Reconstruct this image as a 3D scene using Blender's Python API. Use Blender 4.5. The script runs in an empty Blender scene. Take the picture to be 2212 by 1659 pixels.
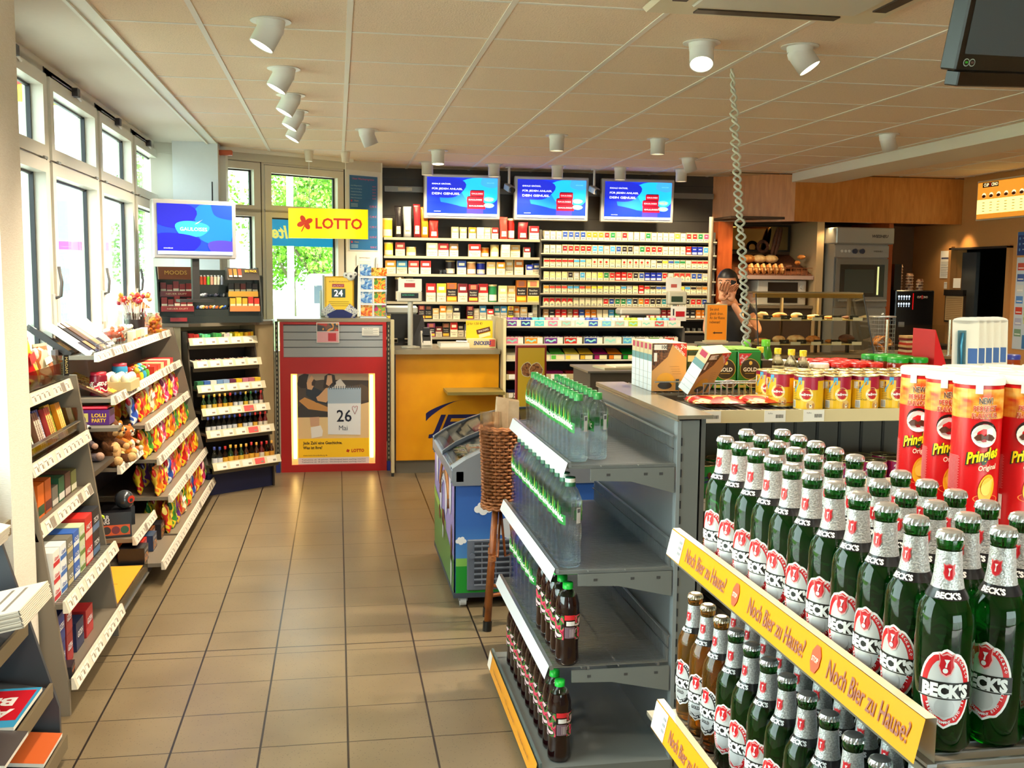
import bpy,math,random
from mathutils import Matrix,Vector
random.seed(7)
SC=bpy.context.scene
COL=SC.collection
PI=math.pi
# ---------------------------------------------------------------- camera
W,H,FPX=2212.0,1659.0,2220.3
YAW,PITCH,ROLL,CAMZ=0.168747,0.104217,0.00996,1.6326
fw=Vector((math.sin(YAW)*math.cos(PITCH),math.cos(YAW)*math.cos(PITCH),-math.sin(PITCH)))
rt=Vector((math.cos(YAW),-math.sin(YAW),0))
up=rt.cross(fw)
r2=rt*math.cos(ROLL)+up*math.sin(ROLL)
u2=-rt*math.sin(ROLL)+up*math.cos(ROLL)
cd=bpy.data.cameras.new('camera')
cam=bpy.data.objects.new('camera',cd)
COL.objects.link(cam)
cam.matrix_world=Matrix(((r2.x,u2.x,-fw.x,0),(r2.y,u2.y,-fw.y,0),(r2.z,u2.z,-fw.z,CAMZ),(0,0,0,1)))
cd.sensor_fit='HORIZONTAL'
cd.sensor_width=36.0
cd.lens=36.0*FPX/W
cd.clip_start=0.05
cd.clip_end=200
SC.camera=cam
# ---------------------------------------------------------------- world, exposure
SC.view_settings.view_transform='Standard'
SC.view_settings.look='None'
SC.view_settings.gamma=1
SC.view_settings.use_curve_mapping=False
SC.view_settings.exposure=0.5
SC.cycles.use_denoising=True
SC.cycles.max_bounces=10
SC.cycles.transmission_bounces=8
SC.cycles.transparent_max_bounces=24
SC.cycles.diffuse_bounces=4
SC.cycles.glossy_bounces=4
SC.cycles.caustics_reflective=False
SC.cycles.caustics_refractive=False
SC.cycles.sample_clamp_indirect=6.0
wd=bpy.data.worlds.new('overcast_sky')
SC.world=wd
wd.use_nodes=True
wb=wd.node_tree.nodes['Background']
wb.inputs[0].default_value=(0.90,0.95,1.0,1)
wb.inputs[1].default_value=9.0
def light(name,kind,loc,energy,color=(1,1,1),direction=(0,0,-1),**kw):
 l=bpy.data.lights.new(name,kind)
 l.energy=energy
 l.color=color
 for k,v in kw.items():
  setattr(l,k,v)
 o=bpy.data.objects.new(name,l)
 COL.objects.link(o)
 o.location=loc
 o.rotation_euler=Vector(direction).to_track_quat('-Z','Y').to_euler()
 return o
sun=light('sunlight','SUN',(0,0,8),16.0,(1.0,0.95,0.84),(-0.55,0.25,-0.8),angle=0.02)
WARM=(1.0,0.84,0.60)
# ---------------------------------------------------------------- materials
MATS={}
def lin(c):
 r=[]
 for v in c[:3]:
  v=v/255.0
  r.append(v/12.92 if v<=0.04045 else((v+0.055)/1.055)**2.4)
 return(r[0],r[1],r[2],1.0)
def mat(c,rough=0.5,metal=0.0,emit=0.0,spec=0.5,coat=0.0,vary=0.0):
 key=('p',tuple(c),rough,metal,emit,spec,coat,vary)
 if key in MATS:
  return MATS[key]
 m=bpy.data.materials.new('paint_%d'%len(MATS))
 m.use_nodes=True
 nt=m.node_tree
 b=nt.nodes['Principled BSDF']
 b.inputs['Base Color'].default_value=lin(c)
 b.inputs['Roughness'].default_value=rough
 b.inputs['Metallic'].default_value=metal
 b.inputs['Specular IOR Level'].default_value=spec
 b.inputs['Coat Weight'].default_value=coat
 if emit:
  b.inputs['Emission Color'].default_value=lin(c)
  b.inputs['Emission Strength'].default_value=emit
 if vary:
  tc=nt.nodes.new('ShaderNodeTexCoord')
  n=nt.nodes.new('ShaderNodeTexNoise')
  n.inputs['Scale'].default_value=35
  n.inputs['Detail'].default_value=4
  nt.links.new(tc.outputs['Object'],n.inputs['Vector'])
  mx=nt.nodes.new('ShaderNodeMix')
  mx.data_type='RGBA'
  mx.blend_type='MULTIPLY'
  mx.inputs[0].default_value=vary
  mx.inputs[6].default_value=lin(c)
  nt.links.new(n.outputs['Fac'],mx.inputs[7])
  nt.links.new(mx.outputs[2],b.inputs['Base Color'])
 MATS[key]=m
 return m
def ramp_mat(key,cols,scale=30.0,rough=0.35,detail=3.0,distort=0.0,stretch=(1,1,1),kind='noise',bump=0.0):
 """printed or natural surface: noise in object space through a stepped colour ramp"""
 k=('r',key)
 if k in MATS:
  return MATS[k]
 m=bpy.data.materials.new(key)
 m.use_nodes=True
 nt=m.node_tree
 b=nt.nodes['Principled BSDF']
 b.inputs['Roughness'].default_value=rough
 tc=nt.nodes.new('ShaderNodeTexCoord')
 mp=nt.nodes.new('ShaderNodeMapping')
 mp.inputs['Scale'].default_value=stretch
 nt.links.new(tc.outputs['Object'],mp.inputs['Vector'])
 if kind=='noise':
  n=nt.nodes.new('ShaderNodeTexNoise')
  n.inputs['Scale'].default_value=scale
  n.inputs['Detail'].default_value=detail
  n.inputs['Distortion'].default_value=distort
  out=n.outputs['Fac']
 else:
  n=nt.nodes.new('ShaderNodeTexVoronoi')
  n.inputs['Scale'].default_value=scale
  out=n.outputs['Distance']if kind=='voro' else n.outputs['Color']
 nt.links.new(mp.outputs[0],n.inputs['Vector'])
 r=nt.nodes.new('ShaderNodeValToRGB')
 r.color_ramp.interpolation='LINEAR'
 el=r.color_ramp.elements
 while len(el)>1:
  el.remove(el[-1])
 el[0].position=cols[0][0]
 el[0].color=lin(cols[0][1])
 for p,c in cols[1:]:
  e=el.new(p)
  e.color=lin(c)
 nt.links.new(out,r.inputs[0])
 nt.links.new(r.outputs[0],b.inputs['Base Color'])
 if bump:
  bp=nt.nodes.new('ShaderNodeBump')
  bp.inputs['Strength'].default_value=bump
  bp.inputs['Distance'].default_value=0.002
  nt.links.new(out,bp.inputs['Height'])
  nt.links.new(bp.outputs[0],b.inputs['Normal'])
 MATS[k]=m
 return m
def print_mat(key,cols,scale=40):
 """glossy printed film, patches of a few inks"""
 n=len(cols)
 st=[]
 for i,c in enumerate(cols):
  a=0.30+0.40*i/n
  bnd=0.30+0.40*(i+1)/n-0.012
  st.append((a,c))
  st.append((bnd,c))
 return ramp_mat(key,st,scale,0.22,1.0,0.6)
def glass(c,tr=0.3,rough=0.02,ior=1.45,key='g'):
 """glass: part straight-through, part refracting"""
 k=(key,tuple(c),tr,rough,ior)
 if k in MATS:
  return MATS[k]
 m=bpy.data.materials.new('glass_%d'%len(MATS))
 m.use_nodes=True
 nt=m.node_tree
 b=nt.nodes['Principled BSDF']
 b.inputs['Base Color'].default_value=lin(c)
 b.inputs['Roughness'].default_value=rough
 b.inputs['Transmission Weight'].default_value=1.0
 b.inputs['IOR'].default_value=ior
 t=nt.nodes.new('ShaderNodeBsdfTransparent')
 t.inputs[0].default_value=lin(c)
 mx=nt.nodes.new('ShaderNodeMixShader')
 mx.inputs[0].default_value=tr
 nt.links.new(b.outputs[0],mx.inputs[1])
 nt.links.new(t.outputs[0],mx.inputs[2])
 nt.links.new(mx.outputs[0],nt.nodes['Material Output'].inputs[0])
 MATS[k]=m
 return m
def pane(tint=(235,245,240),refl=0.08):
 k=('pane',tuple(tint),refl)
 if k in MATS:
  return MATS[k]
 m=bpy.data.materials.new('window_glass_%d'%len(MATS))
 m.use_nodes=True
 nt=m.node_tree
 nt.nodes.remove(nt.nodes['Principled BSDF'])
 t=nt.nodes.new('ShaderNodeBsdfTransparent')
 t.inputs[0].default_value=lin(tint)
 g=nt.nodes.new('ShaderNodeBsdfGlossy')
 g.inputs['Roughness'].default_value=0.03
 f=nt.nodes.new('ShaderNodeFresnel')
 f.inputs[0].default_value=1.45
 ad=nt.nodes.new('ShaderNodeMath')
 ad.operation='MULTIPLY_ADD'
 ad.inputs[1].default_value=0.4
 ad.inputs[2].default_value=refl*0.3
 nt.links.new(f.outputs[0],ad.inputs[0])
 mx=nt.nodes.new('ShaderNodeMixShader')
 nt.links.new(ad.outputs[0],mx.inputs[0])
 nt.links.new(t.outputs[0],mx.inputs[1])
 nt.links.new(g.outputs[0],mx.inputs[2])
 nt.links.new(mx.outputs[0],nt.nodes['Material Output'].inputs[0])
 MATS[k]=m
 return m
def tile_floor_mat():
 m=bpy.data.materials.new('floor_tiles')
 m.use_nodes=True
 nt=m.node_tree
 N,L=nt.nodes,nt.links
 b=N['Principled BSDF']
 g=N.new('ShaderNodeNewGeometry')
 s=N.new('ShaderNodeSeparateXYZ')
 L.new(g.outputs['Position'],s.inputs[0])
 def M(op,a,c=None,d=None):
  n=N.new('ShaderNodeMath')
  n.operation=op
  for i,v in enumerate((a,c,d)):
   if v is None:
    continue
   if isinstance(v,(int,float)):
    n.inputs[i].default_value=v
   else:
    L.new(v,n.inputs[i])
  return n.outputs[0]
 def line(coord,off,pitch,half):
  a=M('SUBTRACT',coord,off)
  a=M('DIVIDE',a,pitch)
  a=M('FRACT',M('ADD',a,100.5))
  a=M('ABSOLUTE',M('SUBTRACT',a,0.5))
  return M('LESS_THAN',a,half/pitch)
 lx=line(s.outputs[0],0.0256,0.3,0.0038)
 ly=line(s.outputs[1],5.008,0.3,0.0022)
 lj=M('LESS_THAN',M('ABSOLUTE',M('SUBTRACT',s.outputs[1],4.482)),0.004)
 ln=M('MAXIMUM',M('MAXIMUM',lx,ly),lj)
 vor=N.new('ShaderNodeTexVoronoi')
 vor.inputs['Scale'].default_value=75
 L.new(g.outputs['Position'],vor.inputs['Vector'])
 sp=M('LESS_THAN',vor.outputs['Distance'],0.16)
 nz=N.new('ShaderNodeTexNoise')
 nz.inputs['Scale'].default_value=2.2
 nz.inputs['Detail'].default_value=5
 L.new(g.outputs['Position'],nz.inputs['Vector'])
 rp=N.new('ShaderNodeValToRGB')
 rp.color_ramp.elements[0].color=lin((112,97,74))
 rp.color_ramp.elements[1].color=lin((134,118,92))
 rp.color_ramp.elements[0].position=0.3
 rp.color_ramp.elements[1].position=0.7
 L.new(nz.outputs['Fac'],rp.inputs[0])
 m1=N.new('ShaderNodeMix')
 m1.data_type='RGBA'
 m1.inputs[7].default_value=lin((66,54,42))
 L.new(rp.outputs[0],m1.inputs[6])
 L.new(M('MULTIPLY',sp,0.6),m1.inputs[0])
 m2=N.new('ShaderNodeMix')
 m2.data_type='RGBA'
 m2.inputs[7].default_value=lin((34,26,22))
 L.new(m1.outputs[2],m2.inputs[6])
 L.new(ln,m2.inputs[0])
 L.new(m2.outputs[2],b.inputs['Base Color'])
 L.new(M('MULTIPLY_ADD',nz.outputs['Fac'],0.16,0.24),b.inputs['Roughness'])
 bp=N.new('ShaderNodeBump')
 bp.inputs['Distance'].default_value=0.002
 bp.inputs['Strength'].default_value=0.5
 L.new(M('SUBTRACT',1.0,ln),bp.inputs['Height'])
 L.new(bp.outputs[0],b.inputs['Normal'])
 return m
def ceiling_tile_mat():
 m=ramp_mat('ceiling_tile',[(0.0,(150,140,128)),(0.10,(168,158,146)),(0.16,(228,206,182)),(1.0,(234,212,188))],130,0.9,kind='voro',bump=0.3,stretch=(1,0.55,1))
 return m
# ---------------------------------------------------------------- mesh builder
class MB:
 def __init__(s,M=None):
  s.v,s.f,s.mi,s.sm,s.mats=[],[],[],[],[]
  s.M=M
 def add(s,vs,fs,m,M=None,smooth=False):
  if m not in s.mats:
   s.mats.append(m)
  k=s.mats.index(m)
  o=len(s.v)
  for p in vs:
   p=Vector(p)
   if M is not None:
    p=M@p
   if s.M is not None:
    p=s.M@p
   s.v.append(tuple(p))
  for f in fs:
   s.f.append([i+o for i in f])
   s.mi.append(k)
   s.sm.append(smooth)
  return s
 def box(s,a,b,m,M=None,ch=0.0):
  x0,y0,z0=a
  x1,y1,z1=b
  if ch<=0:
   vs=[(x0,y0,z0),(x1,y0,z0),(x1,y1,z0),(x0,y1,z0),(x0,y0,z1),(x1,y0,z1),(x1,y1,z1),(x0,y1,z1)]
   return s.add(vs,[(0,3,2,1),(4,5,6,7),(0,1,5,4),(1,2,6,5),(2,3,7,6),(3,0,4,7)],m,M)
  # vertical-edge and top chamfer through an octagonal section
  c=ch
  oct_=[(x0+c,y0),(x1-c,y0),(x1,y0+c),(x1,y1-c),(x1-c,y1),(x0+c,y1),(x0,y1-c),(x0,y0+c)]
  ins=[(min(max(x,x0+c),x1-c),min(max(y,y0+c),y1-c))for x,y in oct_]
  vs=[(x,y,z0)for x,y in ins]+[(x,y,z0+c)for x,y in oct_]+[(x,y,z1-c)for x,y in oct_]+[(x,y,z1)for x,y in ins]
  fs=[tuple(range(7,-1,-1)),tuple(range(24,32))]
  for l in range(3):
   for i in range(8):
    j=(i+1)%8
    fs.append((l*8+i,l*8+j,l*8+8+j,l*8+8+i))
  return s.add(vs,fs,m,M)
 def quad(s,p,m,M=None):
  return s.add(p,[tuple(range(len(p)))],m,M)
 def lathe(s,prof,m,M=None,n=20,smooth=True,cap=True):
  vs,fs=[],[]
  for r,z in prof:
   for i in range(n):
    a=2*PI*i/n
    vs.append((r*math.cos(a),r*math.sin(a),z))
  for l in range(len(prof)-1):
   for i in range(n):
    j=(i+1)%n
    fs.append((l*n+i,l*n+j,l*n+n+j,l*n+n+i))
  s.add(vs,fs,m,M,smooth)
  if cap:
   k=len(prof)-1
   e=[]
   if prof[0][0]>1e-5:
    e.append(([(prof[0][0]*math.cos(2*PI*i/n),prof[0][0]*math.sin(2*PI*i/n),prof[0][1])for i in range(n)][::-1]))
   if prof[k][0]>1e-5:
    e.append([(prof[k][0]*math.cos(2*PI*i/n),prof[k][0]*math.sin(2*PI*i/n),prof[k][1])for i in range(n)])
   for q in e:
    s.add(q,[tuple(range(n))],m,M)
  return s
 def cyl(s,p0,p1,r,m,M=None,n=12,r1=None,smooth=True):
  p0,p1=Vector(p0),Vector(p1)
  d=p1-p0
  q=d.to_track_quat('Z','Y').to_matrix().to_4x4()
  T=Matrix.Translation(p0)@q
  if M is not None:
   T=M@T
  return s.lathe([(r,0),(r if r1 is None else r1,d.length)],m,T,n,smooth)
 def tube(s,pts,r,m,M=None,n=6,smooth=True):
  pts=[Vector(p)for p in pts]
  rs=r if isinstance(r,(list,tuple))else[r]*len(pts)
  vs,fs=[],[]
  prev=None
  for i,p in enumerate(pts):
   d=(pts[min(i+1,len(pts)-1)]-pts[max(i-1,0)]).normalized()
   if prev is None:
    a=Vector((0,0,1))if abs(d.z)<0.9 else Vector((1,0,0))
    u=d.cross(a).normalized()
   else:
    u=(prev-d*prev.dot(d)).normalized()
   prev=u
   w=d.cross(u)
   for k in range(n):
    t=2*PI*k/n
    vs.append(p+(u*math.cos(t)+w*math.sin(t))*rs[i])
  for i in range(len(pts)-1):
   for k in range(n):
    j=(k+1)%n
    fs.append((i*n+k,i*n+j,i*n+n+j,i*n+n+k))
  fs.append(tuple(range(n-1,-1,-1)))
  fs.append(tuple(range((len(pts)-1)*n,len(pts)*n)))
  return s.add(vs,fs,m,M,smooth)
 def prism(s,poly,y0,y1,m,M=None):
  """polygon in x,z (counter-clockwise seen from -y) extruded from y0 to y1"""
  n=len(poly)
  vs=[(x,y0,z)for x,z in poly]+[(x,y1,z)for x,z in poly]
  fs=[tuple(range(n)),tuple(range(2*n-1,n-1,-1))]
  for i in range(n):
   j=(i+1)%n
   fs.append((i,i+n,j+n,j))
  return s.add(vs,fs,m,M)
 def ball(s,c,r,m,M=None,n=10,l=7,sc=(1,1,1)):
  T=Matrix.Translation(c)@Matrix.Diagonal((sc[0],sc[1],sc[2],1))
  if M is not None:
   T=M@T
  return s.lathe([(max(r*math.sin(PI*i/l),1e-6),-r*math.cos(PI*i/l))for i in range(l+1)],m,T,n,True,False)
 def text(s,body,size,m,M=None,bold=0.0,width=None,align='CENTER',bend=None,shear=0.0,res=2):
  vs,fs=glyphs(body,bold,shear,res)
  if not vs:
   return s
  x0=min(v[0]for v in vs)
  x1=max(v[0]for v in vs)
  k=size
  kx=size if width is None else width/max(x1-x0,1e-6)
  ox={'CENTER':(x0+x1)/2,'LEFT':x0,'RIGHT':x1}[align]
  # text stands in the x,z plane facing -y
  P=[((v[0]-ox)*kx,0.0,v[1]*k)for v in vs]
  if bend:
   P=[bend(p)for p in P]
  return s.add(P,fs,m,M)
 def mesh(s,name):
  me=bpy.data.meshes.new(name)
  me.from_pydata(s.v,[],s.f)
  for m in s.mats:
   me.materials.append(m)
  me.polygons.foreach_set('material_index',s.mi)
  me.polygons.foreach_set('use_smooth',s.sm)
  me.update()
  return me
GC={}
def glyphs(body,bold,shear,res):
 k=(body,bold,shear,res)
 if k not in GC:
  c=bpy.data.curves.new('lettering','FONT')
  c.body=body
  c.size=1.0
  c.offset=bold
  c.shear=shear
  c.resolution_u=res
  o=bpy.data.objects.new('lettering',c)
  COL.objects.link(o)
  dg=bpy.context.evaluated_depsgraph_get()
  me=bpy.data.meshes.new_from_object(o.evaluated_get(dg))
  GC[k]=([tuple(v.co)for v in me.vertices],[tuple(p.vertices)for p in me.polygons])
  bpy.data.meshes.remove(me)
  bpy.data.objects.remove(o)
  bpy.data.curves.remove(c)
 return GC[k]
# ---------------------------------------------------------------- things
class Thing:
 """a kind of thing: meshes for the root and its parts; put() sets one of them in the shop"""
 def __init__(s,name,cat,root=None):
  s.name,s.cat,s.parts=name,cat,[]
  s.root=root.mesh(name)if root is not None else None
 def part(s,name,mb,subs=(),label=None,n=1):
  s.parts.append((name,mb.mesh(name),[(a,b.mesh(a))for a,b in subs],label))
  return s
def new(name,me,parent=None):
 o=bpy.data.objects.new(name,me)
 COL.objects.link(o)
 if parent is not None:
  o.parent=parent
 return o
def put(t,M,label,group=None,parts=True):
 o=new(t.name,t.root)
 if t.root is None:
  o.empty_display_size=0.05
 o.matrix_world=M
 o['label']=label
 o['category']=t.cat
 if group:
  o['group']=group
 if parts:
  for nm,me,subs,lb in t.parts:
   p=new(nm,me,o)
   if lb:
    p['label']=lb
   for a,b in subs:
    new(a,b,p)
 return o
def struct(name,mb,parent=None,kind='structure'):
 o=new(name,mb.mesh(name),parent)
 if parent is None:
  o['kind']=kind
 return o
def single(name,mb,label,cat,group=None,M=None):
 o=new(name,mb.mesh(name))
 if M is not None:
  o.matrix_world=M
 o['label']=label
 o['category']=cat
 if group:
  o['group']=group
 return o
def T(x,y,z,rz=0.0,rx=0.0,ry=0.0,s=1.0):
 M=Matrix.Translation((x,y,z))@Matrix.Rotation(rz,4,'Z')@Matrix.Rotation(rx,4,'X')@Matrix.Rotation(ry,4,'Y')
 return M@Matrix.Scale(s,4)if s!=1.0 else M
ORD='first second third fourth fifth sixth seventh eighth ninth tenth eleventh twelfth thirteenth fourteenth fifteenth sixteenth seventeenth eighteenth nineteenth twentieth'.split()
def nth(i):
 """0 -> first"""
 if i<20:
  return ORD[i]
 if i==29:
  return 'thirtieth'
 return('twenty-' if i<29 else 'thirty-')+ORD[i%10]
def disc(cx,cz,rx,rz,n=24,y=0.0,a0=0.0,a1=2*PI):
 return[(cx+rx*math.cos(a0+(a1-a0)*i/n),y,cz+rz*math.sin(a0+(a1-a0)*i/n))for i in range(n if abs(a1-a0-2*PI)<1e-6 else n+1)]
def rect(x0,x1,z0,z1,y=0.0):
 return[(x0,y,z0),(x1,y,z0),(x1,y,z1),(x0,y,z1)]
WHITE=(240,238,232)
STEEL=mat((178,182,186),0.28,0.9)
GREYM=mat((150,156,160),0.35,0.55)
CREAMM=mat((196,190,172),0.45)
DARK=mat((38,36,36),0.5)
BLACK=mat((14,14,15),0.35)
PAPER=mat((236,232,222),0.7)
INK=mat((30,30,34),0.7)
# ================================================================ THE ROOM
CEIL=2.689
WALLP=ramp_mat('wallpaper',[(0.3,(226,216,202)),(0.7,(238,230,218))],60,0.85,stretch=(1,1,9),bump=0.5)
WALLW=mat((232,230,224),0.8,vary=0.06)
FRAME=mat((222,216,204),0.35)
WOOD=ramp_mat('orange_veneer',[(0.25,(176,104,40)),(0.5,(192,118,50)),(0.75,(204,132,62))],5,0.4,6,0.4,stretch=(6,6,1))
WOODR=ramp_mat('red_brown_veneer',[(0.3,(150,64,22)),(0.7,(172,82,34))],6,0.4,5,stretch=(6,6,1))
TANW=mat((178,148,108),0.7,vary=0.1)
TANR=mat((196,140,80),0.65,vary=0.1)
DARKP=ramp_mat('anthracite_panel',[(0.3,(52,46,42)),(0.7,(60,54,49))],4,0.45)
b=MB()
b.box((-1.7,-3.2,-0.12),(8.2,11.2,0),tile_floor_mat())
struct('floor',b)
b=MB()
b.box((-0.96,-3.2,CEIL),(6.6,11.2,CEIL+0.12),ceiling_tile_mat())
struct('ceiling',b)
b=MB()
b.box((-1.7,-3.2,CEIL),(-0.96,11.2,CEIL+0.12),mat((222,214,202),0.8,vary=0.05))
struct('trim_1',b)
# suspended-ceiling bars
b=MB()
bar=mat((228,222,212),0.5)
k=-1
while 0.0594+0.625*k<6.5:
 x=0.0594+0.625*k
 k+=1
 if x<-0.95:
  continue
 b.box((x-0.012,-3.1,CEIL-0.004),(x+0.012,11.1,CEIL),bar)
for k in range(-13,10):
 y=4.6797+0.625*k
 b.box((-0.95,y-0.009,CEIL-0.0025),(6.5,y+0.009,CEIL),bar)
struct('trim_2',b)
b=MB()
b.box((-1.03,-3.1,CEIL-0.012),(-0.95,9.1,CEIL),mat((226,224,214),0.4))
b.box((-1.03,-3.1,CEIL-0.022),(-1.015,9.1,CEIL),mat((226,224,214),0.4))
struct('trim_3',b)
b=MB()
b.box((4.51,-3.0,CEIL-0.085),(4.96,9.86,CEIL),mat((222,216,202),0.7))
struct('trim_4',b)
# roof slab and outside face so that no light leaks in
b=MB()
b.box((-1.75,-3.3,CEIL+0.12),(8.3,11.3,CEIL+0.3),DARK)
struct('roof',b)
# left wall: sill wall, head, windows
b=MB()
b.box((-1.62,3.85,0),(-1.45,9.0,0.93),WALLW)
b.box((-1.62,3.85,2.62),(-1.45,9.0,CEIL),FRAME)
b.box((-1.62,3.85,0.93),(-1.45,4.51,2.62),WALLW)
b.box((-1.62,-3.2,0),(-1.45,0.9,CEIL),WALLW)
b.box((-1.62,0.9,0),(-1.45,3.6,0.5),WALLW)
b.box((-1.62,0.9,2.62),(-1.45,3.6,CEIL),WALLW)
struct('wall_left',b)
b=MB()
b.box((-1.75,3.60,0),(-1.077,3.85,CEIL),WALLP)
struct('wall_pier',b)
GASK=mat((24,26,34),0.4)
def window(name,w,zs,gx,M,handle=True,door=False):
 """zs: list of (z0, z1) glass openings; gx: glass from gx[0] to gx[1] along the wall"""
 f=MB(M)
 z_lo,z_hi=zs[0][0]-0.11,zs[-1][1]+0.1
 D=0.085
 f.box((0,0,z_lo),(gx[0],D,z_hi),FRAME)
 f.box((gx[1],0,z_lo),(w,D,z_hi),FRAME)
 edges=[z_lo]+[v for z in zs for v in z]+[z_hi]
 for i in range(0,len(edges),2):
  f.box((gx[0],0,edges[i]),(gx[1],D,edges[i+1]),FRAME)
 # raised casements, joint lines and rubber seals
 for z0,z1 in zs:
  a,c,e=0.062,0.0,-0.014
  f.box((gx[0]-a,e,z0-a),(gx[0],c,z1+a),FRAME)
  f.box((gx[1],e,z0-a),(gx[1]+a,c,z1+a),FRAME)
  f.box((gx[0],e,z0-a),(gx[1],c,z0),FRAME)
  f.box((gx[0],e,z1),(gx[1],c,z1+a),FRAME)
  f.box((gx[0]-a-0.004,-0.003,z1+a),(gx[1]+a+0.004,0.0,z1+a+0.004),GASK)
  f.box((gx[1]+a,-0.003,z0-a),(gx[1]+a+0.004,0.0,z1+a),GASK)
  f.box((gx[0],0.05,z0),(gx[0]+0.008,0.066,z1),GASK)
  f.box((gx[1]-0.016,0.045,z0),(gx[1],0.066,z1),GASK)
  f.box((gx[0],0.05,z1-0.012),(gx[1],0.066,z1),GASK)
 f.box((w-0.012,-0.004,z_lo),(w-0.004,0.0,z_hi),GASK)
 o=struct(name,f)
 for z0,z1 in zs:
  g=MB(M)
  g.box((gx[0],0.066,z0),(gx[1],0.074,z1),pane())
  new('pane',g.mesh('pane'),o)
 if handle:
  h=MB(M)
  x=gx[1]+0.035
  h.box((x-0.015,-0.03,1.33),(x+0.015,-0.014,1.52),mat((214,212,206),0.4))
  h.tube([(x,-0.03,1.5),(x,-0.055,1.51),(x,-0.062,1.58),(x,-0.05,1.66)],0.009,mat((90,84,82),0.4))
  new('handle',h.mesh('handle'),o)
  l=MB(M)
  xm=(gx[0]+gx[1])/2-0.05
  l.box((xm-0.03,-0.045,2.60),(xm+0.03,-0.014,2.645),mat((44,36,40),0.5))
  l.cyl((gx[0]-0.04,-0.02,2.628),(xm,-0.02,2.628),0.004,mat((60,54,54),0.4),n=6)
  l.cyl((xm+0.03,-0.022,2.615),(xm+0.13,-0.022,2.6),0.008,mat((230,230,226),0.3),n=6)
  new('opener',l.mesh('opener'),o)
  e=MB(M)
  e.box((gx[0]+0.02,-0.024,2.195),(gx[0]+0.07,-0.01,2.207),mat((150,148,144),0.3,0.5))
  e.box((gx[1]-0.05,-0.024,2.195),(gx[1]+0.01,-0.01,2.207),mat((150,148,144),0.3,0.5))
  new('hinge',e.mesh('hinge'),o)
 return o
for i in range(4):
 window('window_%d'%(i+1),1.12,[(0.95,2.13),(2.265,2.56)],(0.115,1.045),T(-1.45,4.515+1.12*i,0,PI/2))
window('window_5',2.7,[(0.6,2.5)],(0.1,2.6),T(-1.45,0.9,0,PI/2),handle=False)
# slanted glazed wall, local x runs from the left corner
DA=math.atan2(0.62,1.03)
DM=T(-0.95,9.15,0,DA)
b=MB(DM)
b.box((-0.62,0.0,0),(1.6,0.14,0.85),WALLW)
b.box((-0.62,-0.02,2.60),(1.6,0.14,CEIL),mat((214,208,194),0.6))
b.box((-0.62,0.0,0.85),(-0.14,0.14,2.60),FRAME)
b.box((1.20,-0.015,0.85),(1.6,0.14,2.60),WALLW)
struct('wall_front',b)
window('window_6',0.36+0.14,[(0.95,2.13),(2.225,2.53)],(0.11,0.42),DM@T(-0.14,0,0),handle=False)
window('window_7',0.84,[(0.95,2.13),(2.235,2.515)],(0.087,0.755),DM@T(0.36,0,0),handle=False)
h=MB(DM)
h.box((0.30,-0.045,1.24),(0.325,-0.015,1.47),mat((206,204,196),0.4))
hb=struct('trim_5',h)
# white light strip under the ceiling edge of the slanted wall
b=MB(DM)
b.box((-0.1,-0.12,CEIL-0.03),(1.22,-0.07,CEIL),mat((236,234,226),0.5))
struct('trim_6',b)
# narrow window seen between the left wall and the pillar
b=MB()
b.box((-1.30,8.75,0),(-0.945,9.1,CEIL),mat((214,218,222),0.7,vary=0.05))
b.box((-0.945,8.90,0),(-0.90,9.1,CEIL-0.02),mat((226,226,222),0.6))
struct('pillar',b)
# closing pieces
b=MB()
b.box((0.43,10.4,0),(3.93,10.6,CEIL),DARKP)
b.box((0.3,9.95,0),(0.43,10.6,CEIL),WALLW)
b.box((3.93,10.75,0),(6.6,10.9,CEIL),mat((120,86,56),0.7,vary=0.15))
for z in(0.55,1.1,1.66,2.22,2.58):
 b.box((0.43,10.398,z),(3.93,10.4,z+0.006),BLACK)
struct('wall_back',b)
b=MB()
b.box((-1.62,-3.3,0),(0.2,-3.15,CEIL),WALLW)
b.box((3.4,-3.3,0),(6.6,-3.15,CEIL),WALLW)
b.box((0.2,-3.3,2.35),(3.4,-3.15,CEIL),WALLW)
struct('wall_near',b)
window('window_8',3.2,[(0.3,2.25)],(0.1,3.1),T(3.4,-3.15,0,PI),handle=False)
# right wall with the doorway
b=MB()
for a,c in(((6.4,-3.3,0),(6.55,9.03,CEIL)),((6.4,9.97,0),(6.55,10.9,CEIL)),((6.4,9.03,1.965),(6.55,9.97,CEIL))):
 b.box(a,c,TANR)
struct('wall_right',b)
# bakery canopy: slanted piece and long piece, wood veneer
b=MB()
a0,a1=Vector((3.86,10.42)),Vector((4.55,9.86))
dv=(a1-a0).normalized()
nv=Vector((dv.y,-dv.x))*0.05
q=[a0,a1,a1-nv,a0-nv]
b.add([(p.x,p.y,z)for z in(2.215,CEIL)for p in q],[(0,3,2,1),(4,5,6,7),(0,1,5,4),(1,2,6,5),(2,3,7,6),(3,0,4,7)],WOOD)
b.box((4.55,9.86,2.215),(6.4,9.92,CEIL),WOOD)
b.box((3.9,9.92,2.235),(6.4,10.75,2.26),mat((70,52,38),0.6))
b.box((3.86,9.86,CEIL-0.012),(6.4,9.858,CEIL-0.004),mat((80,60,40),0.6))
struct('wall_canopy',b)
# partitions in the bakery recess
b=MB()
b.box((3.87,10.18,0),(4.03,10.75,2.215),WOODR)
b.box((4.92,10.1,0),(5.0,10.75,2.235),TANW)
b.box((5.64,9.95,0),(5.69,10.75,2.235),WOODR)
struct('wall_partition',b)
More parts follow.
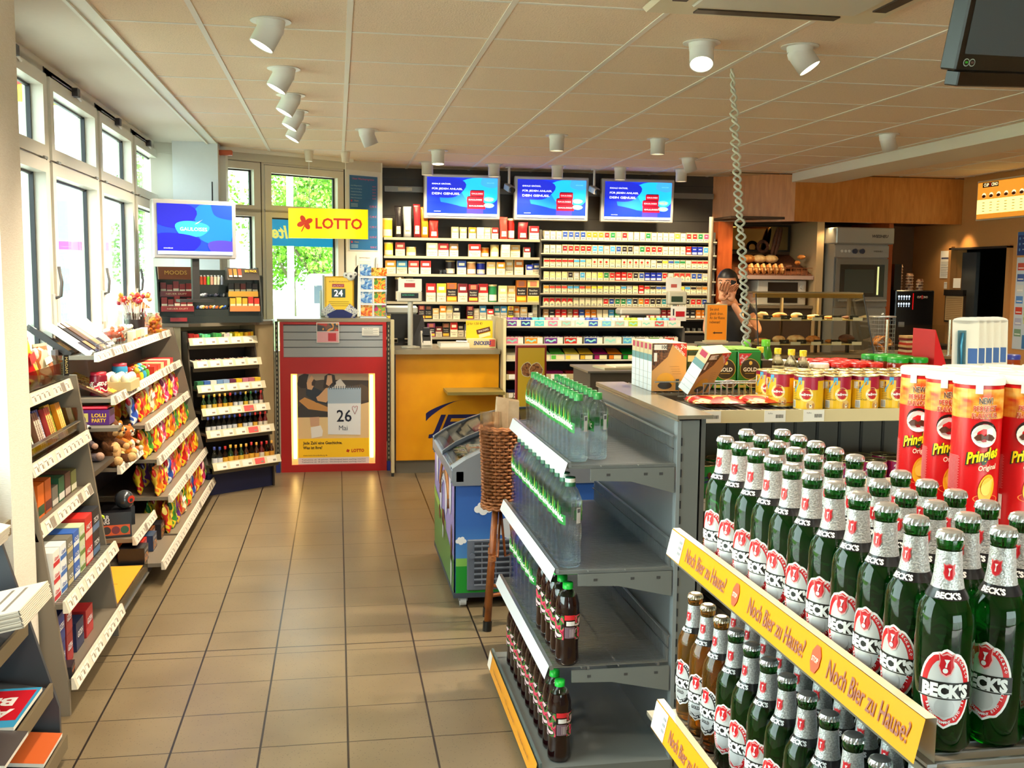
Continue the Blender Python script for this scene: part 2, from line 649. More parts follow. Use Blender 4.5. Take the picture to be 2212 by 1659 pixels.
# back room behind the doorway
b=MB()
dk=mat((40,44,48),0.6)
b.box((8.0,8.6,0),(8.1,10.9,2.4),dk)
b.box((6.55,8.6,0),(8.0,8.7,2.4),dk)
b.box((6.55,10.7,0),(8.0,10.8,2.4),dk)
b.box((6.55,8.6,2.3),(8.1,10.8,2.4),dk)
struct('wall_storeroom',b)
d=MB()
grn=mat((128,142,132),0.45)
DMt=T(6.6,9.30,0,math.radians(28))
d.box((0.0,-0.02,0.02),(0.78,0.02,1.93),grn,DMt)
o=struct('door_1',d)
k=MB(DMt)
k.cyl((0.08,-0.02,1.02),(0.08,-0.06,1.02),0.012,STEEL,n=8)
k.cyl((0.08,-0.06,1.02),(0.2,-0.06,1.02),0.01,STEEL,n=8)
new('handle',k.mesh('handle'),o)
f=MB()
fm=mat((44,38,36),0.5)
f.box((6.36,9.0,0),(6.43,9.045,1.99),mat((176,124,70),0.6))
f.box((6.36,9.955,0),(6.43,10.0,1.99),mat((176,124,70),0.6))
f.box((6.36,9.0,1.955),(6.43,10.0,1.975),fm)
struct('door_2',f)
d=MB()
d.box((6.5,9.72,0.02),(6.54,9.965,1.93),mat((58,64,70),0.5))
struct('door_3',d)
# ================================================================ OUTSIDE
b=MB()
b.box((-60,-30,-0.5),(40,60,-0.14),mat((176,176,170),0.9,vary=0.2))
struct('ground_outside',b)
b=MB()
b.box((-30,4,-0.14),(-9,50,-0.1),ramp_mat('lawn',[(0.3,(70,120,40)),(0.7,(130,170,70))],3,0.9))
b.box((-9,22,-0.14),(30,45,-0.1),ramp_mat('lawn',[(0.3,(70,120,40)),(0.7,(130,170,70))],3,0.9))
struct('lawn_outside',b)
LEAF=ramp_mat('tree_leaves',[(0.2,(60,110,24)),(0.5,(110,160,44)),(0.8,(170,200,84))],2.2,0.6)
BARK=mat((96,84,70),0.9)
def leaf_mesh(seed,rx,rz,n,size):
 rg=random.Random(seed)
 mb=MB()
 vs,fs=[],[]
 lobes=[(rg.uniform(-0.5,0.5)*rx,rg.uniform(-0.5,0.5)*rx,rg.uniform(-0.55,0.6)*rz,rg.uniform(0.3,0.55))for _ in range(12)]
 for i in range(n):
  lx,ly,lz,lr=rg.choice(lobes)
  u=Vector((rg.gauss(0,1),rg.gauss(0,1),rg.gauss(0,1))).normalized()*(rg.random()**0.33)
  p=Vector((lx+u.x*rx*lr,ly+u.y*rx*lr,lz+u.z*rz*lr))
  a=Vector((rg.gauss(0,1),rg.gauss(0,1),rg.gauss(0,1))).normalized()
  c=a.cross(Vector((rg.gauss(0,1),rg.gauss(0,1),rg.gauss(0,1)))).normalized()
  s=size*rg.uniform(0.6,1.3)
  k=len(vs)
  vs+=[p-a*s,p+c*s*0.6,p+a*s,p-c*s*0.6]
  fs.append((k,k+1,k+2,k+3))
 mb.add(vs,fs,LEAF)
 return mb
def tree_kind(seed,rx,rz,n):
 t=Thing('tree','tree')
 tr=MB()
 tr.tube([(0,0,-0.2),(0.05,0,rz*0.7),(0,0.1,rz*1.3)],[0.16,0.12,0.06],BARK,n=8)
 for a in(0.5,2.2,4.0,5.2):
  tr.tube([(0.03,0,rz*0.6),(math.cos(a)*rx*0.4,math.sin(a)*rx*0.4,rz*1.1)],[0.07,0.03],BARK,n=6)
 t.part('trunk',tr)
 f=leaf_mesh(seed,rx,rz,n,0.075)
 f.v=[(x,y,z+rz*1.3)for x,y,z in f.v]
 t.part('foliage',f)
 return t
tk=[tree_kind(1,2.2,2.6,9000),tree_kind(2,1.7,2.3,7000)]
spots=[(-8.2,15.5,0,'beyond the second left window, leafiest one'),(-11.0,10.5,1,'beyond the nearest left window'),(-8.2,21.5,0,'beyond the third left window'),(-9.0,28.0,1,'beyond the last left window'),
         (-5.2,34.0,0,'behind the ceiling-hung screen'),(-1.6,38.0,1,'beyond the narrow slanted window'),(-0.6,30.5,0,'beyond the wide slanted window, left side'),(3.4,35.0,1,'beyond the wide slanted window, right side'),(-14.5,18.0,0,'furthest back in the second left window')]
for x,y,k,w in spots:
 put(tk[k],T(x,y,-0.1,x*3.1),'green leafy tree outside '+w,'trees outside')
# forecourt sign column, canopy edge, lamp posts
t=Thing('price_sign','sign')
b=MB()
b.box((-0.55,-0.12,-0.1),(0.55,0.12,3.4),mat((236,240,240),0.5))
t.part('column',b)
b=MB()
b.box((-0.5,-0.135,0.3),(-0.12,-0.12,3.2),mat((120,214,220),0.5))
b.box((-0.5,-0.15,2.05),(0.5,-0.135,2.22),mat((226,60,110),0.5))
t.part('panel',b)
put(t,T(-4.9,21.2,0,math.radians(22)),'tall white forecourt sign column with turquoise panel and pink stripe outside')
t=Thing('canopy_fascia','sign')
b=MB()
b.box((-0.9,-0.1,4.5),(0.9,0.1,5.3),mat((246,196,20),0.5))
t.part('board',b)
b=MB()
b.add(disc(-0.1,5.05,0.42,0.3,y=-0.11),[tuple(range(24))],mat((214,40,34),0.5))
t.part('emblem',b)
b=MB()
b.box((-0.12,-0.05,-0.1),(0.12,0.09,4.5),mat((226,226,222),0.5))
t.part('post',b)
put(t,T(-5.35,19.0,0,math.radians(15)),'yellow forecourt board with red roundel on a post outside')
t=Thing('lamp_post','lamp post')
b=MB()
b.cyl((0,0,-0.1),(0,0,5.0),0.07,mat((200,204,206),0.5))
t.part('pole',b)
b=MB()
b.box((-0.35,-0.12,4.95),(0.35,0.12,5.1),mat((200,204,206),0.5),ch=0.02)
t.part('lamp_head',b)
put(t,T(-0.95,22,0),'slim grey lamp post outside beyond the wide slanted window')
t=Thing('parked_van','van')
b=MB()
b.box((-1.0,-0.9,0.2),(1.0,0.9,1.75),mat((240,242,244),0.3),ch=0.12)
t.part('body',b)
b=MB()
b.box((-0.8,-0.91,1.1),(0.8,-0.89,1.5),mat((60,70,80),0.1))
t.part('window',b)
for x in(-0.65,0.65):
 b=MB()
 b.cyl((x,-0.9,0.18),(x,0.9,0.18),0.3,BLACK,n=16)
 t.part('wheel',b)
put(t,T(0.3,24,-0.1),'white van parked outside beyond the wide slanted window')
# ================================================================ CEILING FITTINGS
WPL=mat((226,224,220),0.4)
LENS=mat((255,238,196),0.3,emit=9.0)
LENSD=mat((255,232,190),0.3,emit=2.2)
def spot_kind(tilt,az,lens,key):
 """white recessed spot with a swivelling drum; az is the direction it leans to"""
 t=Thing('ceiling_spotlight','spotlight')
 b=MB()
 b.lathe([(0.085,-0.004),(0.085,0.0),(0.06,0.0)],WPL,n=24)
 b.lathe([(0.056,-0.03),(0.06,-0.004)],WPL,n=24)
 t.part('flange',b)
 R=Matrix.Rotation(az,4,'Z')@Matrix.Translation((0,0,-0.03))@Matrix.Rotation(tilt,4,'Y')
 b=MB(R)
 b.lathe([(0.05,-0.085),(0.054,-0.088),(0.054,0.0),(0.057,0.004),(0.05,0.025)],WPL,n=24,cap=False)
 b.lathe([(0.0001,-0.02),(0.05,-0.02),(0.05,-0.085)],mat((200,196,188),0.3),n=24,cap=False)
 t.part('housing',b)
 b=MB(R)
 b.lathe([(0.0001,-0.078),(0.046,-0.078),(0.05,-0.074)],lens,n=24,cap=False)
 t.part('lens',b)
 return t
sk_l=spot_kind(math.radians(28),math.radians(10),LENS,'l')
sk_r=spot_kind(math.radians(-24),math.radians(20),LENSD,'r')
sk_d=spot_kind(0.0,0.0,LENSD,'d')
sk_db=spot_kind(math.radians(6),math.radians(90),LENS,'db')
sk_c=spot_kind(math.radians(30),math.radians(72),LENS,'c')
sk_c2=spot_kind(math.radians(34),math.radians(150),LENS,'c2')
SP=[]
lefts=[(-0.266,4.554),(-0.263,5.57),(-0.262,6.364),(-0.26,6.978),(-0.266,7.567)]
for i,(x,y)in enumerate(lefts):
 SP.append((sk_l,x,y,'white swivel spotlight aimed at the windows, %s in its row from the front'%nth(i),(-0.55,0.05,-0.83),95))
SP+=[(sk_r,0.221,7.732,'white swivel spotlight leaning right, alone right of the left row',(0.5,0.5,-0.8),60),
       (sk_d,1.632,7.689,'white unlit drum spotlight above the middle screen, nearer of two pairs',(0,0.3,-1),60),
       (sk_d,2.424,7.707,'white unlit drum spotlight above the right screen, left of the hanging cord',(0,0.3,-1),60),
       (sk_db,0.852,8.854,'white drum spotlight with glowing rim above the left screen',(0,0.45,-0.9),80),
       (sk_r,3.076,8.873,'white spotlight leaning right near the hanging cord, above the orange canopy end',(0.4,0.4,-0.8),60),
       (sk_r,3.957,7.066,'white spotlight alone beside the white ceiling beam',(0.5,0.3,-0.8),70),
       (sk_c,1.628,4.557,'bright lit spotlight facing forward, left of the foremost pair',(-0.35,-0.45,-0.8),130),
       (sk_c2,2.088,4.534,'bright lit spotlight tilted left, right of the foremost pair',(-0.5,-0.4,-0.75),130)]
for i,(x,y)in enumerate([(0.844,9.974),(1.475,9.89),(2.083,9.77),(2.705,9.775),(3.325,9.786)]):
 SP.append((sk_d,x,min(y,9.8),'small white drum spotlight, %s from the left above the screens'%nth(i),(0,0.24,-1),0))
for t,x,y,lb,d,e in SP:
 put(t,T(x,y,CEIL),lb,'ceiling spotlights')
 if e:
  dv=Vector(d).normalized()
  light('spot_lamp','SPOT',Vector((x,y,CEIL-0.06))+dv*0.11,e,WARM,d,spot_size=math.radians(95),spot_blend=0.7,shadow_soft_size=0.05)
for x in(0.75,1.3,1.85,2.4,2.95,3.5):
 light('rack_lamp','SPOT',(x,9.72,CEIL-0.16),44,(1.0,0.82,0.50),(0,0.36,-1),spot_size=math.radians(120),spot_blend=0.8,shadow_soft_size=0.05)
# lamps added without fixtures, one of them to brighten the dim orange sign
for x,y,e in((0.2,1.4,80),(1.6,0.6,70),(3.0,2.5,90),(3.6,4.6,80),(2.9,6.6,60),(-0.3,2.9,80),(5.2,5.5,80),(5.2,8.0,60),(1.0,6.3,60)):
 light('fill_lamp','SPOT',(x,y,CEIL-0.1),e,(1.0,0.84,0.62),(0,0.05,-1),spot_size=math.radians(140),spot_blend=0.8,shadow_soft_size=0.12)
# air-conditioning cassette
t=Thing('air_conditioner','air conditioner')
AC=mat((216,204,178),0.5)
b=MB()
b.box((1.17,3.02,CEIL-0.036),(2.13,3.97,CEIL-0.0045),AC,ch=0.015)
b.box((1.32,3.17,CEIL-0.045),(1.98,3.82,CEIL-0.036),mat((206,202,190),0.5),ch=0.006)
t.part('panel',b)
for nm,a,c in(('a',(1.36,3.86),(1.94,3.915)),('b',(2.02,3.22),(2.075,3.76)),('c',(1.225,3.22),(1.28,3.76)),('d',(1.36,3.07),(1.94,3.125))):
 b=MB()
 b.box((a[0],a[1],CEIL-0.042),(c[0],c[1],CEIL-0.035),mat((64,52,44),0.5))
 t.part('air_slot',b)
put(t,Matrix.Identity(4),'beige square air conditioner cassette with dark slots in the ceiling')
# pair of coiled white cables
t=Thing('coiled_cable','cable')
CORD=mat((208,204,184),0.45)
P0,P1=Vector((1.975,5.075,CEIL)),Vector((2.105,5.075,1.285))
for ph,tw in((0.0,1.0),(2.4,1.015)):
 b=MB()
 pts=[]
 n=420
 for i in range(n+1):
  s=i/n
  p=P0.lerp(P1,s)
  a=2*PI*19*s*tw+ph
  r=0.005+0.012*min(1,s*5)
  sway=0.006*math.sin(9*s+ph)
  pts.append((p.x+r*math.cos(a)+sway,p.y+r*math.sin(a),p.z))
 b.tube(pts,0.0062,CORD,n=6)
 t.part('coil',b)
put(t,Matrix.Identity(4),'two white coiled cables hanging from the ceiling to the counter')
# LOTTO hanging sign with its two suspension cones
t=Thing('hanging_sign','sign')
LM=T(-0.07,9.13,0)
YEL=mat((255,212,0),0.3,emit=0.75)
b=MB(LM)
n=12
vs=[]
for i in range(n+1):
 x=-0.34+0.68*i/n
 y=0.035*(x/0.34)**2
 for yy,z in((y,1.945),(y,2.2),(y+0.05,2.2),(y+0.05,1.945)):
  vs.append((x,yy,z))
fs=[]
for i in range(n):
 for k in range(4):
  fs.append((i*4+k,i*4+(k+1)%4,i*4+4+(k+1)%4,i*4+4+k))
fs=[tuple(reversed(f))for f in fs]+[(0,1,2,3),(n*4+3,n*4+2,n*4+1,n*4)]
b.add(vs,fs,YEL)
t.part('light_box',b)
b=MB(LM)
RD=mat((214,60,20),0.4,emit=0.35)
def bl(p):
 return(p[0],0.035*(p[0]/0.34)**2-0.004,p[2])
Q=Matrix.Translation((0.075,0,2.035))
b.text('LOTTO',0.125,RD,None,bold=0.028,width=0.40,bend=lambda p:bl((p[0]+0.09,0,p[2]+2.03)))
for ax in(25,115,205,300):
 a=math.radians(ax)
 cx,cz=-0.2+0.038*math.cos(a),2.078+0.032*math.sin(a)
 q=[(cx+0.034*math.cos(w)*math.cos(a)-0.022*math.sin(w)*math.sin(a),0,cz+0.034*math.cos(w)*math.sin(a)+0.022*math.sin(w)*math.cos(a))for w in[2*PI*i/14 for i in range(14)]]
 b.add([bl(p)for p in q],[tuple(range(14))],RD)
b.add([bl(p)for p in[(-0.205,0,2.06),(-0.195,0,2.06),(-0.225,0,2.0),(-0.235,0,2.0)]],[(3,2,1,0)],RD)
t.part('lettering',b)
for x in(-0.16,0.15):
 b=MB(LM)
 b.lathe([(0.03,CEIL-0.09),(0.042,CEIL)],mat((226,214,190),0.5),T(x,0.02,0),n=16)
 b.cyl((x,0.02,2.2),(x,0.02,CEIL-0.08),0.003,mat((230,226,214),0.4),n=6)
 t.part('suspension',b)
put(t,Matrix.Identity(4),'glowing yellow hanging sign with red clover and lettering by the window')
# ---------------------------------------------------------------- screens
SIL=mat((186,182,180),0.35,0.4)
def glow(c,e=1.0):
 return mat(c,0.4,emit=e,spec=0.3)
def blob(cx,cz,rx,rz,k,ph,n=28):
 return[(cx+rx*(1+k*math.sin(3*a+ph))*math.cos(a),0,cz+rz*(1+k*math.cos(2*a+ph))*math.sin(a))for a in[2*PI*i/n for i in range(n)]]
def clip(poly,w,h):
 return[(min(max(x,-w),w),y,min(max(z,-h),h))for x,y,z in poly]
def screen_kind(w,h,depth,promo):
 t=Thing('wall_screen' if promo else 'pole_screen','screen')
 b=MB()
 bz=0.03
 b.box((-w-bz,0.0,-h-bz),(w+bz,depth,h+bz),SIL,ch=0.008)
 b.box((-w,-0.004,-h),(w,0.0,h),BLACK)
 t.part('casing',b)
 b=MB()
 E=0.9
 b.quad(rect(-w,w,-h,h,-0.006),glow((20,52,236),E))
 if promo:
  L=[(blob(0.12*w,0.1*h,0.95*w,0.7*h,0.18,1.0),(26,120,250)),(blob(0.55*w,0.35*h,0.62*w,0.75*h,0.12,0.2),(30,180,255)),(blob(-0.55*w,0.5*h,0.62*w,0.62*h,0.10,0.4),(26,40,190)),
             (blob(-0.75*w,-0.7*h,0.8*w,0.45*h,0.10,1.4),(14,46,236)),(blob(0.8*w,0.8*h,0.3*w,0.3*h,0.1,2.0),(60,160,236))]
 else:
  L=[(blob(0.55*w,0.2*h,0.6*w,0.9*h,0.15,1.0),(20,96,246)),(blob(-0.6*w,0.6*h,0.6*w,0.6*h,0.1,1.0),(22,24,150)),(blob(0.9*w,0.9*h,0.5*w,0.5*h,0.1,1.0),(24,60,216)),
             (blob(-0.1*w,0.02*h,0.45*w,0.34*h,0.10,0.6),(40,140,255)),(blob(-0.6*w,-0.6*h,0.7*w,0.5*h,0.12,0.3),(18,20,170)),(blob(0.8*w,-0.7*h,0.5*w,0.3*h,0.1,0.9),(60,50,150))]
 for i,(p,c)in enumerate(L):
  p=clip(p,w,h)
  b.add([(x,-0.0065-0.0004*i,z)for x,y,z in p],[tuple(range(len(p)))],glow(c,E))
 b.quad(rect(-w,w,-h,-h+0.13*h,-0.0095),glow((190,206,246),E))
 wt=glow((238,244,255),1.0)
 if promo:
  for s,z,sz,wd in(('IDEALE GR\u00d6SSE,',0.62,0.10,0.62),('F\u00dcR JEDEN ANLASS,',0.36,0.13,1.0),('DEIN GENUSS.',0.10,0.16,0.92)):
   b.text(s,sz*h,wt,T(-0.86*w,-0.0102,z*h),bold=0.02,width=wd*w*0.86,align='LEFT')
  b.text('GAULOISES.DE',0.055*h,wt,T(-0.8*w,-0.0102,-0.78*h),align='LEFT')
  b.text('GAULOISES',0.08*h,glow((120,200,255),E),T(0.8*w,-0.0102,0.72*h))
  for i,(cx,ww)in enumerate(((0.40,0.26),(0.37,0.24),(0.42,0.20))):
   z0=-0.62*h+i*0.32*h
   b.quad(rect((cx-ww)*w,(cx+ww)*w,z0,z0+0.3*h,-0.0099),glow((150+14*i,10,40),E))
   b.quad([((cx-ww)*w,-0.0099,z0+0.3*h),((cx+ww)*w,-0.0099,z0+0.3*h),((cx+ww*0.9)*w,-0.0099,z0+0.35*h),((cx-ww*0.8)*w,-0.0099,z0+0.35*h)],glow((70,10,30),E))
   b.text('GAULOISES',0.1*h,wt,T(cx*w,-0.0103,z0+0.13*h),width=ww*1.6*w)
  b.quad(rect(0.13*w,0.6*w,-0.86*h,-0.63*h,-0.0099),glow((60,50,190),E))
  for cz,s in((-0.1,'NUR 7\u20ac'),(-0.42,'NUR 8\u20ac')):
   p=blob(0.76*w,cz*h,0.15*w,0.13*h,0.04,1)
   b.add([(x,-0.0099,z)for x,y,z in p],[tuple(range(len(p)))],glow((120,190,200),E))
   b.text(s,0.12*h,glow((226,226,90),E),T(0.76*w,-0.0103,(cz-0.04)*h),bold=0.02)
  b.text('Rauchen ist t\u00f6dlich',0.06*h,glow((100,120,180),E),T(0,-0.0103,-0.965*h))
 else:
  b.text('GAULOISES',0.2*h,wt,T(-0.05*w,-0.0102,-0.06*h),width=0.72*w)
  b.text('GAULOISES.DE',0.055*h,wt,T(-0.85*w,-0.0102,-0.78*h),align='LEFT')
  b.add([(-0.02*w,-0.0102,0.2*h),(0.03*w,-0.0102,0.26*h),(0.2*w,-0.0102,0.4*h),(0.06*w,-0.0102,0.24*h)],[(0,3,2,1)],glow((160,150,200),E))
  b.text('Rauchen ist t\u00f6dlich',0.06*h,glow((100,120,180),E),T(0,-0.0103,-0.965*h))
 t.part('display',b)
 return t
ws=screen_kind(0.345,0.185,0.07,True)
mb_=MB()
mb_.box((-0.12,0.07,-0.1),(0.12,0.12,0.1),DARK)
mb_.box((-0.03,0.12,0.02),(0.03,0.34,0.06),DARK)
ws.part('bracket',mb_)
for x,s in((1.21,'leftmost of the three above the tobacco shelves, beside the price board'),(2.10,'middle of the three above the tobacco shelves'),(2.985,'rightmost of the three above the tobacco shelves')):
 put(ws,T(x,10.1,2.40,0,math.radians(4)),'blue advert screen, '+s,'wall screens above the tobacco shelves')
b=MB()
b.box((0.47,10.36,2.455),(3.88,10.40,2.51),mat((128,124,122),0.35,0.6))
b.box((0.6,10.355,2.465),(0.74,10.36,2.5),PAPER)
single('mounting_rail',b,'grey mounting rail running behind the three wall screens','rail')
ps=screen_kind(0.262,0.178,0.11,False)
b=MB()
b.box((-0.02,0.03,-0.5),(0.03,0.08,-0.2),DARK)
b.box((-0.12,-0.02,-0.52),(0.12,0.14,-0.5),DARK)
ps.part('stand',b)
put(ps,T(-1.0,7.72,1.945,math.radians(19)),'thick silver screen with blue advert standing over the cigarillo display')
# router aerial on the pillar
b=MB()
b.cyl((-0.99,8.72,2.13),(-0.99,8.72,2.37),0.006,BLACK,n=6)
b.box((-1.06,8.70,2.08),(-0.95,8.75,2.13),DARK)
single('router',b,'black aerial of a router fixed to the white pillar','router')
b=MB()
b.box((-0.95,8.84,2.60),(-0.84,8.90,2.64),mat((196,92,52),0.5),ch=0.006)
single('alarm_sounder',b,'small orange box at the top of the white pillar','alarm')
# dome and bullet cameras between the screens
t=Thing('security_camera','camera')
b=MB()
b.cyl((0,0,0),(0,0,-0.16),0.012,mat((220,214,204),0.4),n=8)
b.lathe([(0.035,-0.01),(0.035,0)],mat((220,214,204),0.4),n=12)
t.part('stem',b)
b=MB(T(0,0,-0.2,0.3,0.35))
b.box((-0.03,-0.06,-0.03),(0.03,0.06,0.03),mat((178,172,166),0.35,0.3),ch=0.006)
b.cyl((0,-0.06,0),(0,-0.09,0),0.026,BLACK,n=12)
t.part('body',b)
put(t,T(1.655,10.0,CEIL),'small grey security camera between the left and middle wall screens','security cameras')
put(t,T(2.505,10.0,CEIL),'small grey security camera between the middle and right wall screens','security cameras')
# tilted dark screen at the top right
t=Thing('corner_screen','screen')
CM=T(1.845,2.63,2.407,math.radians(28),math.radians(14),math.radians(-6),0.8)
b=MB(CM)
b.box((-0.30,0,-0.25),(0.30,0.06,0.25),mat((26,28,28),0.35),ch=0.006)
b.box((-0.27,0.0,-0.30),(0.28,0.05,-0.25),BLACK,ch=0.004)
t.part('casing',b)
b=MB(CM)
b.quad(rect(-0.265,0.265,-0.195,0.22,-0.001),mat((84,98,108),0.15))
t.part('display',b)
b=MB(CM)
for cx,c in((-0.245,(40,190,50)),(-0.21,(120,90,90))):
 b.add(disc(cx,-0.222,0.019,0.013,14,-0.002),[tuple(range(14))],mat((190,214,208),0.4))
 b.add(disc(cx,-0.222,0.015,0.010,14,-0.0025),[tuple(range(14))],BLACK)
 b.quad(rect(cx-0.009,cx+0.009,-0.225,-0.218,-0.003),mat(c,0.4))
t.part('sticker',b)
b=MB()
b.cyl((1.88,2.72,2.45),(1.88,2.72,CEIL),0.02,BLACK,n=8)
t.part('ceiling_mount',b)
put(t,Matrix.Identity(4),'dark switched-off screen hanging tilted in the top corner')
# ================================================================ TOBACCO SHELVES
RACKM=mat((74,68,62),0.45)
RACKD=mat((46,42,40),0.5)
SHL=mat((150,140,122),0.35,0.3)
RY=10.1
t=Thing('tobacco_rack','shelving')
b=MB()
b.box((0.45,10.36,0.0),(1.985,10.392,2.12),RACKD)
t.part('back_panel',b)
ZL=[1.996,1.82,1.646,1.377,1.206,1.032]
for z in ZL:
 b=MB()
 b.box((0.45,RY-0.01,z-0.014),(1.985,10.36,z),SHL)
 b.box((0.45,RY-0.014,z-0.022),(1.985,RY-0.01,z+0.003),mat((188,176,150),0.3,0.4))
 t.part('shelf',b)
b=MB()
b.box((0.45,RY,0.0),(1.985,10.36,0.9),RACKD)
b.box((0.44,RY-0.02,0.9),(1.985,10.36,0.93),mat((120,108,90),0.3))
t.part('cabinet',b)
put(t,Matrix.Identity(4),'dark tobacco rack with six wide shelves under the left screen')
t=Thing('cigarette_rack','shelving')
b=MB()
b.box((2.0,10.36,0.0),(3.84,10.392,2.1),RACKD)
t.part('back_panel',b)
ZR=[2.005,1.868,1.733,1.603,1.471,1.342,1.222,1.09]
for z in ZR:
 b=MB()
 b.box((2.0,RY+0.01,z-0.028),(3.83,10.36,z-0.004),RACKM)
 b.box((2.0,RY-0.006,z-0.012),(3.83,RY+0.01,z),mat((196,184,160),0.35,0.2))
 for i in range(30):
  x=2.03+0.0615*i
  b.box((x-0.002,RY+0.01,z-0.004),(x-0.0005,10.2,z+0.03),mat((150,146,134),0.3))
 t.part('shelf',b)
for x in(2.0,3.81):
 b=MB()
 b.box((x-0.012,RY+0.02,0.0),(x+0.012,10.36,2.1),RACKM)
 t.part('side_panel',b)
b=MB()
b.box((2.0,RY+0.02,0.0),(3.82,10.35,1.05),RACKD)
t.part('cabinet',b)
put(t,Matrix.Identity(4),'dark cigarette rack packed with rows of small packs, right of the wide tobacco shelves')
CO={'w':(238,232,214),'c':(228,214,176),'y':(240,220,140),'Y':(246,210,50),'r':(200,34,30),'m':(130,26,34),'b':(40,70,150),'B':(24,44,160),'u':(70,150,200),'o':(232,130,30),
      'g':(30,120,66),'k':(36,30,34),'t':(40,130,140),'s':(176,178,180),'n':(150,110,70),'p':(150,60,110),'a':(236,196,120),'d':(200,60,50)}
CN={'w':'white','c':'cream','y':'pale yellow','Y':'yellow','r':'red','m':'maroon','b':'blue','B':'deep blue','u':'light blue','o':'orange','g':'green','k':'black','t':'teal','s':'silver','n':'brown','p':'purple','a':'amber','d':'brick red'}
def face(b,w,h,d,c,style,y=0.0):
 """printed front of a pack; box from -w/2..w/2, depth d, height h"""
 e=0.0006
 base=(226,214,172)if style!='full' else CO[c]
 b.box((-w/2,y,0),(w/2,y+d,h),mat(base,0.4))
 b.quad([(-w/2,y,h+e),(w/2,y,h+e),(w/2,y+d,h+e),(-w/2,y+d,h+e)],mat((206,176,80),0.45))
 b.quad(rect(-w/2,w/2,h*0.965,h,y-e*0.5),mat((150,120,50),0.5))
 ink=mat(CO[c],0.4)
 if style=='patch':
  b.quad(rect(-w*0.43,w*0.43,h*0.28,h*0.86,y-e),ink)
  b.quad(rect(-w*0.2,w*0.2,h*0.55,h*0.62,y-2*e),mat((246,240,220),0.4))
 elif style=='chevron':
  b.add([(-w*0.46,y-e,h*0.42),(0,y-e,h*0.62),(w*0.46,y-e,h*0.42),(w*0.46,y-e,h*0.9),(-w*0.46,y-e,h*0.9)],[(0,1,4),(1,3,4),(1,2,3)],ink)
  b.quad(rect(-w*0.2,w*0.2,h*0.22,h*0.28,y-e),INK)
 elif style=='disc':
  b.add(disc(0,h*0.6,w*0.24,w*0.24,12,y-e),[tuple(range(12))],ink)
  b.quad(rect(-w*0.3,w*0.3,h*0.30,h*0.36,y-e),ink)
 elif style=='band':
  b.quad(rect(-w*0.5,w*0.5,h*0.56,h*0.82,y-e),ink)
  b.quad(rect(-w*0.5,w*0.5,h*0.92,h,y-e),mat((90,76,50),0.5))
  b.quad(rect(-w*0.3,w*0.3,h*0.45,h*0.5,y-e),mat((70,60,60),0.5))
 elif style=='full':
  b.quad(rect(-w*0.3,w*0.3,h*0.6,h*0.68,y-e),mat((240,232,210),0.4))
  b.quad(rect(-w*0.42,w*0.42,h*0.08,h*0.3,y-e),mat((230,226,210),0.4))
 if style!='full':
  b.quad(rect(-w*0.42,w*0.42,h*0.05,h*0.2,y-e),mat((244,240,224),0.4))
  b.quad(rect(-w*0.34,w*0.34,h*0.09,h*0.15,y-2*e),INK)
PK={}
def pack(c,style):
 if(c,style)not in PK:
  b=MB()
  face(b,0.053,0.086,0.09,c,style)
  PK[(c,style)]=Thing('cigarette_pack','cigarette pack',b)
 return PK[(c,style)]
rows=[('wwwbbbbooorgymcccgwwwwYwrrgp','p'),('wwwmrrrruuwubkkwgrrrwwwwRBBu','p'),('rrrrruuyeeeyyeeeeewkYbtgwrrr','b'),('yyyyksuyyYgrRRrkbBBBrwDDDbbw','p'),
  ('oddduudoYYyyyuwyRrkbbuYYukno','b'),('TTTTTcccccrbggukorkktrRrkrrb','p'),('nkrrnrbooccugnroddddmmnnkkoo','f')]
SN={'patch':'square','chevron':'chevron','disc':'disc','band':'band','full':''}
for ri,(codes,dft)in enumerate(rows):
 z=ZR[ri]
 n=28
 for i,c in enumerate(codes):
  st={'p':'patch','b':'band','f':'full'}[dft]
  cc=c
  if c=='e':
   cc,st='r','disc'
  elif c=='T':
   cc,st='r','chevron'
  elif c=='D':
   cc,st='d','chevron'
  elif c=='R':
   cc,st='r','full'
  elif c in 'B':
   st='full'
  if ri==5 and c=='c':
   st='chevron'
  if c=='w':
   cc,st='s','band'
  x=2.061+0.0615*i
  lb=('pack all in %s'%CN[cc])if st=='full' else('pack with %s %s'%(CN[cc],SN[st]))
  j=0.004*math.sin(i*7.3+ri*3.1)
  put(pack(cc,st),T(x,RY+0.012+abs(j),z+0.001,j*3),'%s, %s from left, %s row of the right cigarette rack'%(lb,nth(i),nth(ri)),'cigarette packs in the right rack')
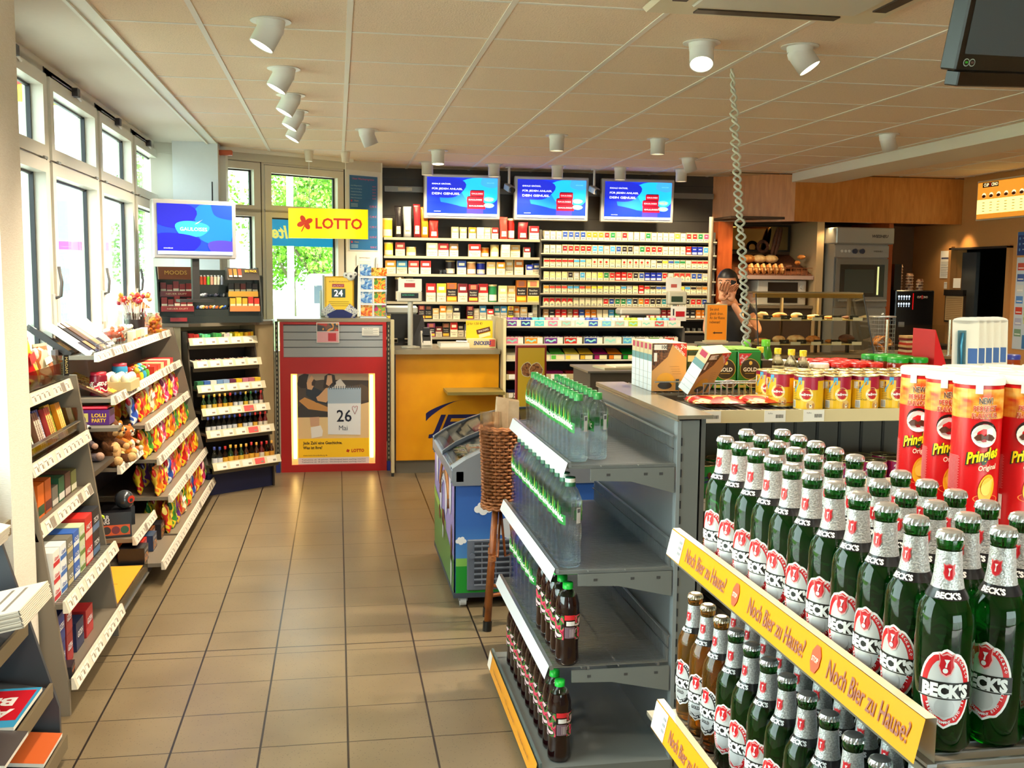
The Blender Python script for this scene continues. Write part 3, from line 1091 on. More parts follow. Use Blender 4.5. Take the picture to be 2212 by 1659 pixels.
# wide tobacco packages on the left rack: (centre x, width, height, colour, style)
PG={}
def package(w,h,c,style):
 k=(round(w,3),round(h,3),c,style)
 if k in PG:
  return PG[k]
 e=0.0008
 if style in('box','warn'):
  b=MB()
  base=CO[c]if style=='warn' else(238,226,196)
  b.box((-w/2,0,0),(w/2,0.07,h),mat(base,0.4))
  if style=='box':
   b.quad(rect(-w/2,w/2,h*0.5,h,-e),mat(CO[c],0.4))
   b.quad(rect(-w*0.32,w*0.32,h*0.64,h*0.82,-2*e),mat((244,236,210),0.4))
   b.text('Rauchen ist',h*0.12,INK,T(0,-2*e,h*0.28),width=w*0.8)
   b.text('t\u00f6dlich',h*0.12,INK,T(0,-2*e,h*0.13),width=w*0.5)
  else:
   b.quad(rect(-w/2,w/2,h*0.3,h*0.68,-e),mat((34,28,30),0.4))
   b.quad(rect(-w*0.3,w*0.3,h*0.72,h*0.95,-e),mat((196,120,90),0.5))
   b.text('Rauchen',h*0.12,mat((238,232,210),0.4),T(0,-2*e,h*0.5),width=w*0.7)
   b.text('ist t\u00f6dlich',h*0.12,mat((238,232,210),0.4),T(0,-2*e,h*0.36),width=w*0.7)
   b.quad(rect(-w*0.45,w*0.45,h*0.08,h*0.24,-e),mat((240,200,60),0.4))
  th=Thing('tobacco_box','tobacco box',b)
 elif style=='tin':
  b=MB()
  r=w/2
  b.lathe([(r,0),(r,h*0.9)],mat(CO[c],0.3),T(0,r,0),n=20)
  b.lathe([(r*1.03,h*0.9),(r*1.03,h),(0.001,h)],mat((226,206,150),0.3,0.3),T(0,r,0),n=20)
  q=[(r*1.006*math.sin(a),r-r*1.006*math.cos(a))for a in[-1.1+2.2*i/8 for i in range(9)]]
  for i in range(8):
   b.quad([(q[i][0],q[i][1],h*0.08),(q[i+1][0],q[i+1][1],h*0.08),(q[i+1][0],q[i+1][1],h*0.42),(q[i][0],q[i][1],h*0.42)],mat((240,234,214),0.4))
  th=Thing('tobacco_tin','tobacco tin',b)
 else:
  b=MB()
  pouch(b,w,h,0.05,mat(CO[c],0.25),mat((240,228,190),0.3))
  th=Thing('tobacco_pouch','tobacco pouch',b)
 PG[k]=th
 return th
def pouch(b,w,h,d,m,m2=None,top=1.0):
 """standing pillow pouch: flat seam at the top, fat belly"""
 n=7
 vs,fs=[],[]
 prof=[(0.0,0.9),(0.12,1.0),(0.35,1.0),(0.6,0.75),(0.82,0.35),(0.93,0.08),(1.0,0.04)]
 for k,(t_,f)in enumerate(prof):
  ww=w/2*(1-0.06*math.sin(PI*t_))*(1.0 if t_<0.9 else top)
  wob=0.06*w*math.sin(5*t_+w*90)
  for i in range(12):
   a=2*PI*i/12
   vs.append((ww*math.copysign(abs(math.cos(a))**0.6,math.cos(a))+wob*t_,d/2+d/2*f*math.copysign(abs(math.sin(a))**0.8,math.sin(a)),h*t_))
 for k in range(n-1):
  for i in range(12):
   j=(i+1)%12
   fs.append((k*12+i,k*12+j,k*12+12+j,k*12+12+i))
 fs+=[tuple(range(11,-1,-1)),tuple(range((n-1)*12,n*12))]
 b.add(vs,fs,m,smooth=True)
 if m2 is not None:
  b.add([(-w*0.3,-0.002,h*0.12),(w*0.3,-0.002,h*0.12),(w*0.27,-0.001,h*0.36),(-w*0.27,-0.001,h*0.36)],[(0,1,2,3)],m2)
  b.text('Rauchen',h*0.09,INK,T(0,-0.003,h*0.2),width=w*0.5)
def R(px):
 """shelf divisions, 1.103 mm units measured along the rack from its left end"""
 return 0.45+(px-80)*0.001082
LR=[ # (from, to, height in the same units, colour, style)
 [(68,158,165,'Y','tin'),(180,245,275,'k','pouch'),(255,330,270,'s','pouch'),(345,410,290,'m','pouch'),(415,485,270,'o','pouch'),(488,572,160,'r','pouch'),(690,752,100,'a','box'),(768,830,100,'a','box'),
     (848,912,100,'o','box'),(920,984,100,'s','box'),(992,1050,100,'y','box'),(1058,1118,100,'r','box'),(1130,1205,195,'d','pouch'),(1210,1275,185,'r','tin'),(1300,1395,160,'m','pouch'),(1405,1492,120,'m','box')],
 [(84,164,115,'Y','tin'),(184,270,118,'d','box'),(280,372,80,'a','tin'),(462,562,115,'y','box'),(570,666,115,'r','box'),(674,752,112,'n','box'),(845,955,110,'r','box'),(962,1040,85,'o','tin'),(1050,1130,110,'y','tin'),(1145,1225,110,'s','box'),(1235,1325,110,'a','box'),(1357,1418,92,'m','box')],
 [(92,186,115,'o','box'),(194,290,115,'u','box'),(300,395,115,'d','box'),(408,502,115,'r','box'),(640,730,122,'k','tin'),(742,824,122,'b','box'),(832,916,112,'n','tin'),(924,1006,110,'B','tin'),(1016,1094,112,'a','box'),(1104,1180,112,'o','box'),(1188,1262,135,'a','box'),(1272,1355,140,'o','box'),(1378,1438,92,'B','box'),(1446,1520,105,'b','box')],
 [(180,262,215,'k','tin'),(275,345,210,'r','tin'),(460,548,160,'r','box'),(556,640,160,'Y','box'),(650,742,165,'o','warn'),(752,838,160,'m','box'),(846,932,155,'m','warn'),(940,1030,160,'r','box'),(1036,1115,155,'g','tin'),(1125,1200,145,'y','box'),(1208,1285,145,'a','box'),(1292,1385,195,'o','warn'),(1392,1500,195,'a','warn')],
 [(100,165,110,'n','warn'),(180,245,110,'m','warn'),(300,360,115,'n','warn'),(390,446,120,'m','warn'),(450,516,118,'k','warn'),(520,576,95,'a','box'),(582,640,118,'o','box'),(644,702,118,'y','box'),(706,770,118,'k','box'),(832,890,115,'m','warn'),(894,948,95,'c','box'),(952,1012,120,'u','box'),(1020,1078,90,'r','box'),(1086,1142,118,'t','box'),(1146,1204,118,'u','box'),(1212,1262,118,'Y','warn'),(1268,1325,118,'o','box'),(1332,1395,110,'a','box'),(1405,1445,60,'s','box'),(1450,1492,130,'c','box')],
 [(470,540,120,'p','warn'),(548,608,90,'m','box'),(612,672,120,'n','warn'),(680,746,130,'r','box'),(750,808,115,'k','box'),(816,880,110,'b','box')],
]
LS={'box':'box with white warning panel','warn':'box with black warning stripe','tin':'round tin','pouch':'upright pouch'}
for ri,row in enumerate(LR):
 for i,(a,c,h,col,st)in enumerate(row):
  x=(R(a)+R(c))/2
  th=package((c-a)*0.00106,h*0.00112,col,st)
  put(th,T(x,RY+0.005+0.02*((i*5)%3),ZL[ri]+0.001),'%s tobacco %s, %s from left, %s wide shelf'%(CN[col],LS[st],nth(i),nth(ri)),'tobacco packages on the left rack')
# two little glasses on the third shelf
b=MB()
b.lathe([(0.014,0),(0.018,0.045),(0.016,0.045),(0.012,0.004)],glass((220,235,255),0.4),n=14,cap=False)
cup=Thing('shot_glass','glass',b)
put(cup,T(R(592),RY+0.03,ZL[2]),'small clear shot glass on the third wide shelf, left of its twin','shot glasses')
put(cup,T(R(630),RY+0.03,ZL[2]),'small clear shot glass on the third wide shelf, beside a black tin','shot glasses')
# ================================================================ LOTTERY COUNTER
RED=mat((186,22,22),0.4)
LOTY=mat((248,190,20),0.4)
BEIGE=ramp_mat('beige_laminate',[(0.3,(176,160,124)),(0.7,(186,170,134))],6,0.5)
TOPG=mat((120,112,98),0.3)
def zprism(b,poly,z0,z1,m):
 n=len(poly)
 b.add([(x,y,z0)for x,y in poly]+[(x,y,z1)for x,y in poly],[tuple(range(n-1,-1,-1)),tuple(range(n,2*n))]+[(i,(i+1)%n,n+(i+1)%n,n+i)for i in range(n)],m)
t=Thing('window_counter','counter')
b=MB()
zprism(b,[(-1.44,7.95),(-1.15,7.95),(-1.223,8.106),(-0.77,8.46),(-0.64,8.31),(-0.515,8.52),(-0.515,8.70),(-1.29,8.70),(-1.44,8.6)],0.0,1.235,BEIGE)
t.part('body',b)
b=MB()
zprism(b,[(-1.445,7.93),(-1.09,7.93),(-0.63,8.29),(-0.513,8.5),(-0.513,8.74),(-1.30,8.74),(-1.445,8.62)],1.235,1.26,TOPG)
t.part('worktop',b)
put(t,Matrix.Identity(4),'beige counter in the window corner carrying the cigarillo display')
t=Thing('lottery_counter','counter')
LX0,LX1,LY=-0.466,0.40,8.58
b=MB()
b.box((LX0,LY,0.0),(LX1,LY+0.03,0.06),RED)
b.box((LX0,LY,0.82),(LX1,LY+0.03,0.955),RED)
b.box((LX0,LY,0.06),(LX0+0.085,LY+0.03,0.82),RED)
b.box((LX1-0.095,LY,0.06),(LX1,LY+0.03,0.82),RED)
b.box((LX0,LY,0.955),(LX0+0.03,LY+0.03,1.245),RED)
b.box((LX1-0.03,LY,0.955),(LX1,LY+0.03,1.245),RED)
b.box((LX0+0.03,LY,1.225),(LX1-0.03,LY+0.03,1.245),RED)
t.part('front_frame',b)
b=MB()
SL=mat((164,168,172),0.4)
z=0.957
for z1 in(1.04,1.10,1.165,1.223):
 b.box((LX0+0.03,LY+0.008,z),(LX1-0.03,LY+0.03,z1-0.006),SL)
 b.box((LX0+0.03,LY+0.018,z1-0.006),(LX1-0.03,LY+0.03,z1),mat((60,62,64),0.5))
 z=z1
t.part('slatwall',b)
b=MB()
b.box((LX0+0.07,LY+0.12,0.04),(LX1-0.07,LY+0.14,0.84),mat((226,214,186),0.5))
for a,c in(((LX0+0.07,LY+0.03,0.04),(LX0+0.08,LY+0.12,0.84)),((LX1-0.08,LY+0.03,0.04),(LX1-0.07,LY+0.12,0.84)),((LX0+0.07,LY+0.03,0.04),(LX1-0.07,LY+0.12,0.05)),((LX0+0.07,LY+0.03,0.83),(LX1-0.07,LY+0.12,0.84))):
 b.box(a,c,mat((226,214,186),0.5))
t.part('light_box',b)
TUBE=mat((255,214,130),0.4,emit=4.5)
for x in(LX0+0.112,LX1-0.122):
 b=MB()
 b.cyl((x,LY+0.08,0.10),(x,LY+0.08,0.80),0.014,TUBE,n=10)
 t.part('lamp_tube',b)
# the printed poster
b=MB()
px0,px1,pz0,pz1=LX0+0.135,LX1-0.145,0.055,0.818
pw,ph=px1-px0,pz1-pz0
def PP(u,v,k=0):
 return(px0+u*pw,LY+0.05-0.0006*k,pz0+v*ph)
def poly(pts,c,k,e=0.10):
 b.add([PP(u,v,k)for u,v in pts],[tuple(range(len(pts)))],mat(c,0.35,emit=e))
b.box((px0,LY+0.0505,pz0),(px1,LY+0.053,pz1),PAPER)
poly([(0,0),(1,0),(1,1),(0,1)],(228,196,140),1)
poly([(0,0.52),(0.42,0.57),(1,0.68),(1,1),(0,1)],(74,60,50),2)
poly([(0.0,0.9),(0.35,0.93),(1,0.92),(1,1),(0,1)],(176,150,120),3)
poly([(0.0,0.62),(0.12,0.72),(0.3,0.64),(0.42,0.58),(0.42,0.52),(0.0,0.52)],(52,44,40),3)
poly([(0.02,0.70),(0.1,0.74),(0.42,0.63),(0.42,0.58),(0.15,0.61)],(196,140,76),4)
poly([(0.12,0.84),(0.2,0.86),(0.36,0.80),(0.42,0.76),(0.42,0.66),(0.26,0.68),(0.12,0.76)],(36,40,50),5)
poly([(0.26,0.74),(0.3,0.76),(0.42,0.86),(0.46,0.84),(0.44,0.72),(0.4,0.68),(0.28,0.7)],(206,158,112),6)
poly([(0.13,0.9),(0.2,0.98),(0.25,0.92),(0.24,0.88),(0.2,0.82),(0.14,0.83)],(206,158,112),6)
poly([(0.0,0.88),(0.02,0.97),(0.1,1.0),(0.16,0.99),(0.13,0.9),(0.12,0.84),(0.05,0.84)],(40,28,22),7)
poly([(0.2,0.87),(0.24,0.86),(0.26,0.92),(0.23,0.94),(0.2,0.9)],(60,38,28),7)
poly([(0.36,0.84),(0.38,0.97),(0.44,1.0),(0.52,0.98),(0.54,0.88),(0.48,0.84)],(48,30,24),6)
poly([(0.40,0.88),(0.42,0.98),(0.48,0.98),(0.49,0.9),(0.44,0.86)],(214,164,122),7)
poly([(0.52,0.9),(0.60,0.94),(0.68,0.86),(0.66,0.8),(0.46,0.8)],(214,206,192),6)
poly([(0.62,0.84),(0.9,0.88),(1.0,0.84),(1.0,0.7),(0.8,0.7)],(94,74,56),5)
poly([(0.42,0.33),(0.88,0.32),(0.89,0.84),(0.42,0.84)],(232,232,230),8)
poly([(0.42,0.67),(0.885,0.67),(0.89,0.84),(0.42,0.84)],(160,178,192),9)
for i in range(14):
 u=0.44+i*0.0325
 poly([(u,0.825),(u+0.012,0.825),(u+0.012,0.862),(u,0.862)],(90,96,104),10)
b.text('26',0.2*ph*0.92,mat((24,30,54),0.4),T(px0+0.65*pw,LY+0.043,pz0+0.47*ph),bold=0.01,width=0.21*pw)
b.text('Mai',0.075*ph,mat((80,86,100),0.4),T(px0+0.635*pw,LY+0.043,pz0+0.375*ph),width=0.12*pw)
hp=[(0.80,0.55),(0.765,0.61),(0.765,0.63),(0.785,0.64),(0.80,0.622),(0.82,0.64),(0.84,0.635),(0.835,0.61),(0.80,0.55)]
b.tube([PP(u,v,12)for u,v in hp],0.0018,mat((196,50,60),0.4),n=4)
poly([(0.17,0.52),(0.30,0.525),(0.30,0.42),(0.18,0.42)],(206,160,126),8)
poly([(0.18,0.41),(0.32,0.43),(0.35,0.37),(0.34,0.31),(0.19,0.29)],(238,232,220),9)
poly([(0,0.075),(1,0.075),(1,0.285),(0,0.285)],(250,196,24),9,0.15)
poly([(0,0),(1,0),(1,0.075),(0,0.075)],(226,216,208),9)
for s,v,w_,sz in(('Jede Zahl eine Geschichte.',0.222,0.55,0.036),('Was ist Ihre?',0.17,0.27,0.036),('www.lotto-brandenburg.de',0.092,0.34,0.02)):
 b.text(s,sz*0.95,mat((50,36,20),0.5),T(px0+0.07*pw,LY+0.043,pz0+v*ph),bold=0.03 if sz>0.03 else 0,width=w_*pw,align='LEFT')
b.text('LOTTO',0.036,mat((200,40,20),0.4),T(px0+0.75*pw,LY+0.043,pz0+0.13*ph),bold=0.04,width=0.18*pw,align='LEFT')
for k in range(4):
 a=k*PI/2+0.4
 b.add([(px0+0.70*pw+0.008*math.cos(a)+0.0065*math.cos(w),LY+0.043,pz0+0.145*ph+0.008*math.sin(a)+0.0065*math.sin(w))for w in[2*PI*i/8 for i in range(8)]],[tuple(range(8))],mat((200,40,20),0.4))
for v in(0.045,0.02):
 b.text('Teilnahme ab 18 Jahren. Gl\u00fccksspiel kann s\u00fcchtig machen',0.016,mat((60,50,70),0.5),T(px0+0.5*pw,LY+0.043,pz0+v*ph),width=0.9*pw)
t.part('poster',b)
b=MB()
b.box((LX0-0.02,LY+0.005,1.247),(LX1+0.03,9.15,1.27),mat((150,138,112),0.35))
b.box((LX0,LY+0.15,0.0),(LX1,9.1,1.247),BEIGE)
t.part('worktop',b)
for x in(LX0-0.025,LX1+0.018):
 b=MB()
 b.box((x-0.012,LY+0.0,0.07),(x+0.012,LY+0.03,1.25),mat((56,52,48),0.5))
 for i in range(30):
  b.box((x-0.004,LY-0.001,0.1+i*0.038),(x+0.004,LY+0.001,0.12+i*0.038),mat((170,160,130),0.5))
 b.box((x-0.016,LY-0.01,0.0),(x+0.016,LY+0.035,0.08),mat((34,46,130),0.45))
 t.part('upright',b)
put(t,Matrix.Identity(4),'red lottery counter with grey slatwall and lit poster box on the tiled floor')
t=Thing('flyer','flyer')
b=MB()
b.box((-0.094+LX0+0.43-0.04,LY-0.004,1.075),(LX0+0.48,LY-0.001,1.243),PAPER)
b.quad([(LX0+0.302,LY-0.005,1.17),(LX0+0.474,LY-0.005,1.17),(LX0+0.474,LY-0.005,1.235),(LX0+0.302,LY-0.005,1.235)],print_mat('flyer_photo',[(200,50,30),(120,70,40),(60,50,50),(230,150,60)],14))
b.quad([(LX0+0.302,LY-0.005,1.08),(LX0+0.474,LY-0.005,1.08),(LX0+0.474,LY-0.005,1.165),(LX0+0.302,LY-0.005,1.165)],mat((232,170,176),0.5))
b.quad([(LX0+0.39,LY-0.006,1.09),(LX0+0.455,LY-0.006,1.09),(LX0+0.455,LY-0.006,1.155),(LX0+0.39,LY-0.006,1.155)],mat((206,60,70),0.5))
t.root=b.mesh('flyer')
put(t,Matrix.Identity(4),'pink and red flyer hooked on the grey slatwall')
b=MB()
b.box((0.20,LY-0.002,1.135),(0.34,LY+0.007,1.2),PAPER)
b.text('Bitte beachten',0.012,INK,T(0.255,LY-0.003,1.187))
for i in range(5):
 b.quad(rect(0.21,0.29 if i%2 else 0.33,1.142+i*0.008,1.144+i*0.008,LY-0.003),mat((120,120,124),0.6))
single('notice',b,'small white notice on the right of the grey slatwall','notice')
# standee with jackpot display
t=Thing('jackpot_display','display')
JM=T(0.03,8.86,1.27,math.radians(4))
b=MB(JM)
b.box((-0.135,0.02,0.03),(0.115,0.09,0.35),mat((226,176,20),0.4),ch=0.008)
b.box((-0.15,0.03,0.06),(-0.13,0.1,0.36),mat((206,210,200),0.5))
t.part('case',b)
b=MB(JM)
b.quad(rect(-0.12,0.10,0.05,0.34,0.018),mat((240,190,24),0.3,emit=0.3))
b.quad(rect(-0.075,0.04,0.17,0.245,0.0172),mat((28,66,70),0.3))
b.text('24',0.075,glow((255,244,226),0.7),T(-0.018,0.0165,0.182),bold=0.02)
b.quad(rect(-0.07,0.03,0.258,0.285,0.0172),mat((206,50,70),0.4))
b.text('JACKPOT',0.024,mat((255,230,220),0.4),T(-0.02,0.0165,0.262),width=0.09)
b.text('EUROJACKPOT',0.014,INK,T(-0.01,0.0165,0.3),width=0.17)
for i in range(3):
 b.quad(rect(-0.1,0.07,0.10+i*0.016,0.104+i*0.016,0.0172),mat((120,120,20),0.6))
b.text('LOTTO',0.016,mat((190,50,20),0.4),T(0.065,0.0165,0.062))
t.part('display',b)
b=MB(JM)
for s in(-1,1):
 R_=T(-0.01+s*0.09,-0.02,0.05,0,0,s*0.7)
 b.box((-0.05,0,-0.05),(0.05,0.004,0.05),ramp_mat('confetti',[(0.55,(236,236,230)),(0.62,(40,50,130))],120,0.5),R_)
b.add([(-0.10,-0.024,-0.0),(0.08,-0.024,-0.0),(0.1,-0.024,0.03),(0.02,-0.024,0.07),(-0.04,-0.024,0.07),(-0.12,-0.024,0.03)],[tuple(range(6))],mat((22,34,110),0.4))
b.box((-0.1,-0.02,0.0),(0.12,0.12,0.02),mat((28,40,120),0.4))
t.part('base',b)
b=MB(JM)
for x,z,r in((0.045,0.36,0.025),(0.085,0.35,0.038),(0.12,0.37,0.02)):
 b.ball((x,0.0,z),r,mat((232,232,226),0.4),sc=(1,0.3,1))
 b.ball((x,-r*0.3,z),r*0.3,mat((90,90,96),0.4),sc=(1,0.3,1),n=6,l=5)
t.part('ornament',b)
put(t,Matrix.Identity(4),'yellow jackpot display showing 24 on the lottery counter')
b=MB()
b.box((-0.15,8.98,1.271),(-0.09,9.04,1.5),mat((190,200,196),0.4),ch=0.01)
single('paper_bin',b,'pale grey canister behind the jackpot display','bin')
b=MB()
b.add([(0.10,9.0,1.271),(0.17,9.02,1.271),(0.18,9.02,1.72),(0.15,9.0,1.68)],[(0,1,2,3)],mat((18,24,30),0.5))
b.box((0.1,8.995,1.271),(0.17,9.05,1.6),mat((20,26,32),0.5))
single('dark_standee',b,'tall black pointed standee between jackpot display and leaflet rack','standee')
t=Thing('leaflet_rack','leaflet rack')
b=MB()
ac=pane((220,228,240),0.3)
b.box((0.19,8.80,1.27),(0.41,8.94,1.28),mat((200,204,212),0.2))
b.box((0.186,8.80,1.27),(0.19,8.94,1.62),ac)
b.box((0.41,8.80,1.27),(0.414,8.94,1.62),ac)
b.box((0.298,8.80,1.27),(0.303,8.94,1.62),mat((210,214,226),0.15))
for z in(1.27,1.38,1.495,1.61):
 b.box((0.19,8.798,z),(0.41,8.802,z+0.012),mat((214,218,226),0.15))
t.part('frame',b)
put(t,Matrix.Identity(4),'clear acrylic leaflet rack standing at the right end of the lottery counter')
LC={'blue':[(60,110,190),(120,170,220),(220,230,240)],'orange':[(230,90,30),(240,180,50),(90,150,60)],'green':[(240,140,40),(120,170,50),(200,40,110)],'gold':[(206,150,40),(230,200,90),(150,90,30)],'red':[(214,60,20),(240,140,30),(250,210,120)]}
lf={}
for k,v in LC.items():
 b=MB()
 b.box((-0.048,0,0),(0.048,0.012,0.098),PAPER)
 b.quad(rect(-0.047,0.047,0.002,0.097,-0.0008),print_mat('leaflet_'+k,v,26))
 lf[k]=Thing('leaflet','leaflet',b)
for x,z,k,w in((0.244,1.285,'red','lower left pocket'),(0.356,1.285,'green','lower right pocket'),(0.244,1.395,'blue','middle left pocket'),(0.356,1.395,'orange','middle right pocket'),(0.244,1.51,'blue','upper left pocket'),(0.356,1.51,'orange','upper right pocket'),
                   (0.24,1.625,'blue','top left place'),(0.32,1.625,'gold','top middle place'),(0.385,1.625,'red','top right place')):
 put(lf[k],T(x,8.81+(0.05 if z>1.6 else 0),z,0,-0.08,0,0.72 if z>1.6 and x>0.3 else 1.0),'%s leaflets in the %s of the acrylic rack'%(k,w),'leaflets in the acrylic rack')
# price board on the narrow wall
BM=DM@T(1.385,-0.02,0)
t=Thing('price_board','price board')
b=MB(BM)
b.box((-0.155,0.0,1.86),(0.165,0.012,2.56),mat((216,220,226),0.4))
t.part('frame',b)
b=MB(BM)
BLU=mat((40,104,160),0.4)
b.quad(rect(-0.148,0.158,1.868,2.552,-0.001),BLU)
b.text('Unser Wascheprogramm',0.026,mat((220,90,120),0.4),T(0,-0.002,2.515),width=0.24)
pk_=mat((226,96,130),0.4)
pw_=mat((180,214,232),0.5)
for i,s in enumerate(('Insel Pflegew\u00e4sche','Insel Vorreinigung','Unterbodenpflege','Hei\u00dfwachs','Glanz-Konzentrat')):
 z=2.455-i*0.028
 b.text(s,0.013,pw_,T(-0.135,-0.002,z),width=0.12,align='LEFT')
 b.text('%d,50 \u20ac'%(9-i),0.016,pk_,T(0.14,-0.002,z),align='RIGHT')
for i in range(5):
 z=2.32-i*0.095
 b.quad(rect(-0.14,0.15,z+0.018,z+0.0195,-0.0016),mat((30,70,130),0.5))
 b.quad(rect(-0.135,-0.12,z-0.01,z+0.008,-0.002),mat((200,50,70),0.5))
 b.text('Classic',0.018,mat((214,180,120),0.4),T(-0.1,-0.002,z-0.005),align='LEFT')
 b.text('%d,90 \u20ac'%(13-i),0.026,pk_,T(0.145,-0.002,z-0.055),align='RIGHT')
 for j in range(3):
  b.quad(rect(-0.135,-0.06,z-0.03-j*0.012,z-0.026-j*0.012,-0.002),pw_)
t.part('board',b)
put(t,Matrix.Identity(4),'blue car wash price board on the narrow white wall')
b=MB(BM)
b.box((0.13,-0.014,1.62),(0.165,0.0,1.80),mat((196,204,214),0.3),ch=0.005)
b.quad(rect(0.146,0.149,1.64,1.74,-0.015),mat((200,60,70),0.4))
for i in range(12):
 b.quad(rect(0.136,0.144,1.642+i*0.012,1.644+i*0.012,-0.015),INK)
single('thermometer',b,'slim grey thermometer under the blue price board','thermometer')
b=MB(BM)
b.box((-0.08,-0.004,1.64),(0.1,0.0,1.82),PAPER)
b.text('Jugendschutzgesetz',0.016,mat((120,60,60),0.5),T(0.01,-0.005,1.79),width=0.12)
for i in range(6):
 b.quad(rect(-0.06,0.08,1.67+i*0.017,1.673+i*0.017,-0.005),mat((190,186,176),0.5))
single('wall_notice',b,'white paper notice pinned under the blue price board','notice')
# blue film with mirrored writing on the wide slanted window
b=MB(DM@T(0.36,0,0))
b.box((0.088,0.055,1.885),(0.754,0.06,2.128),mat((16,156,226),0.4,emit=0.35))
lt=MB(DM@T(0.36,0,0))
lt.M=lt.M@T(0.16,0.053,1.955)@Matrix.Diagonal((-1,1,1,1))
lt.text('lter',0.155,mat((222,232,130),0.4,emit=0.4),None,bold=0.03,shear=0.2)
t=Thing('window_film','window film')
t.part('film',b)
t.part('lettering',lt)
put(t,Matrix.Identity(4),'bright blue film with mirrored pale lettering on the wide slanted window')
# ---------------------------------------------------------------- yellow checkout counter
JY=ramp_mat('yellow_laminate',[(0.3,(236,160,10)),(0.7,(242,168,14))],8,0.4)
t=Thing('checkout_counter','counter')
b=MB()
b.box((0.47,8.42,0.11),(1.322,8.46,0.995),JY)
b.box((0.47,8.44,0.0),(1.322,8.48,0.11),mat((112,108,98),0.5))
b.box((0.47,8.46,0.0),(1.322,9.0,0.99),mat((70,64,56),0.6))
t.part('front_panel',b)
b=MB()
b.box((0.45,8.36,0.997),(1.322,9.12,1.03),TOPG)
b.box((0.45,8.355,0.995),(1.322,8.36,1.032),mat((146,136,112),0.3))
t.part('worktop',b)
b=MB()
b.box((0.86,8.08,0.688),(1.322,8.42,0.712),mat((132,116,60),0.4))
t.part('bag_shelf',b)
b=MB()
SW=mat((26,28,88),0.4)
y=8.4185
n=14
top,bot=[],[]
for i in range(n+1):
 s=i/n
 x=0.715+0.32*s
 top.append((x,y,0.50+0.115*math.sin(s*PI*0.42)**0.8))
 bot.append((x,y,0.435+0.185*math.sin(s*PI*0.43)**0.85))
bot=[(p[0],y,min(p[2],top[i][2]-0.001))for i,p in enumerate(bot)]
b.add(bot+top,[(i,i+1,n+2+i,n+1+i)for i in range(n)],SW)
b.text('JET',0.20,SW,T(0.735,y,0.345),bold=0.035,width=0.42,align='LEFT',shear=0.35)
t.part('emblem',b)
put(t,Matrix.Identity(4),'yellow checkout counter with dark blue lettering and swoosh')
t=Thing('end_panel','panel')
b=MB()
b.box((0.425,8.30,0.03),(0.45,8.42,1.275),mat((206,192,150),0.4))
b.box((0.425,8.30,0.0),(0.445,8.34,0.03),DARK)
t.root=b.mesh('end_panel')
put(t,Matrix.Identity(4),'narrow cream upright panel between lottery counter and yellow counter')
# till equipment on the counter
t=Thing('customer_display','display')
b=MB()
b.cyl((0.60,8.6,1.04),(0.60,8.6,1.43),0.022,mat((186,184,172),0.35),n=14)
b.lathe([(0.08,0),(0.08,0.012),(0.03,0.02)],mat((150,146,132),0.4),T(0.60,8.6,1.031),n=18)
t.part('pole',b)
b=MB()
b.box((0.49,8.57,1.415),(0.695,8.64,1.505),mat((206,202,184),0.4),ch=0.008)
b.quad(rect(0.52,0.665,1.445,1.488,8.569),BLACK)
b.text('GUTEN MORGEN',0.016,glow((60,150,110),0.6),T(0.53,8.568,1.466),align='LEFT',width=0.1)
t.part('screen_head',b)
b=MB()
b.box((0.50,8.6,1.505),(0.695,8.606,1.605),PAPER)
b.quad(rect(0.55,0.64,1.535,1.57,8.599),mat((170,40,40),0.4))
b.text('IM ANGEBOT',0.012,INK,T(0.6,8.599,1.585))
t.part('advert_card',b)
put(t,Matrix.Identity(4),'cream customer display on a pole above the yellow counter')
t=Thing('till_screen','screen')
M_=T(0.545,9.0,1.0315,math.radians(180))
b=MB(M_)
b.box((-0.14,-0.03,0.27),(0.23,0.10,0.34),mat((190,190,180),0.4),ch=0.015)
b.box((-0.13,-0.02,0.06),(0.09,0.08,0.28),mat((40,40,42),0.5))
b.box((-0.08,-0.05,0.0),(0.08,0.1,0.02),DARK)
b.box((-0.03,0.0,0.02),(0.03,0.06,0.08),DARK)
t.root=b.mesh('till_screen')
put(t,Matrix.Identity(4),'grey back of the till screen at the left end of the yellow counter')
b=MB()
b.add([(0.60,8.72,1.031),(0.76,8.70,1.031),(0.72,8.84,1.031),(0.66,8.84,1.3),(0.72,8.80,1.3),(0.62,8.76,1.3)],[(0,1,4,5),(1,2,3,4),(0,5,3,2),(3,5,4)],mat((44,42,44),0.5))
single('keyboard_screen',b,'slanting black till keyboard behind the display pole','till keyboard')
t=Thing('card_terminal','card terminal')
b=MB(T(0.735,8.56,1.031))
b.box((-0.045,0.0,0.0),(0.045,0.09,0.025),mat((190,184,168),0.3))
b.add([(-0.045,0.0,0.025),(0.045,0.0,0.025),(0.045,0.09,0.14),(-0.045,0.09,0.14),(-0.045,0.09,0.025),(0.045,0.09,0.025)],[(0,1,2,3),(0,3,4),(1,5,2),(4,3,2,5)],mat((200,194,178),0.3))
t.part('body',b)
b=MB(T(0.735,8.56,1.031))
b.add([(-0.035,0.012,0.045),(0.035,0.012,0.045),(0.035,0.07,0.12),(-0.035,0.07,0.12)],[(0,1,2,3)],BLACK)
b.box((-0.03,0.04,0.1),(0.03,0.1,0.17),mat((40,38,40),0.4),ch=0.006)
t.part('keypad',b)
b=MB(T(0.735,8.56,1.031))
b.box((-0.03,-0.01,0.026),(0.03,0.0,0.06),PAPER)
t.part('receipt',b)
put(t,Matrix.Identity(4),'silver and black card terminal on the yellow counter')
t=Thing('paper_stack','paper stack')
b=MB(T(0.96,8.6,1.031,0.06))
b.box((-0.125,-0.1,0),(0.125,0.1,0.014),mat((216,206,180),0.6))
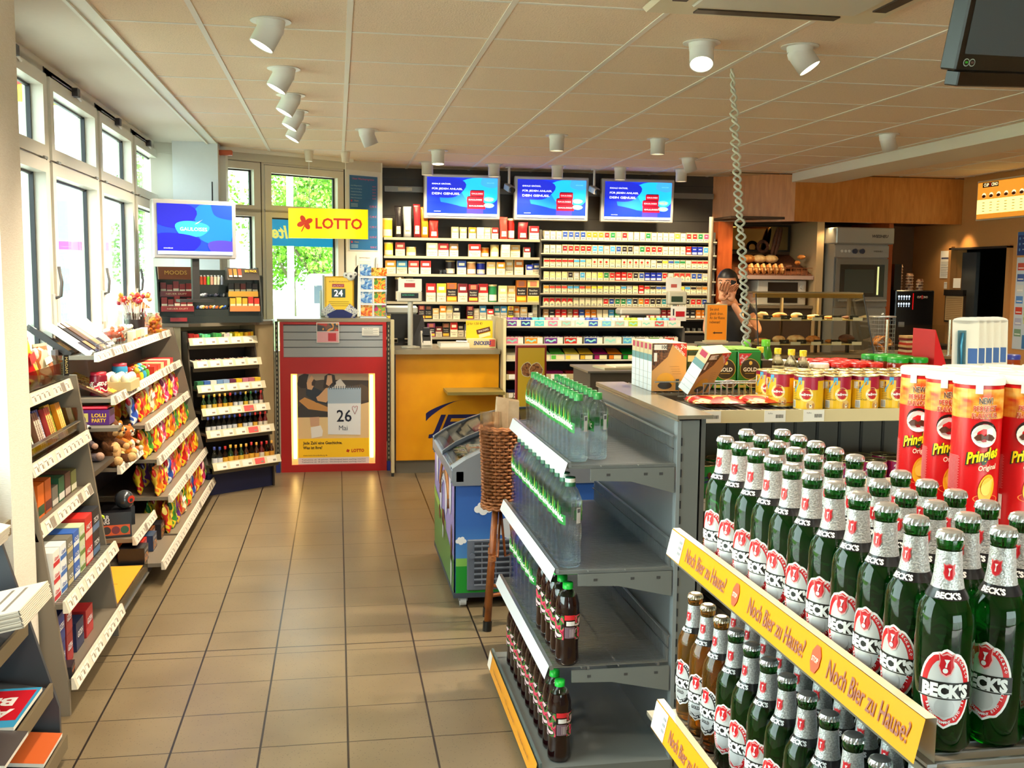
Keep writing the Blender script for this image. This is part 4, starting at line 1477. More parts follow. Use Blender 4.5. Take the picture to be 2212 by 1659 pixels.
b.box((-0.12,-0.095,0.014),(0.12,0.1,0.045),PAPER)
b.box((-0.12,-0.09,0.045),(0.1,0.09,0.048),mat((180,176,160),0.3))
b.cyl((0.02,-0.03,0.056),(0.11,-0.06,0.056),0.007,mat((240,240,236),0.4),n=8)
t.root=b.mesh('paper_stack')
put(t,Matrix.Identity(4),'pile of papers with a pen between card terminal and chocolate bar box')
t=Thing('chocolate_display_box','display box')
b=MB(T(1.205,8.58,1.031,0.05))
b.box((-0.115,0,0),(0.115,0.12,0.075),mat((238,220,160),0.5))
b.text('SNICKERS',0.045,mat((30,40,130),0.4),T(-0.0,-0.001,0.025),bold=0.03,width=0.15,shear=0.15)
b.quad(rect(0.06,0.11,0.01,0.07,-0.0008),mat((220,90,80),0.5))
t.part('tray',b)
b=MB(T(1.205,8.58,1.031,0.05))
b.box((-0.12,0.115,0.07),(0.11,0.122,0.225),mat((248,206,40),0.5))
b.text('2 f\u00fcr 1,50 \u20ac!',0.028,mat((90,60,20),0.5),T(-0.045,0.113,0.19),width=0.13)
Q=T(0.03,0.113,0.14,0,0,-0.25)
b.box((-0.06,-0.001,-0.018),(0.06,0.0,0.02),mat((90,44,24),0.4),Q)
b.text('SNICKERS',0.022,mat((240,240,240),0.4),Q@T(0,-0.002,-0.006),width=0.09)
b.box((-0.05,-0.001,-0.055),(0.05,0.0,-0.025),mat((238,220,180),0.4),Q)
t.part('header_card',b)
put(t,Matrix.Identity(4),'yellow chocolate bar box with 1,50 euro offer card on the yellow counter')
# ---------------------------------------------------------------- sweets shelves right of the yellow counter
t=Thing('sweets_counter','shelving')
GX0,GX1=1.335,2.86
b=MB()
b.box((1.335,8.22,0.0),(1.35,8.95,1.29),BEIGE)
b.box((1.325,8.20,0.0),(1.345,8.22,1.30),mat((236,222,170),0.4))
t.part('side_panel',b)
b=MB()
b.box((1.35,8.62,0.0),(GX1,8.65,1.26),mat((52,48,46),0.6))
b.box((GX1-0.02,8.22,0.0),(GX1,8.65,1.22),mat((90,84,76),0.5))
t.part('back_panel',b)
GZ=[1.228,1.085,0.954,0.803,0.651,0.5,0.33]
for z in GZ:
 b=MB()
 b.box((1.35,8.22,z-0.012),(GX1-0.02,8.62,z),mat((120,114,104),0.45))
 b.box((1.35,8.205,z-0.006),(GX1-0.02,8.22,z+0.004),mat((216,208,186),0.4))
 if z<0.9:
  b.box((1.35,8.198,z-0.006),(GX1-0.02,8.204,z+0.04),mat((186,170,128),0.4))
  for x in((1.37,1.72,2.02,2.28,2.46)if z>0.7 else(1.37,1.8,2.2)):
   b.box((x,8.196,z),(x+0.13,8.198,z+0.036),PAPER)
   b.quad(rect(x+0.08,x+0.12,z+0.008,z+0.02,8.1955),mat((120,116,110),0.6))
 t.part('shelf',b)
b=MB()
b.text('Jeder Riegel',0.042,mat((60,50,30),0.5),T(1.40,8.1955,0.66),bold=0.02,width=0.22,align='LEFT')
t.part('lettering',b)
put(t,Matrix.Identity(4),'stepped sweets and chewing gum shelves between yellow counter and bakery')
GC_=[('violet',(120,60,150)),('dark blue',(30,50,140)),('aqua',(90,200,206)),('pink',(230,130,160)),('white',(238,232,214)),('grey',(190,186,170)),('blue',(60,90,180)),('lime',(180,206,70)),('light blue',(120,190,224)),('pale red',(214,90,90))]
def gum_box(c,w,d,h,lid):
 b=MB()
 b.box((-w/2,0,0),(w/2,d,h),mat((238,230,206),0.4))
 b.quad(rect(-w*0.49,w*0.2,h*0.08,h*0.92,-0.0008),mat(c,0.35))
 b.add([(-w*0.42+w*0.055*i,-0.0014,h*(0.35+0.12*math.sin(i*0.9)))for i in range(11)]+[(-w*0.42+w*0.055*i,-0.0014,h*(0.62+0.12*math.sin(i*0.9)))for i in range(10,-1,-1)],[tuple(range(22))],mat((150,220,200),0.35))
 b.quad(rect(w*0.26,w*0.46,h*0.15,h*0.6,-0.0012),PAPER)
 if lid:
  for i in range(2):
   b.box((-w/2+0.006+i*w/2,0.01,h),(-0.006+i*w/2,d-0.01,h+0.006),print_mat('gum_%d_%d'%c[:2],[c,(240,236,220),c],60))
 return b
def gum_can(c):
 b=MB()
 b.lathe([(0.022,0),(0.024,0.01),(0.024,0.045)],mat((236,232,218),0.35),n=14)
 b.lathe([(0.0245,0.008),(0.0245,0.038)],mat(c,0.3),n=14,cap=False)
 b.lathe([(0.025,0.045),(0.025,0.062),(0.0001,0.064)],mat(c if sum(c)<560 else(244,240,226),0.3),n=14)
 return b
tb,tc={},{}
for nm,c in GC_:
 tb[nm]=Thing('chewing_gum_box','chewing gum box',gum_box(c,0.11,0.10,0.05,False))
 tc[nm]=Thing('chewing_gum_tub','chewing gum tub',gum_can(c))
seq=['violet','dark blue','aqua','pink','grey','white','blue','light blue','grey','lime','white','pale red','white']
for i,nm in enumerate(seq):
 x=1.415+i*0.113
 put(tb[nm],T(x,8.235,1.2285),'%s chewing gum box, %s from the left on the top sweets shelf'%(nm,nth(i)),'gum boxes on the top sweets shelf')
 for j in(0,1):
  nm2=nm if i<4 else('white' if i%3 else nm)
  if i>=11:
   nm2=('lime','aqua','light blue','pink')[(i-11)*2+j]
  put(tc[nm2],T(x-0.028+j*0.0565,8.37,1.2285,i+j,s=1.1),'%s chewing gum tub, %s from the left behind the gum boxes'%(nm2,nth(i*2+j)),'gum tubs on the top sweets shelf')
G2=[('pink',(226,120,150),1.42,0.15),('orange',(226,140,30),1.58,0.155),('violet',(110,40,130),1.745,0.16),('red',(190,40,30),1.91,0.155),('navy',(40,56,140),2.08,0.16),('mint',(200,214,200),2.245,0.155),('sky blue',(90,170,214),2.385,0.11),('grey',(150,146,130),2.50,0.11),('green',(80,150,60),2.62,0.12),('scarlet',(206,60,40),2.75,0.12)]
for i,(nm,c,x,w)in enumerate(G2):
 th=Thing('gum_carton','gum carton',gum_box(c,w-0.006,0.2,0.055,True))
 b=MB()
 gl=pane((214,220,222),0.25)
 b.box((-w/2+0.004,0.06,0.056),(-w/2+0.006,0.2,0.09),gl)
 b.add([(-w/2+0.004,0.03,0.062),(w/2-0.004,0.03,0.062),(w/2-0.004,0.2,0.095),(-w/2+0.004,0.2,0.095)],[(0,1,2,3)],gl)
 th.part('lid',b)
 put(th,T(x,8.235,1.0855),'%s gum carton with clear lid on the second sweets shelf'%nm,'gum cartons on the second sweets shelf')
G3=[('cream',(236,226,190)),('turquoise',(120,200,200)),('pale green',(150,206,120)),('green and white',(90,180,60)),('yellow',(236,206,70)),('gold',(214,170,40)),('magenta',(150,20,90)),('orange',(214,120,20)),('bright green',(20,140,30)),('silver',(170,164,150)),('red',(196,40,40)),('brown',(110,60,30))]
for i,(nm,c)in enumerate(G3):
 w=0.118
 b=MB()
 b.box((-w/2,0,0),(w/2,0.16,0.045),mat((230,222,196)if i<5 else(60,44,40),0.4))
 b.add([(-w/2,0.0,0.046),(w/2,0.0,0.046),(w/2-0.01,0.17,0.085),(-w/2+0.01,0.17,0.085)],[(0,1,2,3)],mat(c,0.3))
 b.quad(rect(-w*0.1,w*0.42,0.006,0.038,-0.001),mat((234,220,170),0.4))
 b.quad(rect(-w*0.45,-w*0.12,0.006,0.038,-0.001),mat(c,0.4))
 put(Thing('sweet_box','sweet box',b),T(1.415+i*0.122,8.235,0.9545),'%s sweet box on the third sweets shelf'%nm,'sweet boxes on the third sweets shelf')
BARC=[('dark red',(110,24,24)),('brown',(80,40,22)),('black',(40,34,36)),('navy',(36,36,80)),('plum',(110,24,70)),('orange',(220,110,40))]
for r,z in((0,0.8035),(1,0.6515)):
 for i in range(9):
  nm,c=BARC[(i*2+r*3)%6]
  b=MB()
  b.box((-0.075,0,0),(0.075,0.16,0.03),mat((190,150,90),0.5))
  for k in range(6):
   b.box((-0.07,0.006+k*0.025,0.03),(0.07,0.027+k*0.025,0.05+0.006*(k%2)),mat(c,0.25),ch=0.004)
  b.quad(rect(-0.07,0.03,0.004,0.028,-0.001),mat((236,226,196),0.5))
  put(Thing('chocolate_bar_tray','chocolate bars',b),T(1.44+i*0.162,8.24,z),'%s chocolate bar tray, %s from the left on the %s sweets shelf'%(nm,nth(i),('fourth','fifth')[r]),'chocolate bar trays')
# second till on the right
t=Thing('customer_display','display')
b=MB()
b.cyl((2.93,8.7,1.0315),(2.93,8.7,1.40),0.02,mat((150,146,130),0.35),n=12)
t.part('pole',b)
b=MB()
b.box((2.85,8.64,1.40),(3.02,8.72,1.52),mat((196,190,166),0.4),ch=0.01)
b.quad(rect(2.875,2.98,1.425,1.475,8.639),mat((40,60,44),0.3))
t.part('screen_head',b)
b=MB()
b.box((2.84,8.69,1.52),(2.98,8.695,1.64),PAPER)
b.quad(rect(2.885,2.94,1.55,1.58,8.689),mat((190,90,80),0.4))
t.part('advert_card',b)
b=MB()
b.box((2.86,8.6,1.26),(3.0,8.605,1.39),PAPER)
b.text('1',0.08,INK,T(2.885,8.599,1.31),bold=0.03)
b.box((2.905,8.597,1.30),(2.985,8.6,1.345),mat((190,30,40),0.4),None)
t.part('price_card',b)
put(t,Matrix.Identity(4),'cream customer display with a large 1 card left of the orange sign')
b=MB()
b.box((2.48,8.86,1.30),(2.86,9.04,1.36),mat((196,190,172),0.4),ch=0.015)
b.box((2.60,8.92,1.0),(2.74,9.0,1.30),mat((90,86,80),0.5))
single('till_screen',b,'cream back of the second till screen behind the gum tubs','screen')
b=MB()
b.box((2.9,8.3,0.0),(3.35,9.1,1.0),mat((66,58,50),0.6))
b.box((2.86,8.2,1.0),(3.3,9.15,1.03),TOPG)
single('till_counter',b,'dark counter under the second till, right of the sweets shelves','counter')
# ================================================================ WINDOW-SIDE SHELVING
RAIL=mat((222,214,198),0.35)
RAILB=mat((150,170,206),0.3)
STRIP=mat((150,134,118),0.6)
SHG=mat((128,118,104),0.4,0.2)
BACKG=mat((96,88,90),0.5)
rg=random.Random(11)
def price_rail(y0,y1,x,z,h=0.045,col=None,tickets=True,M=None,tilt=0.014):
 """price rail running along y, facing +x, leaning out at the bottom"""
 b=MB(M)
 x0=x-0.004
 b.add([(x0+tilt,y0,z),(x0+tilt,y1,z),(x0,y1,z+h),(x0,y0,z+h),(x0-0.008,y0,z),(x0-0.008,y1,z),(x0-0.008,y1,z+h),(x0-0.008,y0,z+h)],
          [(0,1,2,3),(7,6,5,4),(0,4,5,1),(3,2,6,7),(0,3,7,4),(1,5,6,2)],col or RAIL)
 if tickets:
  y=y0+0.02
  r=random.Random(int(z*1000+y0*77))
  while y<y1-0.07:
   w=0.058
   kx=0.0012
   def P(yy,t_):
    return(x0+tilt*(1-t_)+kx,yy,z+h*t_)
   b.add([P(y,0.08),P(y+w,0.08),P(y+w,0.92),P(y,0.92)],[(0,1,2,3)],PAPER if r.random()<0.86 else mat((150,140,128),0.5))
   kx=0.0018
   b.add([P(y+w*0.55,0.25),P(y+w*0.85,0.25),P(y+w*0.85,0.6),P(y+w*0.55,0.6)],[(0,1,2,3)],STRIP)
   b.add([P(y+w*0.1,0.65),P(y+w*0.7,0.65),P(y+w*0.7,0.72),P(y+w*0.1,0.72)],[(0,1,2,3)],STRIP)
   y+=w+(0.006 if r.random()<0.75 else 0.05)
 return b
def window_unit(name,y0,y1,levels,label,back=-1.42,panels=(True,True),wire=()):
 t=Thing(name,'shelving')
 b=MB()
 b.box((back,y0,0.0),(back+0.02,y1,levels[-1][0]+0.06),BACKG)
 t.part('back_panel',b)
 for k,yy in enumerate((y0,y1-0.02)):
  if panels[k]:
   b=MB()
   xb,xt=levels[0][1]-0.02,levels[-1][1]+0.02
   zt=levels[-1][0]+0.06
   vs=[(back,yy,0),(xb,yy,0),(xb,yy,0.1),(xt,yy,zt),(back,yy,zt)]
   vs+=[(x,y+0.02,z)for x,y,z in vs]
   b.add(vs,[(0,1,2,3,4),(9,8,7,6,5)]+[(i,i+5,(i+1)%5+5,(i+1)%5)for i in range(5)],SHG)
   t.part('side_panel',b)
 for i,(z,x)in enumerate(levels):
  b=MB()
  b.box((back+0.02,y0+0.02,z+0.010),(x-0.01,y1-0.02,z+0.03),SHG)
  if i in wire:
   for k in range(int((y1-y0)/0.025)):
    yy=y0+0.03+k*0.025
    b.box((back+0.05,yy,z+0.03),(x-0.015,yy+0.004,z+0.033),STEEL)
  sub=[('price_rail',price_rail(y0,y1,x,z))]if i or name!='corner_shelving' else[]
  t.part('shelf',b,sub)
 b=MB()
 b.box((back+0.02,y0+0.02,0.0),(levels[0][1]-0.12,y1-0.02,levels[0][0]+0.01),mat((60,58,62),0.6))
 t.part('plinth',b)
 put(t,Matrix.Identity(4),label)
NEAR=[(0.10,-0.965),(0.39,-0.985),(0.66,-1.08),(0.895,-1.085),(1.125,-1.15)]
MID=[(0.09,-0.905),(0.225,-1.045),(0.60,-1.11),(0.96,-1.13),(1.18,-1.205)]
FAR=[(0.09,-0.905),(0.31,-0.962),(0.53,-1.02),(0.73,-1.08),(0.96,-1.13),(1.18,-1.20)]
window_unit('window_shelving',3.87,4.75,NEAR,'grey shelf unit nearest the camera beside the papered pier',wire=(1,))
window_unit('toy_shelving',5.47,6.10,MID,'shelf unit with dark toy packets in the middle of the window side',panels=(False,False))
window_unit('sweet_bag_shelving',6.10,7.80,FAR,'long shelf unit of sweet bags under the windows',panels=(False,True))
t=Thing('corner_shelving','shelving')
b=MB()
b.box((-1.42,4.77,0.0),(-1.40,5.45,1.05),mat((40,38,40),0.6))
t.part('back_panel',b)
b=MB()
b.box((-1.40,4.77,0.09),(-0.99,5.45,0.125),mat((84,76,66),0.4))
b.box((-1.40,4.77,0.0),(-1.10,5.45,0.09),mat((56,52,50),0.5))
gl=pane((220,214,200),0.35)
b.box((-0.985,4.77,0.085),(-0.980,5.45,0.15),gl)
b.box((-0.995,4.77,0.08),(-0.975,5.45,0.088),STEEL)
t.part('shelf',b)
b=MB()
b.box((-1.40,5.0,0.675),(-1.13,5.45,0.70),mat((70,64,58),0.4))
t.part('upper_shelf',b)
put(t,Matrix.Identity(4),'low corner shelf with an orange sheet between the near and middle shelf units')
b=MB()
b.box((-1.38,4.80,0.127),(-1.0,5.42,0.131),mat((246,168,40),0.5))
for y in(4.86,4.98,5.1):
 b.box((-1.32,y,0.1312),(-1.06,y+0.004,0.1316),mat((150,90,30),0.6))
single('orange_sheet',b,'bright orange advertising sheet lying on the empty bottom shelf','sheet')
# ---- soft packets
KIND={}
def sweet_bag(w,h,d,key,cols):
 k=('bag',key,round(w,3),round(h,3))
 if k in KIND:
  return KIND[k]
 b=MB()
 m=print_mat('film_'+key,cols,11)
 n=9
 vs,fs=[],[]
 for i in range(n):
  t_=i/(n-1)
  f=math.sin(PI*t_)**0.55
  for j in range(12):
   a=2*PI*j/12
   ww=w/2*(1-0.07*math.sin(PI*t_))
   vs.append((ww*math.cos(a)*(1 if abs(math.sin(a))<0.99 else 1),-d/2*(0.05+f)*math.sin(a)+0.006*math.sin(9*t_+j),h*t_))
 for i in range(n-1):
  for j in range(12):
   q=(j+1)%12
   fs.append((i*12+q,i*12+j,i*12+12+j,i*12+12+q))
 b.add(vs,fs,m,smooth=True)
 b.box((-w/2,-0.003,h),(w/2,0.003,h+0.012),mat(cols[0],0.3))
 b.box((-w/2,-0.003,-0.0),(w/2,0.003,0.01),mat(cols[0],0.3))
 # printed brand field on the front, following the belly
 q=[]
 for u,v in((-0.28,0.48),(0.28,0.56),(0.28,0.74),(-0.28,0.66)):
  q.append((w*u,-d/2*(0.05+math.sin(PI*v)**0.55)*math.sqrt(max(0,1-(2*u)**2))-0.007,h*v))
 b.add(q,[(0,1,2,3)],mat(cols[-1],0.3))
 KIND[k]=Thing('sweet_bag','bag of sweets',b)
 return KIND[k]
def carton(w,h,d,c,name='carton',cat='box',text=None,tc=(240,240,240),band=None,top=None,tw=0.7):
 k=('car',round(w,3),round(h,3),round(d,3),c,text,band,top,name)
 if k in KIND:
  return KIND[k]
 b=MB()
 b.box((-w/2,0,0),(w/2,d,h),mat(c,0.4),ch=0.0)
 e=0.0008
 if band:
  b.quad(rect(-w/2,w/2,h*0.08,h*0.36,-e),mat(band,0.4))
 if top:
  b.quad([(-w/2,0,h+e),(w/2,0,h+e),(w/2,d,h+e),(-w/2,d,h+e)],mat(top,0.4))
  b.quad(rect(-w/2,w/2,h*0.82,h,-e),mat(top,0.4))
 if text:
  b.text(text,h*0.3,mat(tc,0.4),T(0,-2*e,h*0.45),width=w*tw,bold=0.02)
 KIND[k]=Thing(name,cat,b)
 return KIND[k]
BC={'red':[(206,30,36),(240,200,50),(230,60,40)],'yellow':[(240,200,40),(226,60,40),(250,226,120)],'orange':[(236,120,30),(250,210,70),(206,50,30)],'pink':[(220,60,120),(250,200,210),(150,40,100)],
      'green':[(60,150,50),(240,220,60),(30,100,40)],'blue':[(40,80,180),(220,230,240),(220,40,60)],'purple':[(100,40,130),(230,190,60),(60,30,90)],'pale':[(236,224,190),(206,120,70),(240,240,230)],'light blue':[(80,180,220),(230,240,250),(50,120,190)]}
ORDZ=['lowest','second','third','fourth','fifth','top']
# goods stand facing +x: their local -y looks along +x
FX=PI/2
def on_shelf(th,x,y,z,label,group=None,lean=0.0,turn=0.0):
 return put(th,T(x,y,z,FX+turn,lean),label,group)
plan={0:['yellow','green','purple','red','pale','green','yellow','orange','blue','red','orange','yellow','pink','green'],
  1:['orange','red','yellow','blue','pink','red','orange','purple','red','light blue','pink','red','orange','yellow'],
  2:['orange','green','yellow','red','pale','pink','yellow','orange','purple','green','yellow','red','orange','green'],
  3:['blue','red','orange','yellow','pale','orange','yellow','orange','red','pink','yellow','red','pink','red']}
for lv in range(4):
 z,x=FAR[lv]
 zz=z+0.031
 n=len(plan[lv])
 gap=FAR[lv+1][0]-z
 seen={}
 for i,c in enumerate(plan[lv]):
  y=6.18+i*(1.53/(n-1))
  h=min(gap-0.045,rg.uniform(0.145,0.175))
  w=rg.choice((0.105,0.11,0.115))
  h=round(h*50)/50
  put(sweet_bag(w,h,0.05,c,BC[c]),T(x-0.065-rg.uniform(0,0.02),y,zz+0.003,FX+rg.uniform(-0.15,0.15),-rg.uniform(0.06,0.25)),
   '%s bag of sweets, %s from the near end, %s shelf of the long unit'%(c,nth(i),ORDZ[lv]),'sweet bags on the long unit')
  if i%2==0:
   c2=plan[lv][(i+5)%n]
   put(sweet_bag(w,h,0.05,c2,BC[c2]),T(x-0.19,y+0.05,zz+0.003,FX+rg.uniform(-0.2,0.2),-0.1),
    '%s bag of sweets in the back row, %s from the near end, %s shelf'%(c2,nth(i//2),ORDZ[lv]),'sweet bags at the back of the long unit')
# fifth shelf: jars, toy figures, flat packs
z5=0.96+0.031
def jar(c,lid,r=0.04,h=0.11):
 b=MB()
 b.lathe([(r,0),(r,h*0.8),(r*0.85,h*0.9)],mat(c,0.25),n=18)
 b.lathe([(r*0.9,h*0.88),(r*0.9,h),(0.0001,h)],mat(lid,0.3),n=18)
 b.lathe([(r*1.01,h*0.15),(r*1.01,h*0.6)],print_mat('jar_%d%d'%c[:2],[c,(230,230,220),lid],40),n=18,cap=False)
 return Thing('sweet_jar','jar',b)
put(jar((120,20,40),(200,40,60)),T(-1.24,5.66,z5,0,0,0,1.1),'dark red sweet jar at the back of the fifth shelf, left of the blue jar','sweet jars')
put(jar((60,150,200),(210,60,80)),T(-1.24,6.2,z5,0,0,0,1.1),'light blue sweet jar with red lid on the fifth shelf','sweet jars')
t=Thing('egg_tray','tray of eggs')
b=MB()
b.box((-0.13,-0.09,0),(0.13,0.09,0.05),mat((206,190,140),0.5))
t.part('tray',b)
b=MB()
for i in range(5):
 for j in range(3):
  b.ball((-0.1+i*0.05,-0.055+j*0.055,0.06),0.024,mat((246,236,206),0.4),n=8,l=6,sc=(1,1,1.2))
t.part('eggs',b)
put(t,T(-1.2,5.95,z5,FX),'tray of white sweet eggs on the fifth shelf beside the yellow packs')
for i,(c,nm)in enumerate((((90,50,30),'brown'),((120,70,34),'dark orange'),((230,180,50),'yellow'),((240,200,90),'pale yellow'))):
 b=MB()
 b.box((-0.035,0,0),(0.035,0.012,0.24),mat(c,0.35))
 b.quad(rect(-0.028,0.028,0.03,0.2,-0.001),print_mat('stick_%d'%i,[c,(240,220,160),(180,60,40)],50))
 put(Thing('sweet_packet','packet',b),T(-1.18,5.60+i*0.075,z5+0.005,FX,-1.15),'%s flat sweet packet leaning on the fifth shelf'%nm,'leaning flat packets')
b=MB()
b.box((-0.15,0,0),(0.15,0.13,0.075),mat((90,40,120),0.35))
b.box((-0.14,0.01,0.076),(0.14,0.12,0.09),mat((214,40,60),0.25),ch=0.006)
for i in range(3):
 b.quad(rect(-0.05+i*0.035,-0.022+i*0.035,0.015,0.06,-0.001),mat((226,206,120),0.4))
b.text('LOLLI',0.026,mat((240,190,50),0.4),T(0.1,-0.001,0.04),bold=0.03,width=0.07)
b.text('PARTY',0.026,mat((240,190,50),0.4),T(0.1,-0.001,0.014),bold=0.03,width=0.07)
single('lolly_box',b,'purple lollipop box with red packs at the near end of the middle unit','sweet box',M=T(-1.30,5.46,0.86,0.0))
b=MB()
b.box((-1.40,5.36,0.84),(-1.09,5.465,0.858),SHG)
b.box((-1.40,5.36,0.7),(-1.38,5.465,0.858),SHG)
single('side_ledge',b,'small grey ledge under the purple lollipop box','ledge')
FG=[((230,90,30),'orange'),((90,170,50),'green'),((240,200,40),'yellow'),((214,50,40),'red'),((60,160,200),'turquoise')]
for i in range(8):
 c,nm=FG[i%5]
 b=MB()
 b.lathe([(0.018,0),(0.02,0.03),(0.012,0.05)],mat(c,0.35),n=12)
 b.ball((0,0,0.063),0.019,mat(FG[(i+2)%5][0],0.35),n=10)
 b.ball((-0.008,-0.016,0.067),0.005,mat((240,240,240),0.3),n=6,l=5)
 b.ball((0.008,-0.016,0.067),0.005,mat((240,240,240),0.3),n=6,l=5)
 put(Thing('sweet_toy','toy',b),T(-1.17-0.05*(i%2),6.33+i*0.05,z5+0.001,FX),'%s toy figure with sweets, %s from the near end, fifth shelf'%(nm,nth(i)),'toy figures on the fifth shelf')
for i,(c,nm)in enumerate((((206,50,36),'red'),((226,70,50),'scarlet'),((230,206,150),'cream'),((214,60,60),'crimson'),((240,226,190),'ivory'),((190,40,50),'dark red'))):
 put(carton(0.11,0.05,0.18,c,'sweet_carton','box',band=(240,220,150)),T(-1.145,6.82+i*0.13,z5+0.001,FX),'%s low carton near the far end of the fifth shelf'%nm,'low cartons on the fifth shelf')
# top shelf goods
z6=1.18+0.031
for i in range(5):
 for j in range(2):
  c=[(226,222,214),(40,34,34),(110,80,60),(206,190,160),(226,222,214)][(i+j)%5]
  th=carton(0.07,0.25,0.03,c,'book_shaped_pack','pack',band=[(40,34,34),(180,140,90)][(i+j)%2],top=(235,232,226))
  put(th,T(-1.235-j*0.10,5.56+i*0.1,z6+0.012,FX,-0.95),'%s slim pack leaning on the top shelf, %s from the near end, %s row'%(['grey','black','brown','tan','grey'][(i+j)%5],nth(i),('front','back')[j]),'slim packs leaning on the top shelf')
b=MB()
for i in range(9):
 b.box((-0.02,5.48+i*0.011*7,0.0),(-0.018,5.482+i*0.077,0.05),STEEL)
b.box((-0.021,5.48,0.048),(-0.017,6.1,0.052),STEEL)
b.box((-0.021,5.48,0.0),(-0.017,6.1,0.004),STEEL)
single('wire_guard',b,'low wire guard along the near end of the top window shelf','wire guard',M=T(-1.19,0,z6+0.005))
th_w=carton(0.05,0.22,0.025,(238,234,222),'white_packet','packet',band=(190,180,160))
for i in range(3):
 put(th_w,T(-1.27,6.12+i*0.05,z6+0.012,FX,-0.8),'long white packet leaning on the top shelf, %s from the near end'%nth(i),'long white packets')
def dish(c1,c2,r=0.07):
 t=Thing('sweet_tub','tub of sweets')
 b=MB()
 b.lathe([(r*0.8,0),(r,0.07),(r*0.97,0.07),(r*0.78,0.004)],glass((245,240,235),0.5),n=20,cap=False)
 t.part('tub',b)
 b=MB()
 g=random.Random(5)
 for i in range(46):
  a,q=g.random()*2*PI,math.sqrt(g.random())*r*0.78
  b.ball((q*math.cos(a),q*math.sin(a),0.02+0.07*g.random()),0.014,mat(c1 if g.random()<0.5 else c2,0.35),n=7,l=5)
 b.lathe([(0.0001,0.01),(r*0.76,0.012),(r*0.85,0.055),(0.0001,0.09)],mat(c1,0.4),n=14)
 t.part('sweets',b)
 return t
put(dish((226,90,50),(246,238,226)),T(-1.32,6.45,z6+0.001),'clear tub of red and white sweets on the top shelf','sweet tubs')
put(dish((246,238,226),(240,226,190)),T(-1.32,6.72,z6+0.001),'clear tub of white sweets on the top shelf, beside the lollipop pots','sweet tubs')
for i in range(4):
 put(carton(0.09,0.07,0.035,[(238,228,200),(240,214,160),(226,206,180),(238,236,226)][i],'small_carton','box',band=[(206,120,60),(190,60,40),(120,110,100),(200,150,60)][i]),T(-1.212,6.52+i*0.13,z6+0.001,FX),'%s small carton at the front of the top shelf'%('cream','amber','beige','white')[i],'small cartons on the top shelf')
# lollipop pots
for k,(y,x,lb)in enumerate(((7.02,-1.30,'left of the two, black labelled'),(7.2,-1.33,'right of the two, red labelled'))):
 t=Thing('lollipop_pot','pot of lollipops')
 b=MB()
 b.lathe([(0.055,0),(0.06,0.16),(0.056,0.16),(0.05,0.004)],glass((236,230,226),0.5),n=20,cap=False)
 b.lathe([(0.0565,0.02),(0.0605,0.12)],mat([(40,28,30),(190,30,30)][k],0.35),n=20,cap=False)
 t.part('pot',b)
 b=MB()
 g=random.Random(k)
 for i in range(26):
  a,q=g.random()*2*PI,math.sqrt(g.random())*0.1
  top=Vector((q*math.cos(a),q*math.sin(a),0.22+0.06*g.random()))
  b.cyl((top.x*0.3,top.y*0.3,0.02),top,0.0018,mat((240,236,226),0.4),n=5)
  b.ball(top,0.017,mat([(206,60,50),(236,140,60),(170,40,60),(240,190,120)][i%4],0.2),n=8,l=6)
 t.part('lollipops',b)
 put(t,T(x,y,z6),'pot of red and orange lollipops by the window, '+lb,'lollipop pots')
t=Thing('sweet_basket','basket')
b=MB()
b.box((-0.12,-0.02,0),(0.12,0.14,0.02),mat((190,120,50),0.4))
b.add([(-0.13,0.1,0.0),(0.13,0.1,0.0),(0.13,0.16,0.2),(-0.13,0.16,0.2)],[(0,1,2,3)],mat((206,40,80),0.4))
b.add([(-0.13,0.1,0.17),(0.13,0.1,0.17),(0.13,0.165,0.22),(-0.13,0.165,0.22)],[(0,1,2,3)],mat((170,110,50),0.4))
t.part('stand',b)
b=MB()
b.box((-0.12,-0.02,0.02),(-0.116,0.1,0.12),mat((190,120,50),0.4))
t.part('side',b)
put(t,T(-1.27,7.62,z6,FX-0.3),'pink and gold tilted sweet display at the far end of the top shelf')
t=Thing('sweet_jar','jar')
b=MB()
b.lathe([(0.05,0),(0.058,0.03),(0.058,0.11),(0.04,0.135),(0.042,0.15)],glass((250,240,220),0.45),n=20,cap=False)
t.part('glass_jar',b)
b=MB()
g=random.Random(9)
for i in range(40):
 a,q=g.random()*2*PI,math.sqrt(g.random())*0.042
 b.ball((q*math.cos(a),q*math.sin(a),0.015+0.095*g.random()),0.012,mat([(226,130,40),(206,90,40),(240,190,70)][i%3],0.3),n=7,l=5)
t.part('sweets',b)
put(t,T(-1.25,7.40,z6),'open glass jar of orange sweets near the far end of the top shelf')
for i,c in enumerate(((210,216,222),(190,186,176))):
 b=MB()
 b.lathe([(0.0001,0),(0.075,0.0),(0.078,0.004),(0.0001,0.006)],mat(c,0.3),n=24)
 single('disc_sign',b,('silver','grey')[i]+' round card standing against the window behind the sweets','card',M=T(-1.36,6.55+i*0.2,z6+0.075,FX,-PI/2+0.15))
